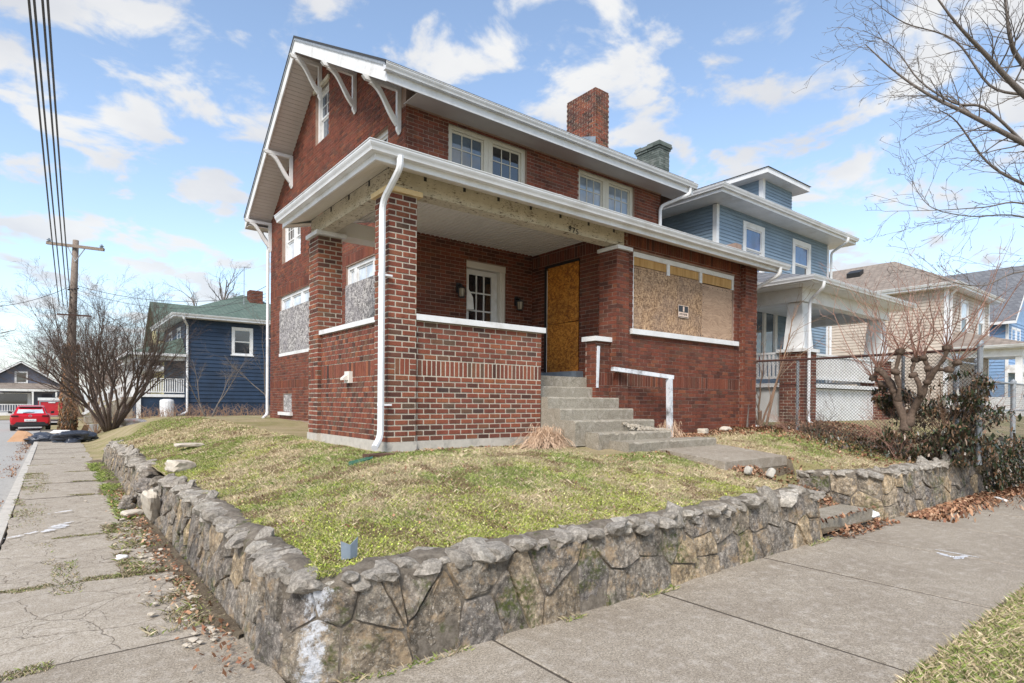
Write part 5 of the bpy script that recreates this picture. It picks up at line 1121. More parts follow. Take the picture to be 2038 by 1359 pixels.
# ================================================================= NEIGHBOURING HOUSES
def planks(parent, ax, c, out, u0, u1, z0, z1, h, mat, ops=(), name='siding_board', seg=False, th=.012, lap=.02):
    z = z0; cache = {}
    while z < z1-.02:
        zt = min(z+h, z1); segs = [(u0, u1)]
        for o in ops:
            if o[2] < (z+zt)/2 < o[3]:
                ns = []
                for p, q in segs:
                    if o[1] <= p or o[0] >= q: ns.append((p, q)); continue
                    if p < o[0]: ns.append((p, o[0]))
                    if o[1] < q: ns.append((o[1], q))
                segs = ns
        for p, q in segs:
            key = (round(q-p, 3), round(zt-z, 3))
            if key not in cache:
                b = MB(); L_ = q-p; hh = zt-z
                P = [(0, 0, 0), (0, out*lap, 0), (0, out*th*.15, hh), (0, 0, hh)]
                if ax == 'y': vs = [(0, y, z_) for _, y, z_ in P]+[(L_, y, z_) for _, y, z_ in P]
                else: vs = [(y, 0, z_) for _, y, z_ in P]+[(y, L_, z_) for _, y, z_ in P]
                b.add(vs, [(0, 1, 2, 3), (7, 6, 5, 4), (0, 4, 5, 1), (1, 5, 6, 2), (2, 6, 7, 3), (3, 7, 4, 0)]); cache[key] = b.mesh(name, mat)
            put(name, cache[key], parent, loc=pt(ax, c, p, z))
        z = zt
def hip_roof(b, x0, x1, y0, y1, z0, slope, th=.12, ridge=None):
    w, d = (x1-x0)/2, (y1-y0)/2; m_ = min(w, d); zt_ = z0+m_*slope
    if w <= d: a, c = (x0+w, y0+m_, zt_), (x0+w, y1-m_, zt_)
    else: a, c = (x0+m_, y0+d, zt_), (x1-m_, y0+d, zt_)
    p = [(x0, y0, z0), (x1, y0, z0), (x1, y1, z0), (x0, y1, z0)]
    if w <= d: b.add(p+[a, c], [(0, 1, 4), (1, 2, 5, 4), (2, 3, 5), (3, 0, 4, 5), (3, 2, 1, 0)])
    else: b.add(p+[a, c], [(0, 1, 5, 4), (1, 2, 5), (2, 3, 4, 5), (3, 0, 4), (3, 2, 1, 0)])
def eave_trim(parent, x0, x1, y0, y1, z, oh, sides='lf', mat='white_aluminium', fh=.18):
    b = MB(); b.box(x0, x1, y0-.01, y0+.02, z-fh, z); b.box(x0-.01, x0+.02, y0, y1, z-fh, z); b.box(x1-.02, x1+.01, y0, y1, z-fh, z); b.build('fascia', mat, parent, kind=None)
    g = MB(); sweep(g, GUT, [(x0-.0, y1, z-.09), (x0-.0, y0, z-.09), (x1, y0, z-.09)], [(-1, 0), (-1, -1), (0, -1)]); g.build('gutter', mat, parent)
    b = MB(); b.box(x0+.02, x1-.02, y0+.02, y1, z-fh+.0, z-fh+.02); b.build('soffit', 'white_aluminium', parent)
# --- light blue house
bh = thing('blue_house', 'light blue sided two storey house with dormer and white porch right of the brick house', 'house')
ax0, ax1, ay0, ay1 = 14.67, 21.54, 9.5, 18.5; az0 = 1.1
wf = [(16.02, 17.22, 5.5, 7.0), (18.98, 20.22, 5.5, 7.0), (16.45, 18.05, 2.9, 4.65)]
b = MB(); wall_cells(b, 'y', ay0, .2, ax0, ax1, az0, 7.35, wf); b.box(ax0, ax0+.2, ay0+.2, ay1, az0, 7.35); b.box(ax1-.2, ax1, ay0+.2, ay1, az0, 7.35); b.box(ax0+.2, ax1-.2, ay1-.2, ay1, az0, 7.35); b.box(ax0+.3, ax1-.3, ay0+.8, ay0+.9, 1.1, 7.2); b.build('wall', 'siding_blue', bh)
planks(bh, 'y', ay0, -1, ax0+.1, ax1-.1, 2.0, 7.2, .101, 'siding_blue', wf); planks(bh, 'x', ax0, -1, ay0+.1, ay1, 3.5, 7.2, .101, 'siding_blue')
b = MB(); b.box(ax0-.025, ax0+.1, ay0-.03, ay0+.1, 1.8, 7.2); b.build('corner_board', 'white_aluminium', bh); b = MB(); b.box(ax1-.1, ax1+.025, ay0-.03, ay0+.1, 1.8, 7.2); b.build('corner_board', 'white_aluminium', bh)
window(bh, 'y', ay0-.02, -1, 16.02, 17.22, 5.5, 7.0, .16, .05, 1, 1, 'glass_bluewin', mun=False); window(bh, 'y', ay0-.02, -1, 18.98, 20.22, 5.5, 7.0, .16, .05, 1, 1, 'glass_bluewin', mun=False, low='glass_dark')
window(bh, 'y', ay0-.02, -1, 16.45, 18.05, 2.9, 4.65, .15, .05, 1, 1, 'glass_sky', mun=False, sash2=False, split=[17.3])
eave_trim(bh, 13.95, 22.25, 8.88, 19.2, 7.40, .7); b = MB(); hip_roof(b, 13.9, 22.3, 8.83, 19.2, 7.41, .42); b.build('roof', 'shingle_grey', bh)
downspout(bh, rnd_pts([(21.35, 8.75, 7.3), (21.35, 8.78, 7.15), (21.62, 9.42, 6.95), (21.62, 9.42, 1.3)]), .07)
dw = [17.5, 19.35, 9.72]
b = MB(); b.box(dw[0], dw[1], dw[2], dw[2]+3.2, 7.5, 8.65); dm = b.build('dormer', 'siding_blue', bh)
planks(dm, 'y', dw[2], -1, dw[0]+.12, dw[1], 7.62, 8.62, .101, 'siding_blue'); planks(dm, 'x', dw[0], -1, dw[2]+.02, dw[2]+3, 7.62, 8.62, .101, 'siding_blue')
b = MB(); b.box(dw[0]-.03, dw[0]+.12, dw[2]-.03, dw[2]+.1, 7.6, 8.64); b.build('corner_board', 'white_aluminium', dm)
b = MB(); b.box(dw[0]-.42, dw[1]+.42, dw[2]-.40, dw[2]+3.4, 8.64, 8.80); b.build('eave', 'white_aluminium', dm); b = MB(); hip_roof(b, dw[0]-.46, dw[1]+.46, dw[2]-.44, dw[2]+4.5, 8.805, .40); b.build('roof', 'shingle_grey', dm)
b = MB(); b.box(15.3, 15.82, 12.0, 12.9, 7.5, 9.80); ch2 = b.build('chimney', 'brick_green', bh)
b = MB(); put_bricks(b, 'y', 12.0, -1, brick_rects(15.3, 15.82, 8.0, 9.8, .072, .205, j=.0105), .008); put_bricks(b, 'x', 15.3, -1, brick_rects(12.0, 12.9, 8.0, 9.8, .072, .205, j=.0105), .008)
for k, (e, z) in enumerate(((.04, 9.80), (.075, 9.872), (.06, 9.944))): 
    for i in range(4): b.box(15.3-e, 15.82+e, 12.0-e+i*(.9+2*e)/4+.006, 12.0-e+(i+1)*(.9+2*e)/4-.006, z, z+.066-(.03 if (k == 2 and i == 2) else 0), rng.random())
b.build('brick_courses', 'brick_green', ch2, kind='stuff')
# porch of the blue house
px0, px1, py0, pfz = 14.1, 19.4, 6.85, 2.12
b = MB(); b.box(px0+.1, px1-.1, py0+.12, ay0, .9, pfz-.12); b.build('porch_foundation', 'white_paint', bh)
b = MB(); b.box(px0, px1, py0, ay0, pfz-.10, pfz); b.build('porch_floor', 'white_paint', bh)
b = MB(); b.box(px0-.0, px0+.28, py0-.05, ay0, 4.08, 4.42); b.box(px0+.28, px1, py0-.05, py0+.23, 4.08, 4.42); b.box(px1-.28, px1, py0+.23, ay0, 4.08, 4.42); b.build('porch_beam', 'white_paint', bh, kind=None)
b = MB(); b.box(px0, px1, py0, ay0, 4.43, 4.45); b.build('porch_ceiling', 'soffit_vinyl', bh)
eave_trim(bh, px0-.5, px1+.5, py0-.5, ay0-.05, 4.52, .5, fh=.12); b = MB(); z_ = 4.53
b.add([(px0-.55, py0-.55, z_), (px1+.55, py0-.55, z_), (px1+.55, ay0, z_), (px0-.55, ay0, z_), (px0+1.6, ay0-.05, 5.45), (px1-1.6, ay0-.05, 5.45)], [(0, 1, 5, 4), (1, 2, 5), (0, 4, 3), (3, 4, 5, 2), (3, 2, 1, 0)]); b.build('porch_roof', 'shingle_grey', bh)
for (x, lab) in ((px0+.3, None), (px1-.3, None)):
    b = MB(); b.box(x-.30, x+.30, py0-.12, py0+.48, .9, 2.86); pi_ = b.build('porch_pier', 'mortar_light', bh)
    b = MB(); put_bricks(b, 'y', py0-.12, -1, brick_rects(x-.3, x+.3, .95, 2.86, .075, .2), .006); put_bricks(b, 'x', x-.3, -1, brick_rects(py0-.12, py0+.48, .95, 2.86, .075, .2), .006); b.build('brick_courses', 'brick_house', pi_, kind='stuff')
    b = MB(); b.box(x-.36, x+.36, py0-.18, py0+.54, 2.862, 2.94); b.build('pier_cap', 'white_paint', bh)
    b = MB(); b.hexa([(x-.25, py0-.07, 2.945), (x+.25, py0-.07, 2.945), (x+.25, py0+.43, 2.945), (x-.25, py0+.43, 2.945), (x-.17, py0+.01, 4.07), (x+.17, py0+.01, 4.07), (x+.17, py0+.35, 4.07), (x-.17, py0+.35, 4.07)]); b.build('porch_column', 'white_paint', bh)
cxn = px1-.3
for i, chh in enumerate('971'): text(chh, (cxn-.04+.0, py0-.085+.022*i*0, 3.55-.19*i), (PI/2-.08, 0, 0), .19, 'black_metal', bh, 'house_number')
def railing(parent, p, q, z0, z1, n, mat='white_paint', pw=.035):
    b = MB(); b.bar((p[0], p[1], z1), (q[0], q[1], z1), .07, .05); b.build('top_rail', mat, parent); b = MB(); b.bar((p[0], p[1], z0), (q[0], q[1], z0), .05, .06); b.build('bottom_rail', mat, parent)
    m_ = MB(); m_.box(-pw/2, pw/2, -pw/2, pw/2, z0+.03, z1-.025); me = m_.mesh('baluster', mat)
    for i in range(n): f = (i+.5)/n; put('baluster', me, parent, loc=(p[0]+(q[0]-p[0])*f, p[1]+(q[1]-p[1])*f, 0))
railing(bh, (px0+.05, py0+.5), (px0+.05, ay0-.02), 2.26, 2.86, 20, pw=.05); railing(bh, (px0+.62, py0+.1), (px1-.62, py0+.1), 2.26, 2.86, 40)
railing(bh, (px1-.05, py0+.5), (px1-.05, ay0), 2.26, 2.86, 20)
downspout(bh, rnd_pts([(px0-.1, py0-.6, 4.44), (px0-.1, py0-.58, 4.3), (px0+.02, py0-.22, 4.05), (px0+.02, py0-.22, 1.2), (px0-.1, py0-.4, 1.12)]), .06)
for i in range(5): b = MB(); b.box(px1+.0+i*.28, px1+.28+i*.28, py0+.9, ay0-.3, .9, 2.12-.19*(i+1)); b.build('step', 'concrete_steps', bh)
b = MB(); b.bar((px1+.1, py0+.85, 2.95), (px1+1.5, py0+.85, 2.0), .07, .09); b.bar((px1+.1, py0+.85, 2.35), (px1+1.5, py0+.85, 1.4), .07, .09); b.build('stair_rail', 'white_paint', bh, kind=None)
b = MB(); rr = random.Random(2)
for i in range(26): lump(b, .04, .04, .04, rr, 1, .2, (px0+.12, rr.uniform(7.6, 9.2), rr.uniform(2.45, 2.82)))
b.build('flower_garland', 'red_flower', None, label='red flowers hung behind the white balusters of the blue house porch', cat='flowers', kind='stuff')
# --- tan house
th_ = thing('tan_house', 'tan sided two storey house with brown hipped roof beyond the blue house', 'house')
tx0, tx1, ty0, ty1 = 34.3, 41.3, 9.5, 26
wt = [(36.3, 37.55, 5.2, 7.0), (39.2, 40.4, 5.2, 7.0)]
b = MB(); b.box(tx0, tx1, ty0+.15, ty1, 1.0, 7.35); wall_cells(b, 'y', ty0, .15, tx0, tx1, 1.0, 7.35, wt); b.build('wall', 'siding_tan', th_)
planks(th_, 'x', tx0, -1, ty0+.12, ty1, 1.6, 7.3, .16, 'siding_tan', th=.02, lap=.03); planks(th_, 'y', ty0, -1, tx0+.12, tx1-.12, 3.9, 7.3, .16, 'siding_tan', wt, th=.02, lap=.03)
for x in (tx0, tx1): b = MB(); b.box(x-.04 if x == tx0 else x-.14, x+.14 if x == tx0 else x+.04, ty0-.04, ty0+.12, 1.2, 7.3); b.build('corner_board', 'white_aluminium', th_)
for o in wt: window(th_, 'y', ty0-.02, -1, o[0], o[1], o[2], o[3], .11, .05, 1, 1, 'glass_white', mun=False, low='glass_dark')
eave_trim(th_, tx0-.5, tx1+.5, ty0-.5, ty1+.5, 7.5, .5, fh=.2); b = MB(); hip_roof(b, tx0-.56, tx1+.56, ty0-.56, ty1+.6, 7.51, .56); b.build('roof', 'shingle_brown', th_)
for y in (14.2, 16.0): b = MB(); b.hexa([(36.2, y, 8.9), (36.7, y, 9.15), (36.7, y+.7, 9.15), (36.2, y+.7, 8.9), (36.15, y, 9.15), (36.7, y, 9.4), (36.7, y+.7, 9.4), (36.15, y+.7, 9.15)]); b.build('roof_vent', 'black_metal', th_)
b = MB(); b.add([(33.6, 6.2, 4.35), (42.2, 6.2, 4.35), (42.2, 9.5, 4.35), (33.6, 9.5, 4.35), (35.5, 9.4, 5.3), (40.3, 9.4, 5.3)], [(0, 1, 5, 4), (1, 2, 5), (0, 4, 3), (3, 4, 5, 2), (3, 2, 1, 0)]); b.build('porch_roof', 'shingle_brown', th_)
eave_trim(th_, 33.7, 42.1, 6.3, 9.4, 4.34, .4, fh=.14); b = MB(); b.box(34.0, 41.8, 6.6, 6.85, 3.85, 4.2); b.box(34.0, 34.25, 6.85, 9.5, 3.85, 4.2); b.build('porch_beam', 'white_paint', th_, kind=None)
for x, mt in ((34.2, 'white_paint'), (37.9, 'column_dark'), (41.5, 'white_paint')): b = MB(); b.box(x-.13, x+.13, 6.62, 6.86, 2.0, 3.85); b.build('porch_column', mt, th_)
b = MB(); b.box(34.0, 41.8, 6.6, 9.5, .9, 2.0); b.build('porch_floor', 'white_paint', th_); railing(th_, (34.3, 6.7), (41.4, 6.7), 2.15, 2.9, 44, pw=.05)
downspout(th_, rnd_pts([(34.1, 9.05, 7.35), (34.2, 9.1, 7.2), (34.5, 9.4, 7.0), (34.5, 9.4, 4.6)]), .09)
# --- second blue house
b2 = thing('blue_house', 'farther light blue gabled house at the right edge of the picture behind the tan house', 'house')
qx, qy = 47.7, 10.0
b = MB(); b.box(qx, qx+8, qy, qy+14, 1, 7.2); b.prism([(qx, qy, 7.2), (qx+8, qy, 7.2), (qx+4, qy, 10.9)], (0, .2, 0)); b.build('wall', 'siding_blue_far', b2)
planks(b2, 'x', qx, -1, qy+.15, qy+14, 3.0, 7.1, .2, 'siding_blue_far', lap=.035); planks(b2, 'y', qy, -1, qx+.15, qx+8, 3.0, 7.2, .2, 'siding_blue_far', lap=.035)
b = MB()
for s_ in (0, 1):
    xe, xm = (qx-.5, qx+4) if s_ == 0 else (qx+8.5, qx+4); b.prism([(xe, qy-.5, 6.85), (xm, qy-.5, 11.0), (xm, qy+14.5, 11.0), (xe, qy+14.5, 6.85)], (0, 0, .12))
b.build('roof', 'shingle_grey', b2); b = MB(); b.prism([(qx-.5, qy-.52, 6.75), (qx+4, qy-.52, 10.9), (qx+4, qy-.52, 11.1), (qx-.5, qy-.52, 6.95)], (0, .04, 0)); b.build('rake_board', 'white_paint', b2); b = MB(); b.box(qx-.6, qx-.48, qy-.5, qy+14.5, 6.75, 6.92); b.build('gutter', 'white_paint', b2)
b = MB(); b.box(qx-.03, qx+.12, qy-.04, qy+.1, 2, 7.1); b.build('corner_board', 'white_paint', b2)
for x in (qx+.8, qx+2.0): window(b2, 'y', qy-.03, -1, x, x+1.05, 5.0, 6.7, .14, .05, 1, 1, 'glass_white', mun=False, low='glass_dark')
b = MB(); b.box(qx+.0, qx+8, qy-3, qy-.03, 3.7, 4.2); b.build('porch_roof', 'white_paint', b2)
# --- navy house on the side street
nv = thing('navy_house', 'dark navy blue two storey house with green roof and white railed porch', 'house')
nx0, ny0 = 7.5, 47.5; nx1, ny1 = 17.5, 57.5
wn = [(10.55, 12.05, 4.98, 7.03)]
b = MB(); wall_cells(b, 'y', ny0, .2, nx0, nx1, .2, 7.35, wn); b.box(nx0, nx0+.2, ny0+.2, ny1, .2, 7.35); b.box(nx0+.2, nx1, ny1-.2, ny1, .2, 7.35); b.box(nx0+.5, nx1, ny0+.9, ny0+1, .3, 7.2); b.build('wall', 'siding_navy', nv)
planks(nv, 'y', ny0, -1, nx0+.02, nx1, 1.4, 7.3, .285, 'siding_navy', wn, lap=.05); planks(nv, 'x', nx0, -1, ny0, ny1, 1.4, 7.3, .285, 'siding_navy', lap=.04)
window(nv, 'y', ny0-.03, -1, 10.55, 12.05, 4.98, 7.03, .2, .06, 1, 1, 'glass_dark', mun=False)
for y in (49.3, 53.2): window(nv, 'x', nx0-.03, -1, y, y+1.6, 4.98, 6.95, .2, .04, 1, 1, 'glass_white', mun=False)
eave_trim(nv, nx0-.85, nx1+.8, ny0-.85, ny1+.8, 7.62, .8, fh=.24); b = MB(); hip_roof(b, nx0-.9, nx1+.9, ny0-.9, ny1+.9, 7.63, .46); b.build('roof', 'shingle_green', nv)
b = MB(); b.box(12.6, 13.6, 50.6, 51.5, 8.6, 10.5); c3 = b.build('chimney', 'mortar_light', nv); b = MB(); put_bricks(b, 'y', 50.6, -1, brick_rects(12.6, 13.6, 9.3, 10.5, .1, .3), .02); put_bricks(b, 'x', 12.6, -1, brick_rects(50.6, 51.5, 9.3, 10.5, .1, .3), .02); b.build('brick_courses', 'brick_house', c3, kind='stuff')
b = MB(); b.tube([(12.0, 50.0, 9.0), (12.0, 50.0, 12.2)], .03, 4); b.tube([(11.6, 50.0, 12.1), (12.5, 50.0, 12.2)], .02, 4); b.build('antenna', 'galvanised', nv)
downspout(nv, rnd_pts([(nx0-.3, ny0-.85, 7.5), (nx0-.2, ny0-.8, 7.2), (nx0+.1, ny0-.12, 6.9), (nx0+.1, ny0-.12, .7), (nx0-.5, ny0-.5, .45)]), .12)
dx0 = 4.6
b = MB(); b.box(dx0, nx0, ny0+.3, ny1-1, .2, 1.75); b.build('porch_foundation', 'siding_navy', nv); b = MB(); b.box(dx0-.1, nx0, ny0+.2, ny1-1, 1.75, 1.95); b.build('porch_floor', 'white_paint', nv)
b = MB(); b.box(dx0-.1, dx0+.2, ny0+.1, ny1-1, 4.35, 4.75); b.box(dx0+.2, nx0, ny0+.1, ny0+.35, 4.35, 4.75); b.build('porch_beam', 'white_paint', nv, kind=None)
b = MB(); b.add([(dx0-.6, ny0-.3, 4.75), (nx0, ny0-.3, 4.75), (nx0, ny1, 4.75), (dx0-.6, ny1, 4.75), (nx0-.02, ny0+1.2, 6.1), (nx0-.02, ny1-1.5, 6.1)], [(0, 1, 4), (0, 4, 5, 3), (3, 5, 2), (1, 2, 5, 4), (3, 2, 1, 0)]); b.build('porch_roof', 'shingle_green', nv)
b = MB(); b.box(dx0-.6, nx0, ny0-.34, ny0-.28, 4.62, 4.8); b.box(dx0-.64, dx0-.58, ny0-.3, ny1, 4.62, 4.8); b.build('gutter', 'white_paint', nv, kind=None)
for (x, y) in ((dx0+.1, ny0+.3), (dx0+.1, ny0+4), (dx0+.1, ny1-1.2)): b = MB(); b.box(x-.12, x+.12, y-.12, y+.12, .2 if y < 48 else 1.95, 4.35); b.build('porch_post', 'white_paint', nv)
railing(nv, (dx0+.1, ny0+.3), (nx0, ny0+.3), 2.1, 3.05, 20, pw=.06); railing(nv, (dx0, ny0+.5), (dx0, ny0+3), 2.1, 3.05, 14, pw=.07)
for i in range(8): b = MB(); b.box(dx0-.35*(i+1), dx0-.35*i, ny0+3, ny0+5, -.1, 1.75-.2*(i+0)); b.build('step', 'concrete_steps', nv)
for y in (ny0+2.95, ny0+5.0): b = MB(); b.bar((dx0, y, 2.95), (dx0-2.9, y, 1.25), .08, .12); b.bar((dx0, y, 2.2), (dx0-2.9, y, .5), .08, .1); [b.bar((dx0-.3*k, y, 2.2-.176*k), (dx0-.3*k, y, 2.95-.176*k), .06, .06, (1, 0, 0)) for k in range(10)]; b.build('stair_rail', 'white_paint', nv, kind='stuff')
b = MB(); b.lathe([(.42, 0), (.44, 1.1), (.40, 1.2), (.2, 1.26)], 16, (6.2, 46.3, .35)); b.build('rain_barrel', 'barrel_white', None, label='white plastic drum standing at the corner of the navy house porch', cat='barrel')
b = MB(); b.box(14.1, 14.6, 47.2, 47.44, 1.0, 1.9); b.lathe([(.2, 0), (.22, .25), (.1, .3)], 10, (14.35, 47.25, 1.9)); b.tube([(14.35, 47.3, 2.1), (14.35, 47.3, 2.8)], .05, 6); b.build('gas_meter', 'galvanised', None, label='grey utility meter on the wall of the navy house by the far downspout', cat='meter')
# --- yellow house behind it
yh = thing('yellow_house', 'pale yellow house with green gabled roof half hidden behind the navy house', 'house')
b = MB(); b.box(8.2, 18, 63, 73, 0, 7.2); b.prism([(8.2, 63, 7.2), (8.2, 73, 7.2), (8.2, 68, 11.0)], (.3, 0, 0)); b.build('wall', 'siding_yellow', yh)
planks(yh, 'x', 8.2, -1, 63, 73, 1, 7.2, .3, 'siding_yellow', lap=.05); planks(yh, 'y', 63, -1, 8.2, 18, 1, 7.2, .3, 'siding_yellow', lap=.05)
b = MB(); b.prism([(7.6, 62.4, 6.9), (7.6, 68, 11.1), (18.5, 68, 11.1), (18.5, 62.4, 6.9)], (0, 0, .15)); b.prism([(7.6, 73.6, 6.9), (7.6, 68, 11.1), (18.5, 68, 11.1), (18.5, 73.6, 6.9)], (0, 0, .15)); b.build('roof', 'shingle_green', yh)
for y in (64.5, 69): window(yh, 'x', 8.17, -1, y, y+1.4, 4.7, 6.4, .2, .05, 1, 1, 'glass_dark', mun=False)
b = MB(); b.box(5.4, 8.2, 63, 73, 4.2, 4.7); b.prism([(5.0, 62.5, 4.7), (8.2, 62.5, 6.0), (8.2, 73.5, 6.0), (5.0, 73.5, 4.7)], (0, 0, .1)); b.box(5.4, 8.2, 63, 73, .0, 1.4); [b.box(5.4, 5.65, y, y+.25, 1.4, 4.2) for y in (63.1, 67.8, 72.7)]; b.build('porch', 'white_paint', yh, kind='stuff')
# --- grey house at the end of the street
gh = thing('grey_house', 'grey gabled bungalow with white porch at the end of the side street', 'house')
gx0, gx1, gy = -6.15, .95, 82.0; gb = -.35
wg = [(-3.2, -2.0, 3.25, 4.5), (-4.6, -1.9, .9, 2.1)]
b = MB(); wall_cells(b, 'y', gy, .2, gx0, gx1, gb, 2.85, [(-4.6, -1.9, .9, 2.1)]); b.prism([(gx0, gy, 2.85), (gx1, gy, 2.85), ((gx0+gx1)/2, gy, 5.25)], (0, .2, 0)); b.box(gx0, gx1, gy+.6, gy+9, gb, 2.85); b.build('wall', 'siding_grey', gh)
gm = (gx0+gx1)/2
b = MB(); b.prism([(gx0-.5, gy-.5, 2.7), (gm, gy-.5, 5.45), (gm, gy+9.5, 5.45), (gx0-.5, gy+9.5, 2.7)], (0, 0, .12)); b.prism([(gx1+.5, gy-.5, 2.7), (gm, gy-.5, 5.45), (gm, gy+9.5, 5.45), (gx1+.5, gy+9.5, 2.7)], (0, 0, .12)); b.build('roof', 'shingle_grey', gh)
b = MB(); b.prism([(gx0-.5, gy-.55, 2.6), (gm, gy-.55, 5.35), (gm, gy-.55, 5.5), (gx0-.5, gy-.55, 2.78)], (0, .05, 0)); b.prism([(gx1+.5, gy-.55, 2.6), (gm, gy-.55, 5.35), (gm, gy-.55, 5.5), (gx1+.5, gy-.55, 2.78)], (0, .05, 0)); b.build('rake_board', 'white_paint', gh)
b = MB(); b.box(-3.15, -2.05, gy-.06, gy-.01, 3.2, 4.45); wn_ = b.build('window', 'white_paint', gh); b = MB(); b.box(-2.98, -2.22, gy-.08, gy-.062, 3.33, 4.3); b.build('pane', 'glass_dark', wn_)
b = MB(); b.box(-4.7, -1.8, gy-.1, gy-.02, .85, 2.15); wn_ = b.build('window', 'white_paint', gh); b = MB(); b.box(-4.4, -2.1, gy-.13, gy-.102, .95, 2.05); b.build('pane', 'glass_dark', wn_); b = MB(); b.box(-.9, .0, gy-.05, gy-.01, .1, 2.05); b.build('door', 'column_dark', gh)
b = MB(); b.prism([(gx0, gy-2.6, 2.55), (gx1+.2, gy-2.6, 2.55), (gx1-1.4, gy-.02, 3.15), (gx0+1.5, gy-.02, 3.15)], (0, 0, .06)); b.build('porch_roof', 'shingle_brown', gh)
b = MB(); b.box(gx0, gx1+.2, gy-2.6, gy-2.4, 2.3, 2.54); b.build('porch_beam', 'white_paint', gh); b = MB(); b.box(gx0, gx1+.2, gy-2.6, gy, gb, .1); b.build('porch_floor', 'white_paint', gh)
for x in (gx0+.2, -1.6, gx1-.6, gx1+.1): b = MB(); b.box(x-.08, x+.08, gy-2.58, gy-2.42, .1, 2.3); b.build('porch_post', 'white_paint', gh)
railing(gh, (gx0, gy-2.5), (-1.7, gy-2.5), .25, .95, 22, pw=.06); railing(gh, (-.3+.6, gy-2.5), (gx1+.1, gy-2.5), .25, .95, 6, pw=.06)
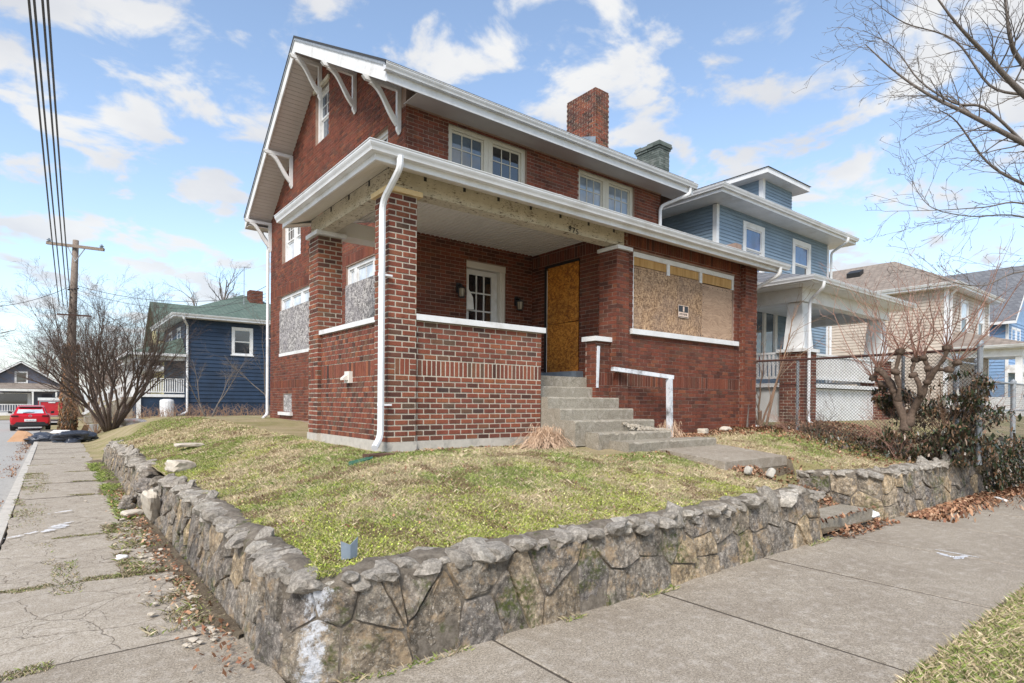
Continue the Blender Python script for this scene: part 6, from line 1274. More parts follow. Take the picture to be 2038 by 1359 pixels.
# ================================================================= CARS, TRAILER
def hatchback(loc, rotz, label, red=True):
    """unit car: +y forward, rear bumper at y=0, length 4.4, width 1.8"""
    c_ = thing('parked_car', label, 'car', loc=loc); c_.rotation_euler = (0, 0, rotz)
    # lofted body: stations along y with (half width, z) section
    def sect(y, pts): return [(x, y, z) for x, z in pts]
    B = []
    def ring(y, wb, zb, ws, zs_, wt_, zt_): # bottom half width, sill z, shoulder, top of body
        R_ = [(wb*.82, zb), (wb, zb+.12), (ws, (zb+zs_)/2+.05), (ws*.985, zs_), (wt_, zt_)]; return [(x, y, z) for x, z in R_]+[(-x, y, z) for x, z in R_[::-1]]
    st_ = [(0, .78, .36, .80, .72, .70, .84), (.06, .84, .30, .88, .78, .76, .93), (.25, .87, .24, .90, .86, .76, .98), (.8, .88, .20, .905, .92, .74, .99), (2.2, .88, .18, .90, .90, .76, .96), (3.2, .88, .19, .89, .84, .74, .92), (3.9, .86, .24, .87, .74, .66, .82), (4.3, .76, .30, .74, .60, .55, .68), (4.4, .60, .36, .60, .52, .45, .60)]
    rings = [ring(*s_) for s_ in st_]; b = MB(); n = 10; vs = [p for r_ in rings for p in r_]; fs = [(i*n+j, i*n+(j+1) % n, (i+1)*n+(j+1) % n, (i+1)*n+j) for i in range(len(rings)-1) for j in range(n)]+[tuple(range(n))[::-1], tuple((len(rings)-1)*n+j for j in range(n))]
    b.add(vs, fs); b.build('body', 'car_red' if red else 'galvanised', c_, smooth=False)
    b = MB()
    g = [(.15, .70, .97, .97), (.55, .60, 1.36, .99), (1.0, .585, 1.43, .99), (2.0, .59, 1.44, .96), (2.6, .60, 1.36, .94), (3.35, .66, .93, .93)]
    vs = []; 
    for y, w_, zt_, zb_ in g: vs += [(-.74, y, zb_-.03), (-w_, y, zt_-.03), (-w_*.8, y, zt_), (w_*.8, y, zt_), (w_, y, zt_-.03), (.74, y, zb_-.03)]
    fs = [(i*6+j, i*6+j+1, (i+1)*6+j+1, (i+1)*6+j) for i in range(len(g)-1) for j in range(5)]; b.add(vs, fs+[(0, 1, 2, 3, 4, 5)]); b.build('roof', 'car_red' if red else 'galvanised', c_)
    b = MB(); b.add([(-.60, .18, 1.0), (.60, .18, 1.0), (.50, .50, 1.30), (-.50, .50, 1.30)], [(0, 1, 2, 3)]); b.add([(-.60, .172, 1.0), (.60, .172, 1.0), (.50, .492, 1.30), (-.50, .492, 1.30)], [(3, 2, 1, 0)]); b.build('rear_window', 'car_glass', c_)
    for s_ in (-1, 1):
        b = MB(); b.hexa([(s_*.735, .75, .99), (s_*.755, .75, .99), (s_*.765, 2.9, .97), (s_*.745, 2.9, .97), (s_*.60, .95, 1.34), (s_*.62, .95, 1.34), (s_*.63, 2.4, 1.33), (s_*.61, 2.4, 1.33)]); b.build('side_window', 'glass_dark', c_)
        b = MB(); b.box(s_*.52, s_*.83, -.02, .10, .80, .885); b.build('tail_light', 'tail_light', c_)
        b = MB(); b.hexa([(s_*.92, 2.75, .93), (s_*1.08, 2.75, .95), (s_*1.08, 2.95, .95), (s_*.90, 2.95, .93), (s_*.92, 2.75, 1.07), (s_*1.08, 2.75, 1.09), (s_*1.06, 2.95, 1.08), (s_*.90, 2.95, 1.06)]); b.build('mirror', 'black_metal', c_)
        for y in (.78, 3.5):
            b = MB(); n_ = 18; b.prism([(s_*.66, y+.33*math.cos(2*PI*k/n_), .33+.33*math.sin(2*PI*k/n_)) for k in range(n_)], (s_*.24, 0, 0)); w_ = b.build('wheel', 'tyre', c_)
            b = MB(); b.prism([(s_*.895, y+.21*math.cos(2*PI*k/n_), .33+.21*math.sin(2*PI*k/n_)) for k in range(n_)], (s_*.015, 0, 0)); b.build('rim', 'galvanised', w_)
    b = MB(); b.hexa([(-.78, -.03, .30), (.78, -.03, .30), (.80, .2, .24), (-.80, .2, .24), (-.60, -.03, .50), (.60, -.03, .50), (.84, .2, .52), (-.84, .2, .52)]); b.build('bumper', 'black_metal', c_)
    b = MB(); b.box(-.26, .26, -.04, -.031, .54, .67); pl = b.build('licence_plate', 'paper_white', c_); b = MB(); [b.box(-.2+.065*k, -.165+.065*k, -.045, -.041, .57, .63) for k in range(7)]; b.build('plate_characters', 'flashing', pl, kind='stuff')
    b = MB(); n_ = 14; b.tube([(.075*math.cos(2*PI*k/n_), .0, .85+.06*math.sin(2*PI*k/n_)) for k in range(n_+1)], .01, 5, False); b.tube([(-.06, 0, .875), (-.02, 0, .86), (0, 0, .835), (.02, 0, .86), (.06, 0, .875)], .009, 5, False); b.build('badge', 'galvanised', c_)
    b = MB(); b.box(-.5, .5, .40, .56, 1.33, 1.37); b.build('spoiler', 'black_metal', c_); b = MB(); b.bar((-.32, .17, 1.02), (.18, .22, 1.06), .03, .03); b.build('wiper', 'black_metal', c_)
    return c_
pc = on_z(63, 857, -.27)
hatchback((pc[0]-.05, pc[1]-.5, -.26), 0, 'shiny red hatchback parked by the kerb seen from behind')
hatchback((-6.0, 58.5, -.3), PI/2*1.05, 'grey silver car half cut off by the left edge, beyond the red hatchback', False)
tq = on_z(107, 839, -.33)
tr = thing('cargo_trailer', 'small red enclosed cargo trailer with white roof behind the leaning utility pole', 'trailer', loc=(tq[0], tq[1], -.34))
b = MB(); b.box(-1.0, 1.0, 0, 3.2, .42, 1.75); b.build('body', 'trailer_red', tr); b = MB(); b.box(-1.03, 1.03, -.05, 3.25, 1.752, 1.98); b.build('roof', 'white_paint', tr)
b = MB(); b.box(-.95, -.86, -.03, -.002, .45, 1.72); b.box(.86, .95, -.03, -.002, .45, 1.72); b.box(-.86, .86, -.03, -.002, .45, .52); b.box(-.86, .86, -.03, -.002, 1.64, 1.72); b.build('door_trim', 'galvanised', tr, kind='stuff'); b = MB(); b.box(-.35, .1, -.04, -.003, 1.55, 1.63); b.build('handle', 'white_paint', tr)
for s_ in (-1, 1): b = MB(); b.prism([(s_*.85, 1.6+.33*math.cos(2*PI*k/14), .33+.33*math.sin(2*PI*k/14)) for k in range(14)], (s_*.2, 0, 0)); b.build('wheel', 'tyre', tr)
# ================================================================= RUBBISH BY THE KERB
def bag(label, loc, s, mat, seed, lvl=3, rough=.45):
    b = MB(); lump(b, s[0], s[1], s[2], random.Random(seed), lvl, rough, square=.2); o = b.build('rubbish_bag', mat, None, True, label=label, cat='rubbish bag'); o.location = loc; return o
g_ = lambda px, py: on_z(px, py, -.08)
p_ = g_(147, 880); bag('full dark rubbish bag lying on the end of the side sidewalk', (p_[0], p_[1]+.1, p_[2]+.14), (.60, .40, .24), 'plastic_black', 3, 4, .75)
p_ = g_(100, 877); bag('flattened torn black bag in a heap by the kerb, nearest the red car', (p_[0]+.05, p_[1], p_[2]+.10), (.62, .5, .20), 'plastic_black', 5, 3, .9)
p_ = g_(75, 878); bag('small crumpled black bag beside the brown cardboard', (p_[0], p_[1], p_[2]+.08), (.38, .35, .14), 'plastic_black', 6, 3, .9)
def sheet(name, label, cat, pts, mat, th=.01): b = MB(); b.prism(pts, (0, .0, th)); return b.build(name, mat, None, label=label, cat=cat)
p_ = g_(48, 878); x, y, z = p_
b = MB(); b.prism([(x-.5, y-.2, z), (x-.05, y-.2, z), (x+.1, y+.2, z+.36), (x-.2, y+.25, z+.40)], (0, .01, .012)); b.prism([(x-.05, y-.25, z), (x+.5, y-.1, z), (x+.25, y+.25, z+.24), (x+.1, y+.2, z+.36)], (0, .01, .012)); b.build('cardboard_box', 'cardboard', None, label='collapsed brown cardboard box lying in the gutter behind the red car', cat='cardboard box')
p_ = g_(118, 866); x, y, z = p_; sheet('white_board', 'white flat scrap board lying at the foot of the utility pole', 'board', [(x-.35, y-.2, z+.12), (x+.35, y-.25, z+.10), (x+.4, y+.3, z+.2), (x-.2, y+.3, z+.22)], 'paper_white')
p_ = g_(168, 862); x, y, z = p_; b = MB(); b.prism([(x-.2, y, z), (x+.12, y+.1, z+.03), (x+.2, y+.12, z+.42), (x-.02, y, z+.40)], (.01, .03, 0)); b.build('cardboard_box', 'cardboard', None, label='upright folded cardboard flap beside the tree trunks', cat='cardboard box')
p_ = g_(185, 860); x, y, z = p_; b = MB(); b.box(x-.22, x+.22, y-.1, y+.2, z, z+.40); b.build('white_box', 'paper_white', None, label='white box with blue print left standing by the tree trunks', cat='box')
p_ = on_z(262, 851, .25); x, y, z = p_; b = MB(); lump(b, .5, .25, .18, random.Random(3), 3, .8, square=.1); o = b.build('paper_sack', 'paper_red', None, True, label='crumpled white and red sack on the lawn slope behind the tree', cat='sack'); o.location = (x, y, H(x, y)+.1)
p_ = on_z(1736, 1025, .05); b = MB(); lump(b, .11, .09, .06, random.Random(4), 3, .6, square=.1); o = b.build('plastic_bag', 'paper_white', None, True, label='small white plastic bag in the leaves by the sunk entry step', cat='plastic bag'); o.location = (p_[0], p_[1], .06)
p_ = on_z(243, 1115, 0); b = MB(); lump(b, .05, .05, .03, random.Random(4), 2, .6, square=.1); o = b.build('paper_scrap', 'paper_white', None, True, label='white crumpled paper scrap on the dirt beside the side wall', cat='litter'); o.location = (p_[0], p_[1], .03)
p_ = on_z(1990, 996, 0); b = MB(); b.box(-.16, .16, -.04, .04, 0, .03); o = b.build('paper_scrap', 'paper_white', None, label='flat white litter among the leaves at the right of the front sidewalk', cat='litter'); o.location = (p_[0], p_[1], .01); o.rotation_euler = (0, 0, .6)
# galvanised stake bracket in the lawn corner
p_ = (1.52, 3.62, H(1.6, 3.8)); b = MB(); b.prism([(p_[0]-.06, p_[1], p_[2]), (p_[0]-.005, p_[1]-.01, p_[2]), (p_[0]-.005, p_[1]-.01, p_[2]+.09), (p_[0]-.065, p_[1], p_[2]+.12)], (.0, .006, 0)); b.prism([(p_[0]-.005, p_[1]-.01, p_[2]), (p_[0]+.05, p_[1]+.01, p_[2]), (p_[0]+.055, p_[1]+.012, p_[2]+.13), (p_[0]-.005, p_[1]-.01, p_[2]+.09)], (0, .006, 0)); b.build('metal_stake', 'flashing', None, label='short folded metal stake sticking up in the lawn at the wall corner', cat='stake')
# ================================================================= TREES, SHRUBS, IVY
def grow(b, p, d, L, r, lev, rr, prm, tips=None):
    """a branch of jittered segments that throws side branches; prm: per level (segments, children, child length, angle, droop)"""
    n, nch, cl, ang, trop = prm[lev]; pts = [Vector(p)]; d = Vector(d).normalized(); rad = [r]; dirs = [d.copy()]; wig = .13+.05*lev
    for i in range(n):
        d = (d+Vector((rr.gauss(0, wig), rr.gauss(0, wig), rr.gauss(0, wig*.8)+trop))).normalized(); pts.append(pts[-1]+d*L/n); rad.append(max(.0022, r*(1-.80*(i+1)/n))); dirs.append(d.copy())
    b.tube(pts, rad, 7 if r > .06 else (5 if r > .02 else 3), False)
    if tips is not None: tips.append(pts[-1])
    if lev+1 < len(prm):
        for k in range(nch):
            f = (k+.6*rr.random()+.4)/nch; f = .2+.8*f*.98; i = min(n-1, int(f*n)); q = pts[i].lerp(pts[i+1], f*n-i) if i < n else pts[-1]; dd = dirs[i]
            a = Vector((rr.gauss(0, 1), rr.gauss(0, 1), rr.gauss(0, 1))); a = (a-dd*a.dot(dd)).normalized(); an = ang*rr.uniform(.6, 1.3)
            grow(b, q, dd*math.cos(an)+a*math.sin(an), L*cl*rr.uniform(.6, 1.15)*(1.1-.45*f), max(.003, rad[i]*.58), lev+1, rr, prm, tips)
def bare_tree(name, label, loc, hgt, seed, mat='bark_grey', r=None, prm=None, stems=1, group=None, spread=.3, cat='tree', lean=(0, 0)):
    rr = random.Random(seed); t_ = thing(name, label, cat, group, loc=loc); r = r or hgt*.028
    prm = prm or [(6, 7, .62, .62, .03), (6, 6, .55, .6, .03), (5, 5, .5, .55, .02), (4, 4, .5, .5, .0), (3, 0, .5, .5, 0)]
    tk = MB(); cr_ = MB()
    for s_ in range(stems):
        a = 2*PI*s_/stems+rr.uniform(-.3, .3); d = Vector((math.cos(a)*spread*(stems > 1)+lean[0], math.sin(a)*spread*(stems > 1)+lean[1], 1)).normalized(); o = Vector((math.cos(a), math.sin(a), 0))*(.14 if stems > 1 else 0)
        hh = hgt*(.34 if stems == 1 else .18)*rr.uniform(.85, 1.15); top = o+d*hh; rs = r*(1 if stems == 1 else rr.uniform(.5, .8))
        tk.tube([o, o+d*hh*.3, o+d*hh*.7, top], [rs*1.5, rs*1.1, rs*.95, rs*.85], 9)
        for k in range(3 if stems == 1 else 2):
            aa = rr.uniform(0, 2*PI) if k else 0; dv = (d+Vector((math.cos(aa+k*2.1), math.sin(aa+k*2.1), .0))*(.45 if k else .12)).normalized()
            grow(cr_, top-d*.02, dv, hgt*.62*rr.uniform(.8, 1.05)*(1 if k == 0 else .8), rs*.75, 0, rr, prm)
    tk.build('trunk', mat, t_, True); cr_.build('branches', mat, t_, True, kind='stuff'); return t_
# the many-stemmed bare tree at the end of the side wall
sp_ = [(7, 9, .55, .45, .06), (6, 8, .5, .45, .05), (5, 6, .5, .5, .04), (3, 0, .5, .5, 0)]
q_ = on_z(208, 862, .05)
bare_tree('multi_stem_tree', 'broad bare tree of many leaning stems at the far end of the side stone wall', (q_[0]+.2, q_[1], H(q_[0]+.2, q_[1])-.05), 7.6, 14, 'twig_dark', .085, sp_, stems=17, spread=.62)
# reddish undergrowth round its foot and the brushy wood behind
def bush(label, loc, hgt, n, seed, mat='twig_brown', spread=.8, cat='shrub', group=None, r=.012, name='bare_shrub'):
    rr = random.Random(seed); t_ = thing(name, label, cat, group, loc=loc); b = MB()
    for i in range(n):
        a = rr.uniform(0, 2*PI); d = Vector((math.cos(a)*spread*rr.random(), math.sin(a)*spread*rr.random(), 1)); grow(b, (math.cos(a)*.1*rr.random(), math.sin(a)*.1*rr.random(), 0), d, hgt*rr.uniform(.5, 1), r*rr.uniform(.6, 1.4), 0, rr, [(6, 6, .45, .5, .05), (4, 3, .5, .5, .03), (3, 0, .5, .5, 0)])
    b.build('stems', mat, t_, kind='stuff'); return t_
bush('low tangle of orange brown stems round the foot of the many-stemmed tree', (q_[0]-.3, q_[1]+.6, H(q_[0]-.2, q_[1])-.05), 2.6, 22, 4, 'bark_tan', 1.2)
wood = []
WP = [(4, 6, .6, .5, .06), (5, 7, .55, .5, .05), (4, 7, .5, .5, .04), (3, 0, .5, .5, 0)]
for i, (x, y, h_, lab) in enumerate(((4.5, 72, 12, 'first twiggy bare tree of the thicket behind the many-stemmed tree'), (7.5, 80, 14, 'tallest twiggy bare tree of the thicket in front of the yellow house'), (2.5, 78, 10, 'low twiggy bare tree of the thicket beside the grey house'), (6.0, 66, 10, 'near twiggy bare tree of the thicket beside the navy house porch'))):
    wood.append(bare_tree('bare_tree', lab, (x, y, -.3), h_, 30+i, 'twig_brown', .13, WP, stems=6, spread=.55, group='thicket of bare trees behind the utility pole'))
for i, (x, y, s_, ro, lab) in enumerate(((10, 92, 1.1, 1., 'far bare tree of the thicket, between the yellow house and the grey house'), (3.5, 95, .9, 2., 'far bare tree directly behind the red trailer'), (6.5, 88, 1., 3.3, 'bare tree in the middle of the thicket behind the trailer'), (14, 98, 1.15, 4.4, 'farthest bare tree of the thicket, seen over the yellow house porch'))):
    dup(wood[i % 4], (x, y, -.3), ro, s_, lab)
bare_tree('bare_tree', 'tall open bare tree rising behind the roofs of the navy and yellow houses', (14.5, 74, 0), 18, 77, 'bark_grey', .32, [(6, 6, .62, .55, .02), (6, 5, .6, .55, .03), (5, 4, .5, .5, .02), (4, 3, .5, .5, .0), (3, 0, .5, .5, 0)])
bare_tree('bare_tree', 'bare tree at the left edge of the picture behind the grey house', (-9.5, 92, -.3), 17, 78, 'bark_grey', .3)
bare_tree('bare_tree', 'smaller bare tree beside the grey house gable', (-1.0, 104, -.3), 11, 79, 'twig_brown', .2)
bare_tree('bare_tree', 'thin pale bare tree close to the back corner of the brick house', (10.4, 36.0, H(10.4, 36)), 7.5, 81, 'bark_grey', .09, WP, stems=2, spread=.3)
bare_tree('bare_tree', 'bare sapling in front of the left corner of the navy house', (7.6, 40.0, H(7.6, 40)), 5.2, 82, 'bark_grey', .07, WP, stems=2, spread=.4)
# brush and dead weeds along the foot of the navy house
bb = MB(); rr = random.Random(5)
for i in range(420):
    x = rr.uniform(3.0, 14); y = 45.6+rr.gauss(0, .5); h_ = rr.uniform(.3, 1.0); pts = [(x, y, H(x, y)-.05), (x+rr.gauss(0, .15), y, H(x, y)+h_*.5), (x+rr.gauss(0, .35), y+rr.gauss(0, .2), H(x, y)+h_)]; bb.tube(pts, [.012, .01, .004], 3, False)
bb.build('dry_brush', 'bark_tan', kind='stuff')
# street tree whose limbs reach in from the right
tt = thing('street_tree', 'bare street tree reaching in from the right edge over the front sidewalk', 'tree')
tk = MB(); tk.tube([(12.15, .66, -.05), (12.12, .68, .8), (12.1, .7, 2.2), (12.08, .72, 3.6), (12.05, .74, 4.6)], [.27, .20, .18, .17, .14], 12); tk.build('trunk', 'bark_grey', tt, True)
LIMBS = [([(2346, 470), (2200, 330), (2038, 188), (1962, 108), (1905, 48), (1850, -25)], .085, 8.0), ([(2346, 480), (2200, 370), (2038, 285), (1930, 228), (1852, 190), (1785, 145), (1722, 88)], .065, 7.7),
         ([(2346, 500), (2200, 430), (2038, 366), (1965, 322), (1905, 243), (1868, 218)], .045, 7.9), ([(2346, 460), (2180, 300), (2038, 130), (2012, 80), (2003, 20), (1996, -60)], .075, 8.4),
         ([(2346, 520), (2180, 460), (2038, 405), (1960, 412), (1870, 418), (1775, 420)], .024, 7.6), ([(2346, 530), (2180, 500), (2038, 432), (1930, 430), (1850, 410), (1810, 350)], .024, 8.2),
         ([(2346, 550), (2180, 560), (2038, 540), (1960, 568), (1900, 562), (1872, 555)], .022, 7.2),
         ([(2038, 285), (1960, 215), (1900, 205), (1830, 160), (1780, 95), (1718, 60)], .03, 7.8), ([(2038, 188), (1970, 170), (1900, 80), (1800, 45), (1735, 0)], .03, 8.3)]
rr = random.Random(41); lb = MB(); TP = [(5, 9, .30, .62, .03), (4, 4, .5, .6, .02), (3, 2, .5, .6, .0), (2, 0, .5, .5, 0)]
def smooth(pts, k=4):
    out = []; P = [pts[0]]+pts+[pts[-1]]
    for i in range(1, len(P)-2):
        for j in range(k):
            t_ = j/k; a, b_, c, d = P[i-1], P[i], P[i+1], P[i+2]; out.append(.5*((2*b_)+(c-a)*t_+(2*a-5*b_+4*c-d)*t_**2+(3*b_-a-3*c+d)*t_**3))
    return out+[pts[-1]]
for li, (px_l, r0, dep) in enumerate(LIMBS):
    P = [Vector(at(x, y, dep+(.25*math.sin(li*2.3+i)*.6 if i else 0))) for i, (x, y) in enumerate(px_l)]; P = smooth(P, 5); n = len(P); R = [max(.003, r0*.72*(1-.88*i/(n-1))) for i in range(n)]
    lb.tube(P, R, 7 if r0 > .03 else 5, False)
    for i in range(3, n):
        for k in range(1 if (i % 2 or r0 < .026) else 2):
            d = (P[i]-P[i-1]).normalized(); a = Vector((rr.gauss(0, 1), rr.gauss(0, 1), rr.gauss(0, .8)+.25)); a = (a-d*a.dot(d)).normalized(); an = rr.uniform(.45, 1.05)
            grow(lb, P[i], d*math.cos(an)+a*math.sin(an), rr.uniform(.3, .95), max(.003, R[i]*.36), 1, rr, [None, (5, 4, .36, .65, .03), (3, 1, .5, .7, .02), (2, 0, .5, .5, 0)])
lb.build('branches', 'bark_grey', tt, True, kind='stuff')
# pollarded tree by the chain-link fence
pt_ = thing('pollarded_tree', 'knobbly pollarded tree with long pinkish shoots beside the chain link fence', 'tree')
def onfx(px, py, X=11.9): return Vector(on_x(px, py, X))
ST = [([(1802, 858), (1798, 832), (1786, 800), (1776, 770), (1762, 748), (1748, 735)], [.17, .14, .12, .11, .10, .085]), ([(1806, 850), (1815, 822), (1832, 790), (1846, 760), (1862, 735), (1880, 712), (1884, 692)], [.16, .13, .115, .10, .08, .06, .075]),
      ([(1786, 800), (1790, 770), (1783, 740), (1788, 715), (1792, 700)], [.10, .085, .07, .06, .07]), ([(1832, 790), (1828, 760), (1815, 740), (1822, 715)], [.09, .07, .06, .06]), ([(1776, 770), (1755, 765), (1738, 752)], [.07, .055, .05]), ([(1846, 760), (1848, 735), (1838, 712)], [.07, .06, .06]), ([(1862, 735), (1890, 735), (1905, 722)], [.05, .04, .035])]
tk = MB(); knobs = []
for i, (pp, R) in enumerate(ST):
    P = smooth([onfx(x, y, 11.9+.12*math.sin(i*1.7+.5*j*(i > 0))*(j > 0)) for j, (x, y) in enumerate(pp)], 3); m_ = len(P); rr2 = random.Random(i); tk.tube(P, [max(.02, np.interp(k, np.linspace(0, m_-1, len(R)), R)*.52*(1+.35*rr2.uniform(-1, 1))) for k in range(m_)], 9); knobs.append(P[-1]); lump(tk, .07, .07, .06, rr2, 2, .5, P[-1], .1); lump(tk, .075, .07, .06, rr2, 2, .5, P[len(P)//2], .1)
tk.build('trunk', 'bark_brown', pt_, True)
sh = MB(); rr = random.Random(12)
for k, kn in enumerate(knobs*1):
    for i in range(11):
        a = rr.uniform(0, 2*PI); d = Vector((math.cos(a)*.75, math.sin(a)*.75, rr.uniform(.25, 1.3))); grow(sh, kn, d, rr.uniform(.8, 2.1), rr.uniform(.007, .014), 0, rr, [(7, 3, .35, .5, .10), (4, 1, .5, .5, .05), (3, 0, .5, .5, 0)])
sh.build('shoots', 'twig_pink', pt_, kind='stuff')
# shrub by the right corner of the brick house
s3 = thing('bare_shrub', 'upright bare shrub with orange tan stems at the right corner of the brick house', 'shrub', loc=(12.95, 7.15, H(12.9, 7.1)-.02)); b = MB(); rr = random.Random(3)
for i in range(9):
    a = rr.uniform(0, 2*PI); grow(b, (.12*math.cos(a), .12*math.sin(a), 0), Vector((math.cos(a)*.45, math.sin(a)*.45, 1)), rr.uniform(1.6, 3.0), rr.uniform(.02, .034), 0, rr, [(7, 7, .5, .42, .05), (5, 3, .5, .5, .04), (3, 0, .5, .5, 0)])
b.build('stems', 'bark_tan', s3, True, kind='stuff'); b = MB(); b.tube([(-.25, -.1, -.1), (-.26, -.1, .2), (-.3, -.12, .38)], [.05, .045, .05], 8); b.build('stump', 'bark_tan', s3)
b = MB(); grow(b, (11.75, 6.82, 1.05), (-.25, 0, 1), .55, .03, 0, random.Random(2), [(5, 2, .5, .6, .02), (3, 0, .5, .5, 0)]); b.build('cut_stump', 'bark_grey', None, True, label='thin cut stump leaning against the foot of the right brick pier', cat='stump')
# ivy
IVY = np.array([[.03, .045, .02], [.05, .07, .03], [.08, .06, .035], [.05, .04, .03], [.16, .10, .06], [.24, .14, .08]])
def ivy(name, n, f, seed, smin=.03, smax=.065, label=None, cat='ivy', tilt=1.2):
    rr = np.random.RandomState(seed); x, y, z = f(rr, n); return leaflets(name, x, y, z, rr.uniform(smin, smax, len(x)), IVY[np.minimum(5, (rr.rand(len(x))**1.3*6).astype(int))]*(.5+.9*rr.rand(len(x)))[:, None], seed, 'ivy_leaf', tilt, label=label, cat=cat)
def iv1(rr, n):
    # clumps climbing the fence end
    cl = [(12.15, 3.05, 1.9, .35), (12.25, 3.3, 1.6, .5), (12.3, 2.95, 1.25, .55), (12.5, 3.6, 1.2, .6), (12.1, 3.9, .95, .5), (12.3, 3.3, .9, .6), (12.9, 3.2, .8, .6), (12.6, 4.2, 1.6, .35), (12.35, 4.3, 1.75, .3)]
    k = rr.randint(0, len(cl), n); c_ = np.array(cl)[k]; v = rr.normal(0, 1, (n, 3)); v /= np.linalg.norm(v, axis=1)[:, None]; rad = c_[:, 3]*(.55+.5*rr.rand(n)); x, y, z = c_[:, 0]+v[:, 0]*rad, c_[:, 1]+v[:, 1]*rad, c_[:, 2]+v[:, 2]*rad*.8
    kk = (z > Hv(np.clip(x, 1, 15.9), np.maximum(y, 3.35))) & (vnoise(x*1+z*3, y+z*2, 2.5, 3) > .40); return x[kk], y[kk], z[kk]
ivy('ivy_mass', 12500, iv1, 1, label='dark leafy ivy heaped over the end of the chain link fence')
def iv2(rr, n):
    x = 12.6+rr.rand(n)*5.5; x = 13.3+rr.rand(n)*5.2; z = .02+rr.rand(n)*.72; y = 3.12-.12*rr.rand(n)-.12*vnoise(x, z, 3, 4)+.12*z; t_ = rr.rand(n) < .3; y[t_] = 3.1+rr.rand(t_.sum())*.6; z[t_] = .72+rr.rand(t_.sum())*.12; k = (x > 13.9) | (vnoise(x, z, 4, 7) > .5); return x[k], y[k], z[k]
ivy('ivy_curtain', 14000, iv2, 2, .03, .06, label='curtain of dark ivy hanging over the right end of the stone wall')
def iv3(rr, n): x = rr.uniform(11.3, 13, n); y = rr.uniform(3.6, 6.2, n); k = vnoise(x, y, 2, 9) > .42; x, y = x[k], y[k]; return x, y, Hv(x, y)+rr.rand(len(x))*.13
ivy('ground_ivy', 1100, iv3, 3, .03, .055, label='low ivy creeping on the ground round the pollarded tree')
bush('brown stemmy shrub tangled in the ivy at the fence end', (12.25, 3.35, .95), 1.5, 16, 9, 'bark_tan', .9)
bush('thin pale brush beyond the fence posts at the right edge of the picture', (15.5, 3.9, .8), 1.3, 26, 10, 'twig_pink', 1.5)
# ================================================================= CHAIN LINK FENCE
fe = thing('chain_link_fence', 'old chain link fence with rusty top rail along the right side of the lot', 'fence'); FX = 12.36; y0f, y1f = 2.98, 7.1; zt_f = 2.55
b = MB(); b.tube([(FX, y1f, zt_f+.0), (FX, 5.5, zt_f-.012), (FX, y0f, zt_f+.01)], .024, 8); b.build('top_rail', 'rust_metal', fe)
for y in (6.05, 4.1): b = MB(); b.tube([(FX+.03, y, .9), (FX+.03, y, zt_f+.02)], .03, 8); b.build('post', 'galvanised', fe)
b = MB(); b.tube([(FX, y0f-.03, .6), (FX, y0f-.03, 2.60)], .042, 12); b.lathe([(.055, 2.60), (.055, 2.65), (.04, 2.70), (.0, 2.72)], 12, (FX, y0f-.03, 0)); b.build('end_post', 'galvanised', fe)
def chain(b, p0, du, L_, z0, z1, s=.062, r=.0022):
    n = int((L_+(z1-z0))/s)
    for k in range(n):
        for sg2 in (1, -1):
            u0 = -(z1-z0)+k*s; a, c = u0, u0+(z1-z0)
            A, Cc = (a, z0), (c, z1)
            if sg2 < 0: A, Cc = (a, z1), (c, z0)
            t0 = max(0, (0-a)/(c-a)); t1 = min(1, (L_-a)/(c-a))
            if t1 <= t0: continue
            P = [(p0[0]+du[0]*(a+(c-a)*t_), p0[1]+du[1]*(a+(c-a)*t_), A[1]+(Cc[1]-A[1])*t_) for t_ in (t0, t1)]; b.tube(P, r, 3, False)
b = MB(); chain(b, (FX-.03, y0f), (0, 1), y1f-y0f, 1.0, zt_f-.02, .062, .003); b.build('wire_mesh', 'wire_dark', fe, kind='stuff')
ge = thing('chain_link_gate', 'galvanised chain link fence panel with round capped posts at the right edge beyond the ivy', 'fence')
for x in (13.0, 14.3, 17.0, 21.0): b = MB(); b.tube([(x, 3.45, .7), (x, 3.45, 2.45 if x < 15 else 2.1)], .05, 10); b.lathe([(.06, 0), (.06, .05), (.0, .11)], 10, (x, 3.45, 2.45 if x < 15 else 2.1)); b.build('post', 'galvanised', ge)
b = MB(); b.tube([(13.0, 3.45, 2.40), (14.3, 3.45, 2.40)], .022, 6); b.tube([(14.3, 3.45, 2.1), (24, 3.45, 2.1)], .022, 6); b.tube([(13.0, 3.45, 1.5), (24, 3.45, 1.5)], .018, 6); b.build('rail', 'galvanised', ge, kind='stuff')
b = MB(); chain(b, (13.0, 3.45), (1, 0), 8, .9, 2.1, .09, .0025); b.build('wire_mesh', 'wire_dark', ge, kind='stuff')
# ================================================================= UTILITY POLE AND WIRES
q = on_z(134, 862, -.05); up = thing('utility_pole', 'leaning wooden utility pole with one high crossarm and vines at its foot', 'utility pole'); dpt = float(np.dot(np.array(q)-np.array([0, 0, EYE]), _f))
base = Vector(q); top = Vector(at(151, 478, dpt)); ax_ = (top-base)
b = MB(); b.tube([base-Vector((0, 0, .3)), base+ax_*.05, base+ax_*.4, base+ax_*.75, top], [.27, .24, .19, .15, .12], 12); b.build('shaft', 'pole_wood', up, True)
A, Bq = Vector(at(93, 483, dpt-.2)), Vector(at(207, 497, dpt-.2)); b = MB(); b.bar(A, Bq, .1, .13); b.build('crossarm', 'pole_wood', up)
b = MB(); m1 = base+ax_*.92; b.bar(A.lerp(Bq, .35), m1+Vector((0, -.15, -.3)), .03, .03); b.bar(A.lerp(Bq, .68), m1+Vector((0, -.15, -.3)), .03, .03); b.build('brace', 'galvanised', up, kind=None)
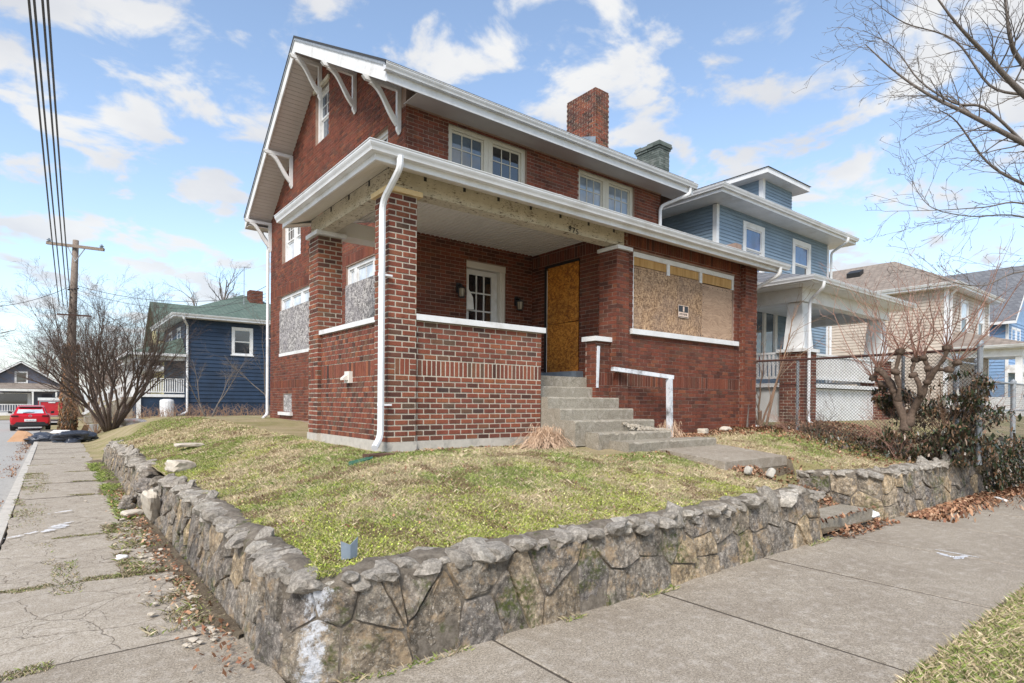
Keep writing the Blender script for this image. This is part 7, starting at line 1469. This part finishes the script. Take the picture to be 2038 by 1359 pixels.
for f in (.04, .96):
    p = A.lerp(Bq, f); b = MB(); b.lathe([(.03, .05), (.09, .08), (.04, .12), (.1, .15), (.03, .2), (.05, .22)], 10, p); b.build('insulator', 'flashing', up)
A2, B2 = Vector(at(114, 625, dpt-.25)), Vector(at(181, 629, dpt-.25)); b = MB(); b.bar(A2, B2, .06, .07); b.build('crossarm', 'rust_metal', up)
b = MB(); rr = random.Random(6)
for k in range(8): p = base+ax_*(.60+.02*k)+Vector((.1*(-1)**k, -.16, 0)); b.lathe([(.03, 0), (.045, .02), (.03, .05)], 6, p)
for k in range(4): p = base+ax_*(.735)+Vector((-.2+.12*k, -.18, .03*k)); b.lathe([(.03, 0), (.045, .03), (.03, .07)], 6, p)
b.build('fittings', 'black_metal', up, kind='stuff')
vn = np.random.RandomState(4); n = 2600; f = vn.rand(n)**1.5*.46; a = vn.rand(n)*2*PI; R_ = .24-.1*f+.05+.10*vn.rand(n)
P = np.array([list(base+ax_*float(v)) for v in f]); leaflets('vine', P[:, 0]+np.cos(a)*R_, P[:, 1]+np.sin(a)*R_, P[:, 2], vn.uniform(.05, .11, n), np.array([[.30, .16, .09], [.18, .13, .08], [.38, .2, .1], [.10, .09, .05]])[vn.randint(0, 4, n)], 9, tilt=1.5, parent=up)
def wire(label, p, q, sag, r=.012, n=18, group=None):
    p, q = Vector(p), Vector(q); b = MB(); pts = []
    for i in range(n+1): f = i/n; v = p.lerp(q, f); v.z -= 4*sag*f*(1-f); pts.append(v)
    b.tube(pts, r, 5); return b.build('overhead_wire', 'wire_dark', None, label=label, cat='wire', group=group)
for i, ((px1, px2, py2), lab) in enumerate(zip(((46, 118, 592), (57, 126, 594), (75, 135, 596), (86, 142, 598)), ('leftmost thick black cable running overhead to the utility pole', 'second cable from the left of the four running overhead to the utility pole', 'third cable from the left of the four running overhead to the utility pole', 'rightmost of the four cables running overhead to the utility pole'))):
    wire(lab, at(px1, -120, 7.0), at(px2, py2+15, dpt-.3), .25, .017, group='cables along the side street')
PT = base+ax_*.77
wire('upper service wire from the pole toward the brick house', PT, at(533, 584, 26), .55, .012); wire('lower service wire from the pole toward the brick house', PT+Vector((0, 0, -.2)), at(533, 590, 26), .7, .010)
wire('service wire drooping left from the pole to the picture edge', PT, at(-40, 612, 26), .25, .012)
wire('thin wire from the pole sagging to the navy house', base+ax_*.72, at(360, 640, 44), 1.0, .010); wire('wire from the back of the brick house across the navy roof', at(534, 567, 24), at(385, 622, 44), .25, .011); wire('short wire from the brick house to the navy chimney', at(534, 596, 24), at(430, 628, 40), .1, .010)

for i, (x, y, n_, h_, lab) in enumerate(((11.7, 5.4, 12, .9, 'low tangle of bare brown twigs left of the pollarded tree'), (12.0, 4.0, 16, 1.1, 'tangle of bare brown twigs at the right foot of the pollarded tree'), (12.2, 3.5, 14, 1.0, 'brown twigs and brambles on the wall top below the fence end'), (11.9, 5.9, 8, .7, 'sparse brambles along the fence between the post and the pollarded tree'))):
    bush(lab, (x, y, H(x, y)-.02), h_, n_, 50+i, 'twig_pink' if i % 2 else 'bark_brown', 1.6, group='brambles along the chain link fence', r=.007)
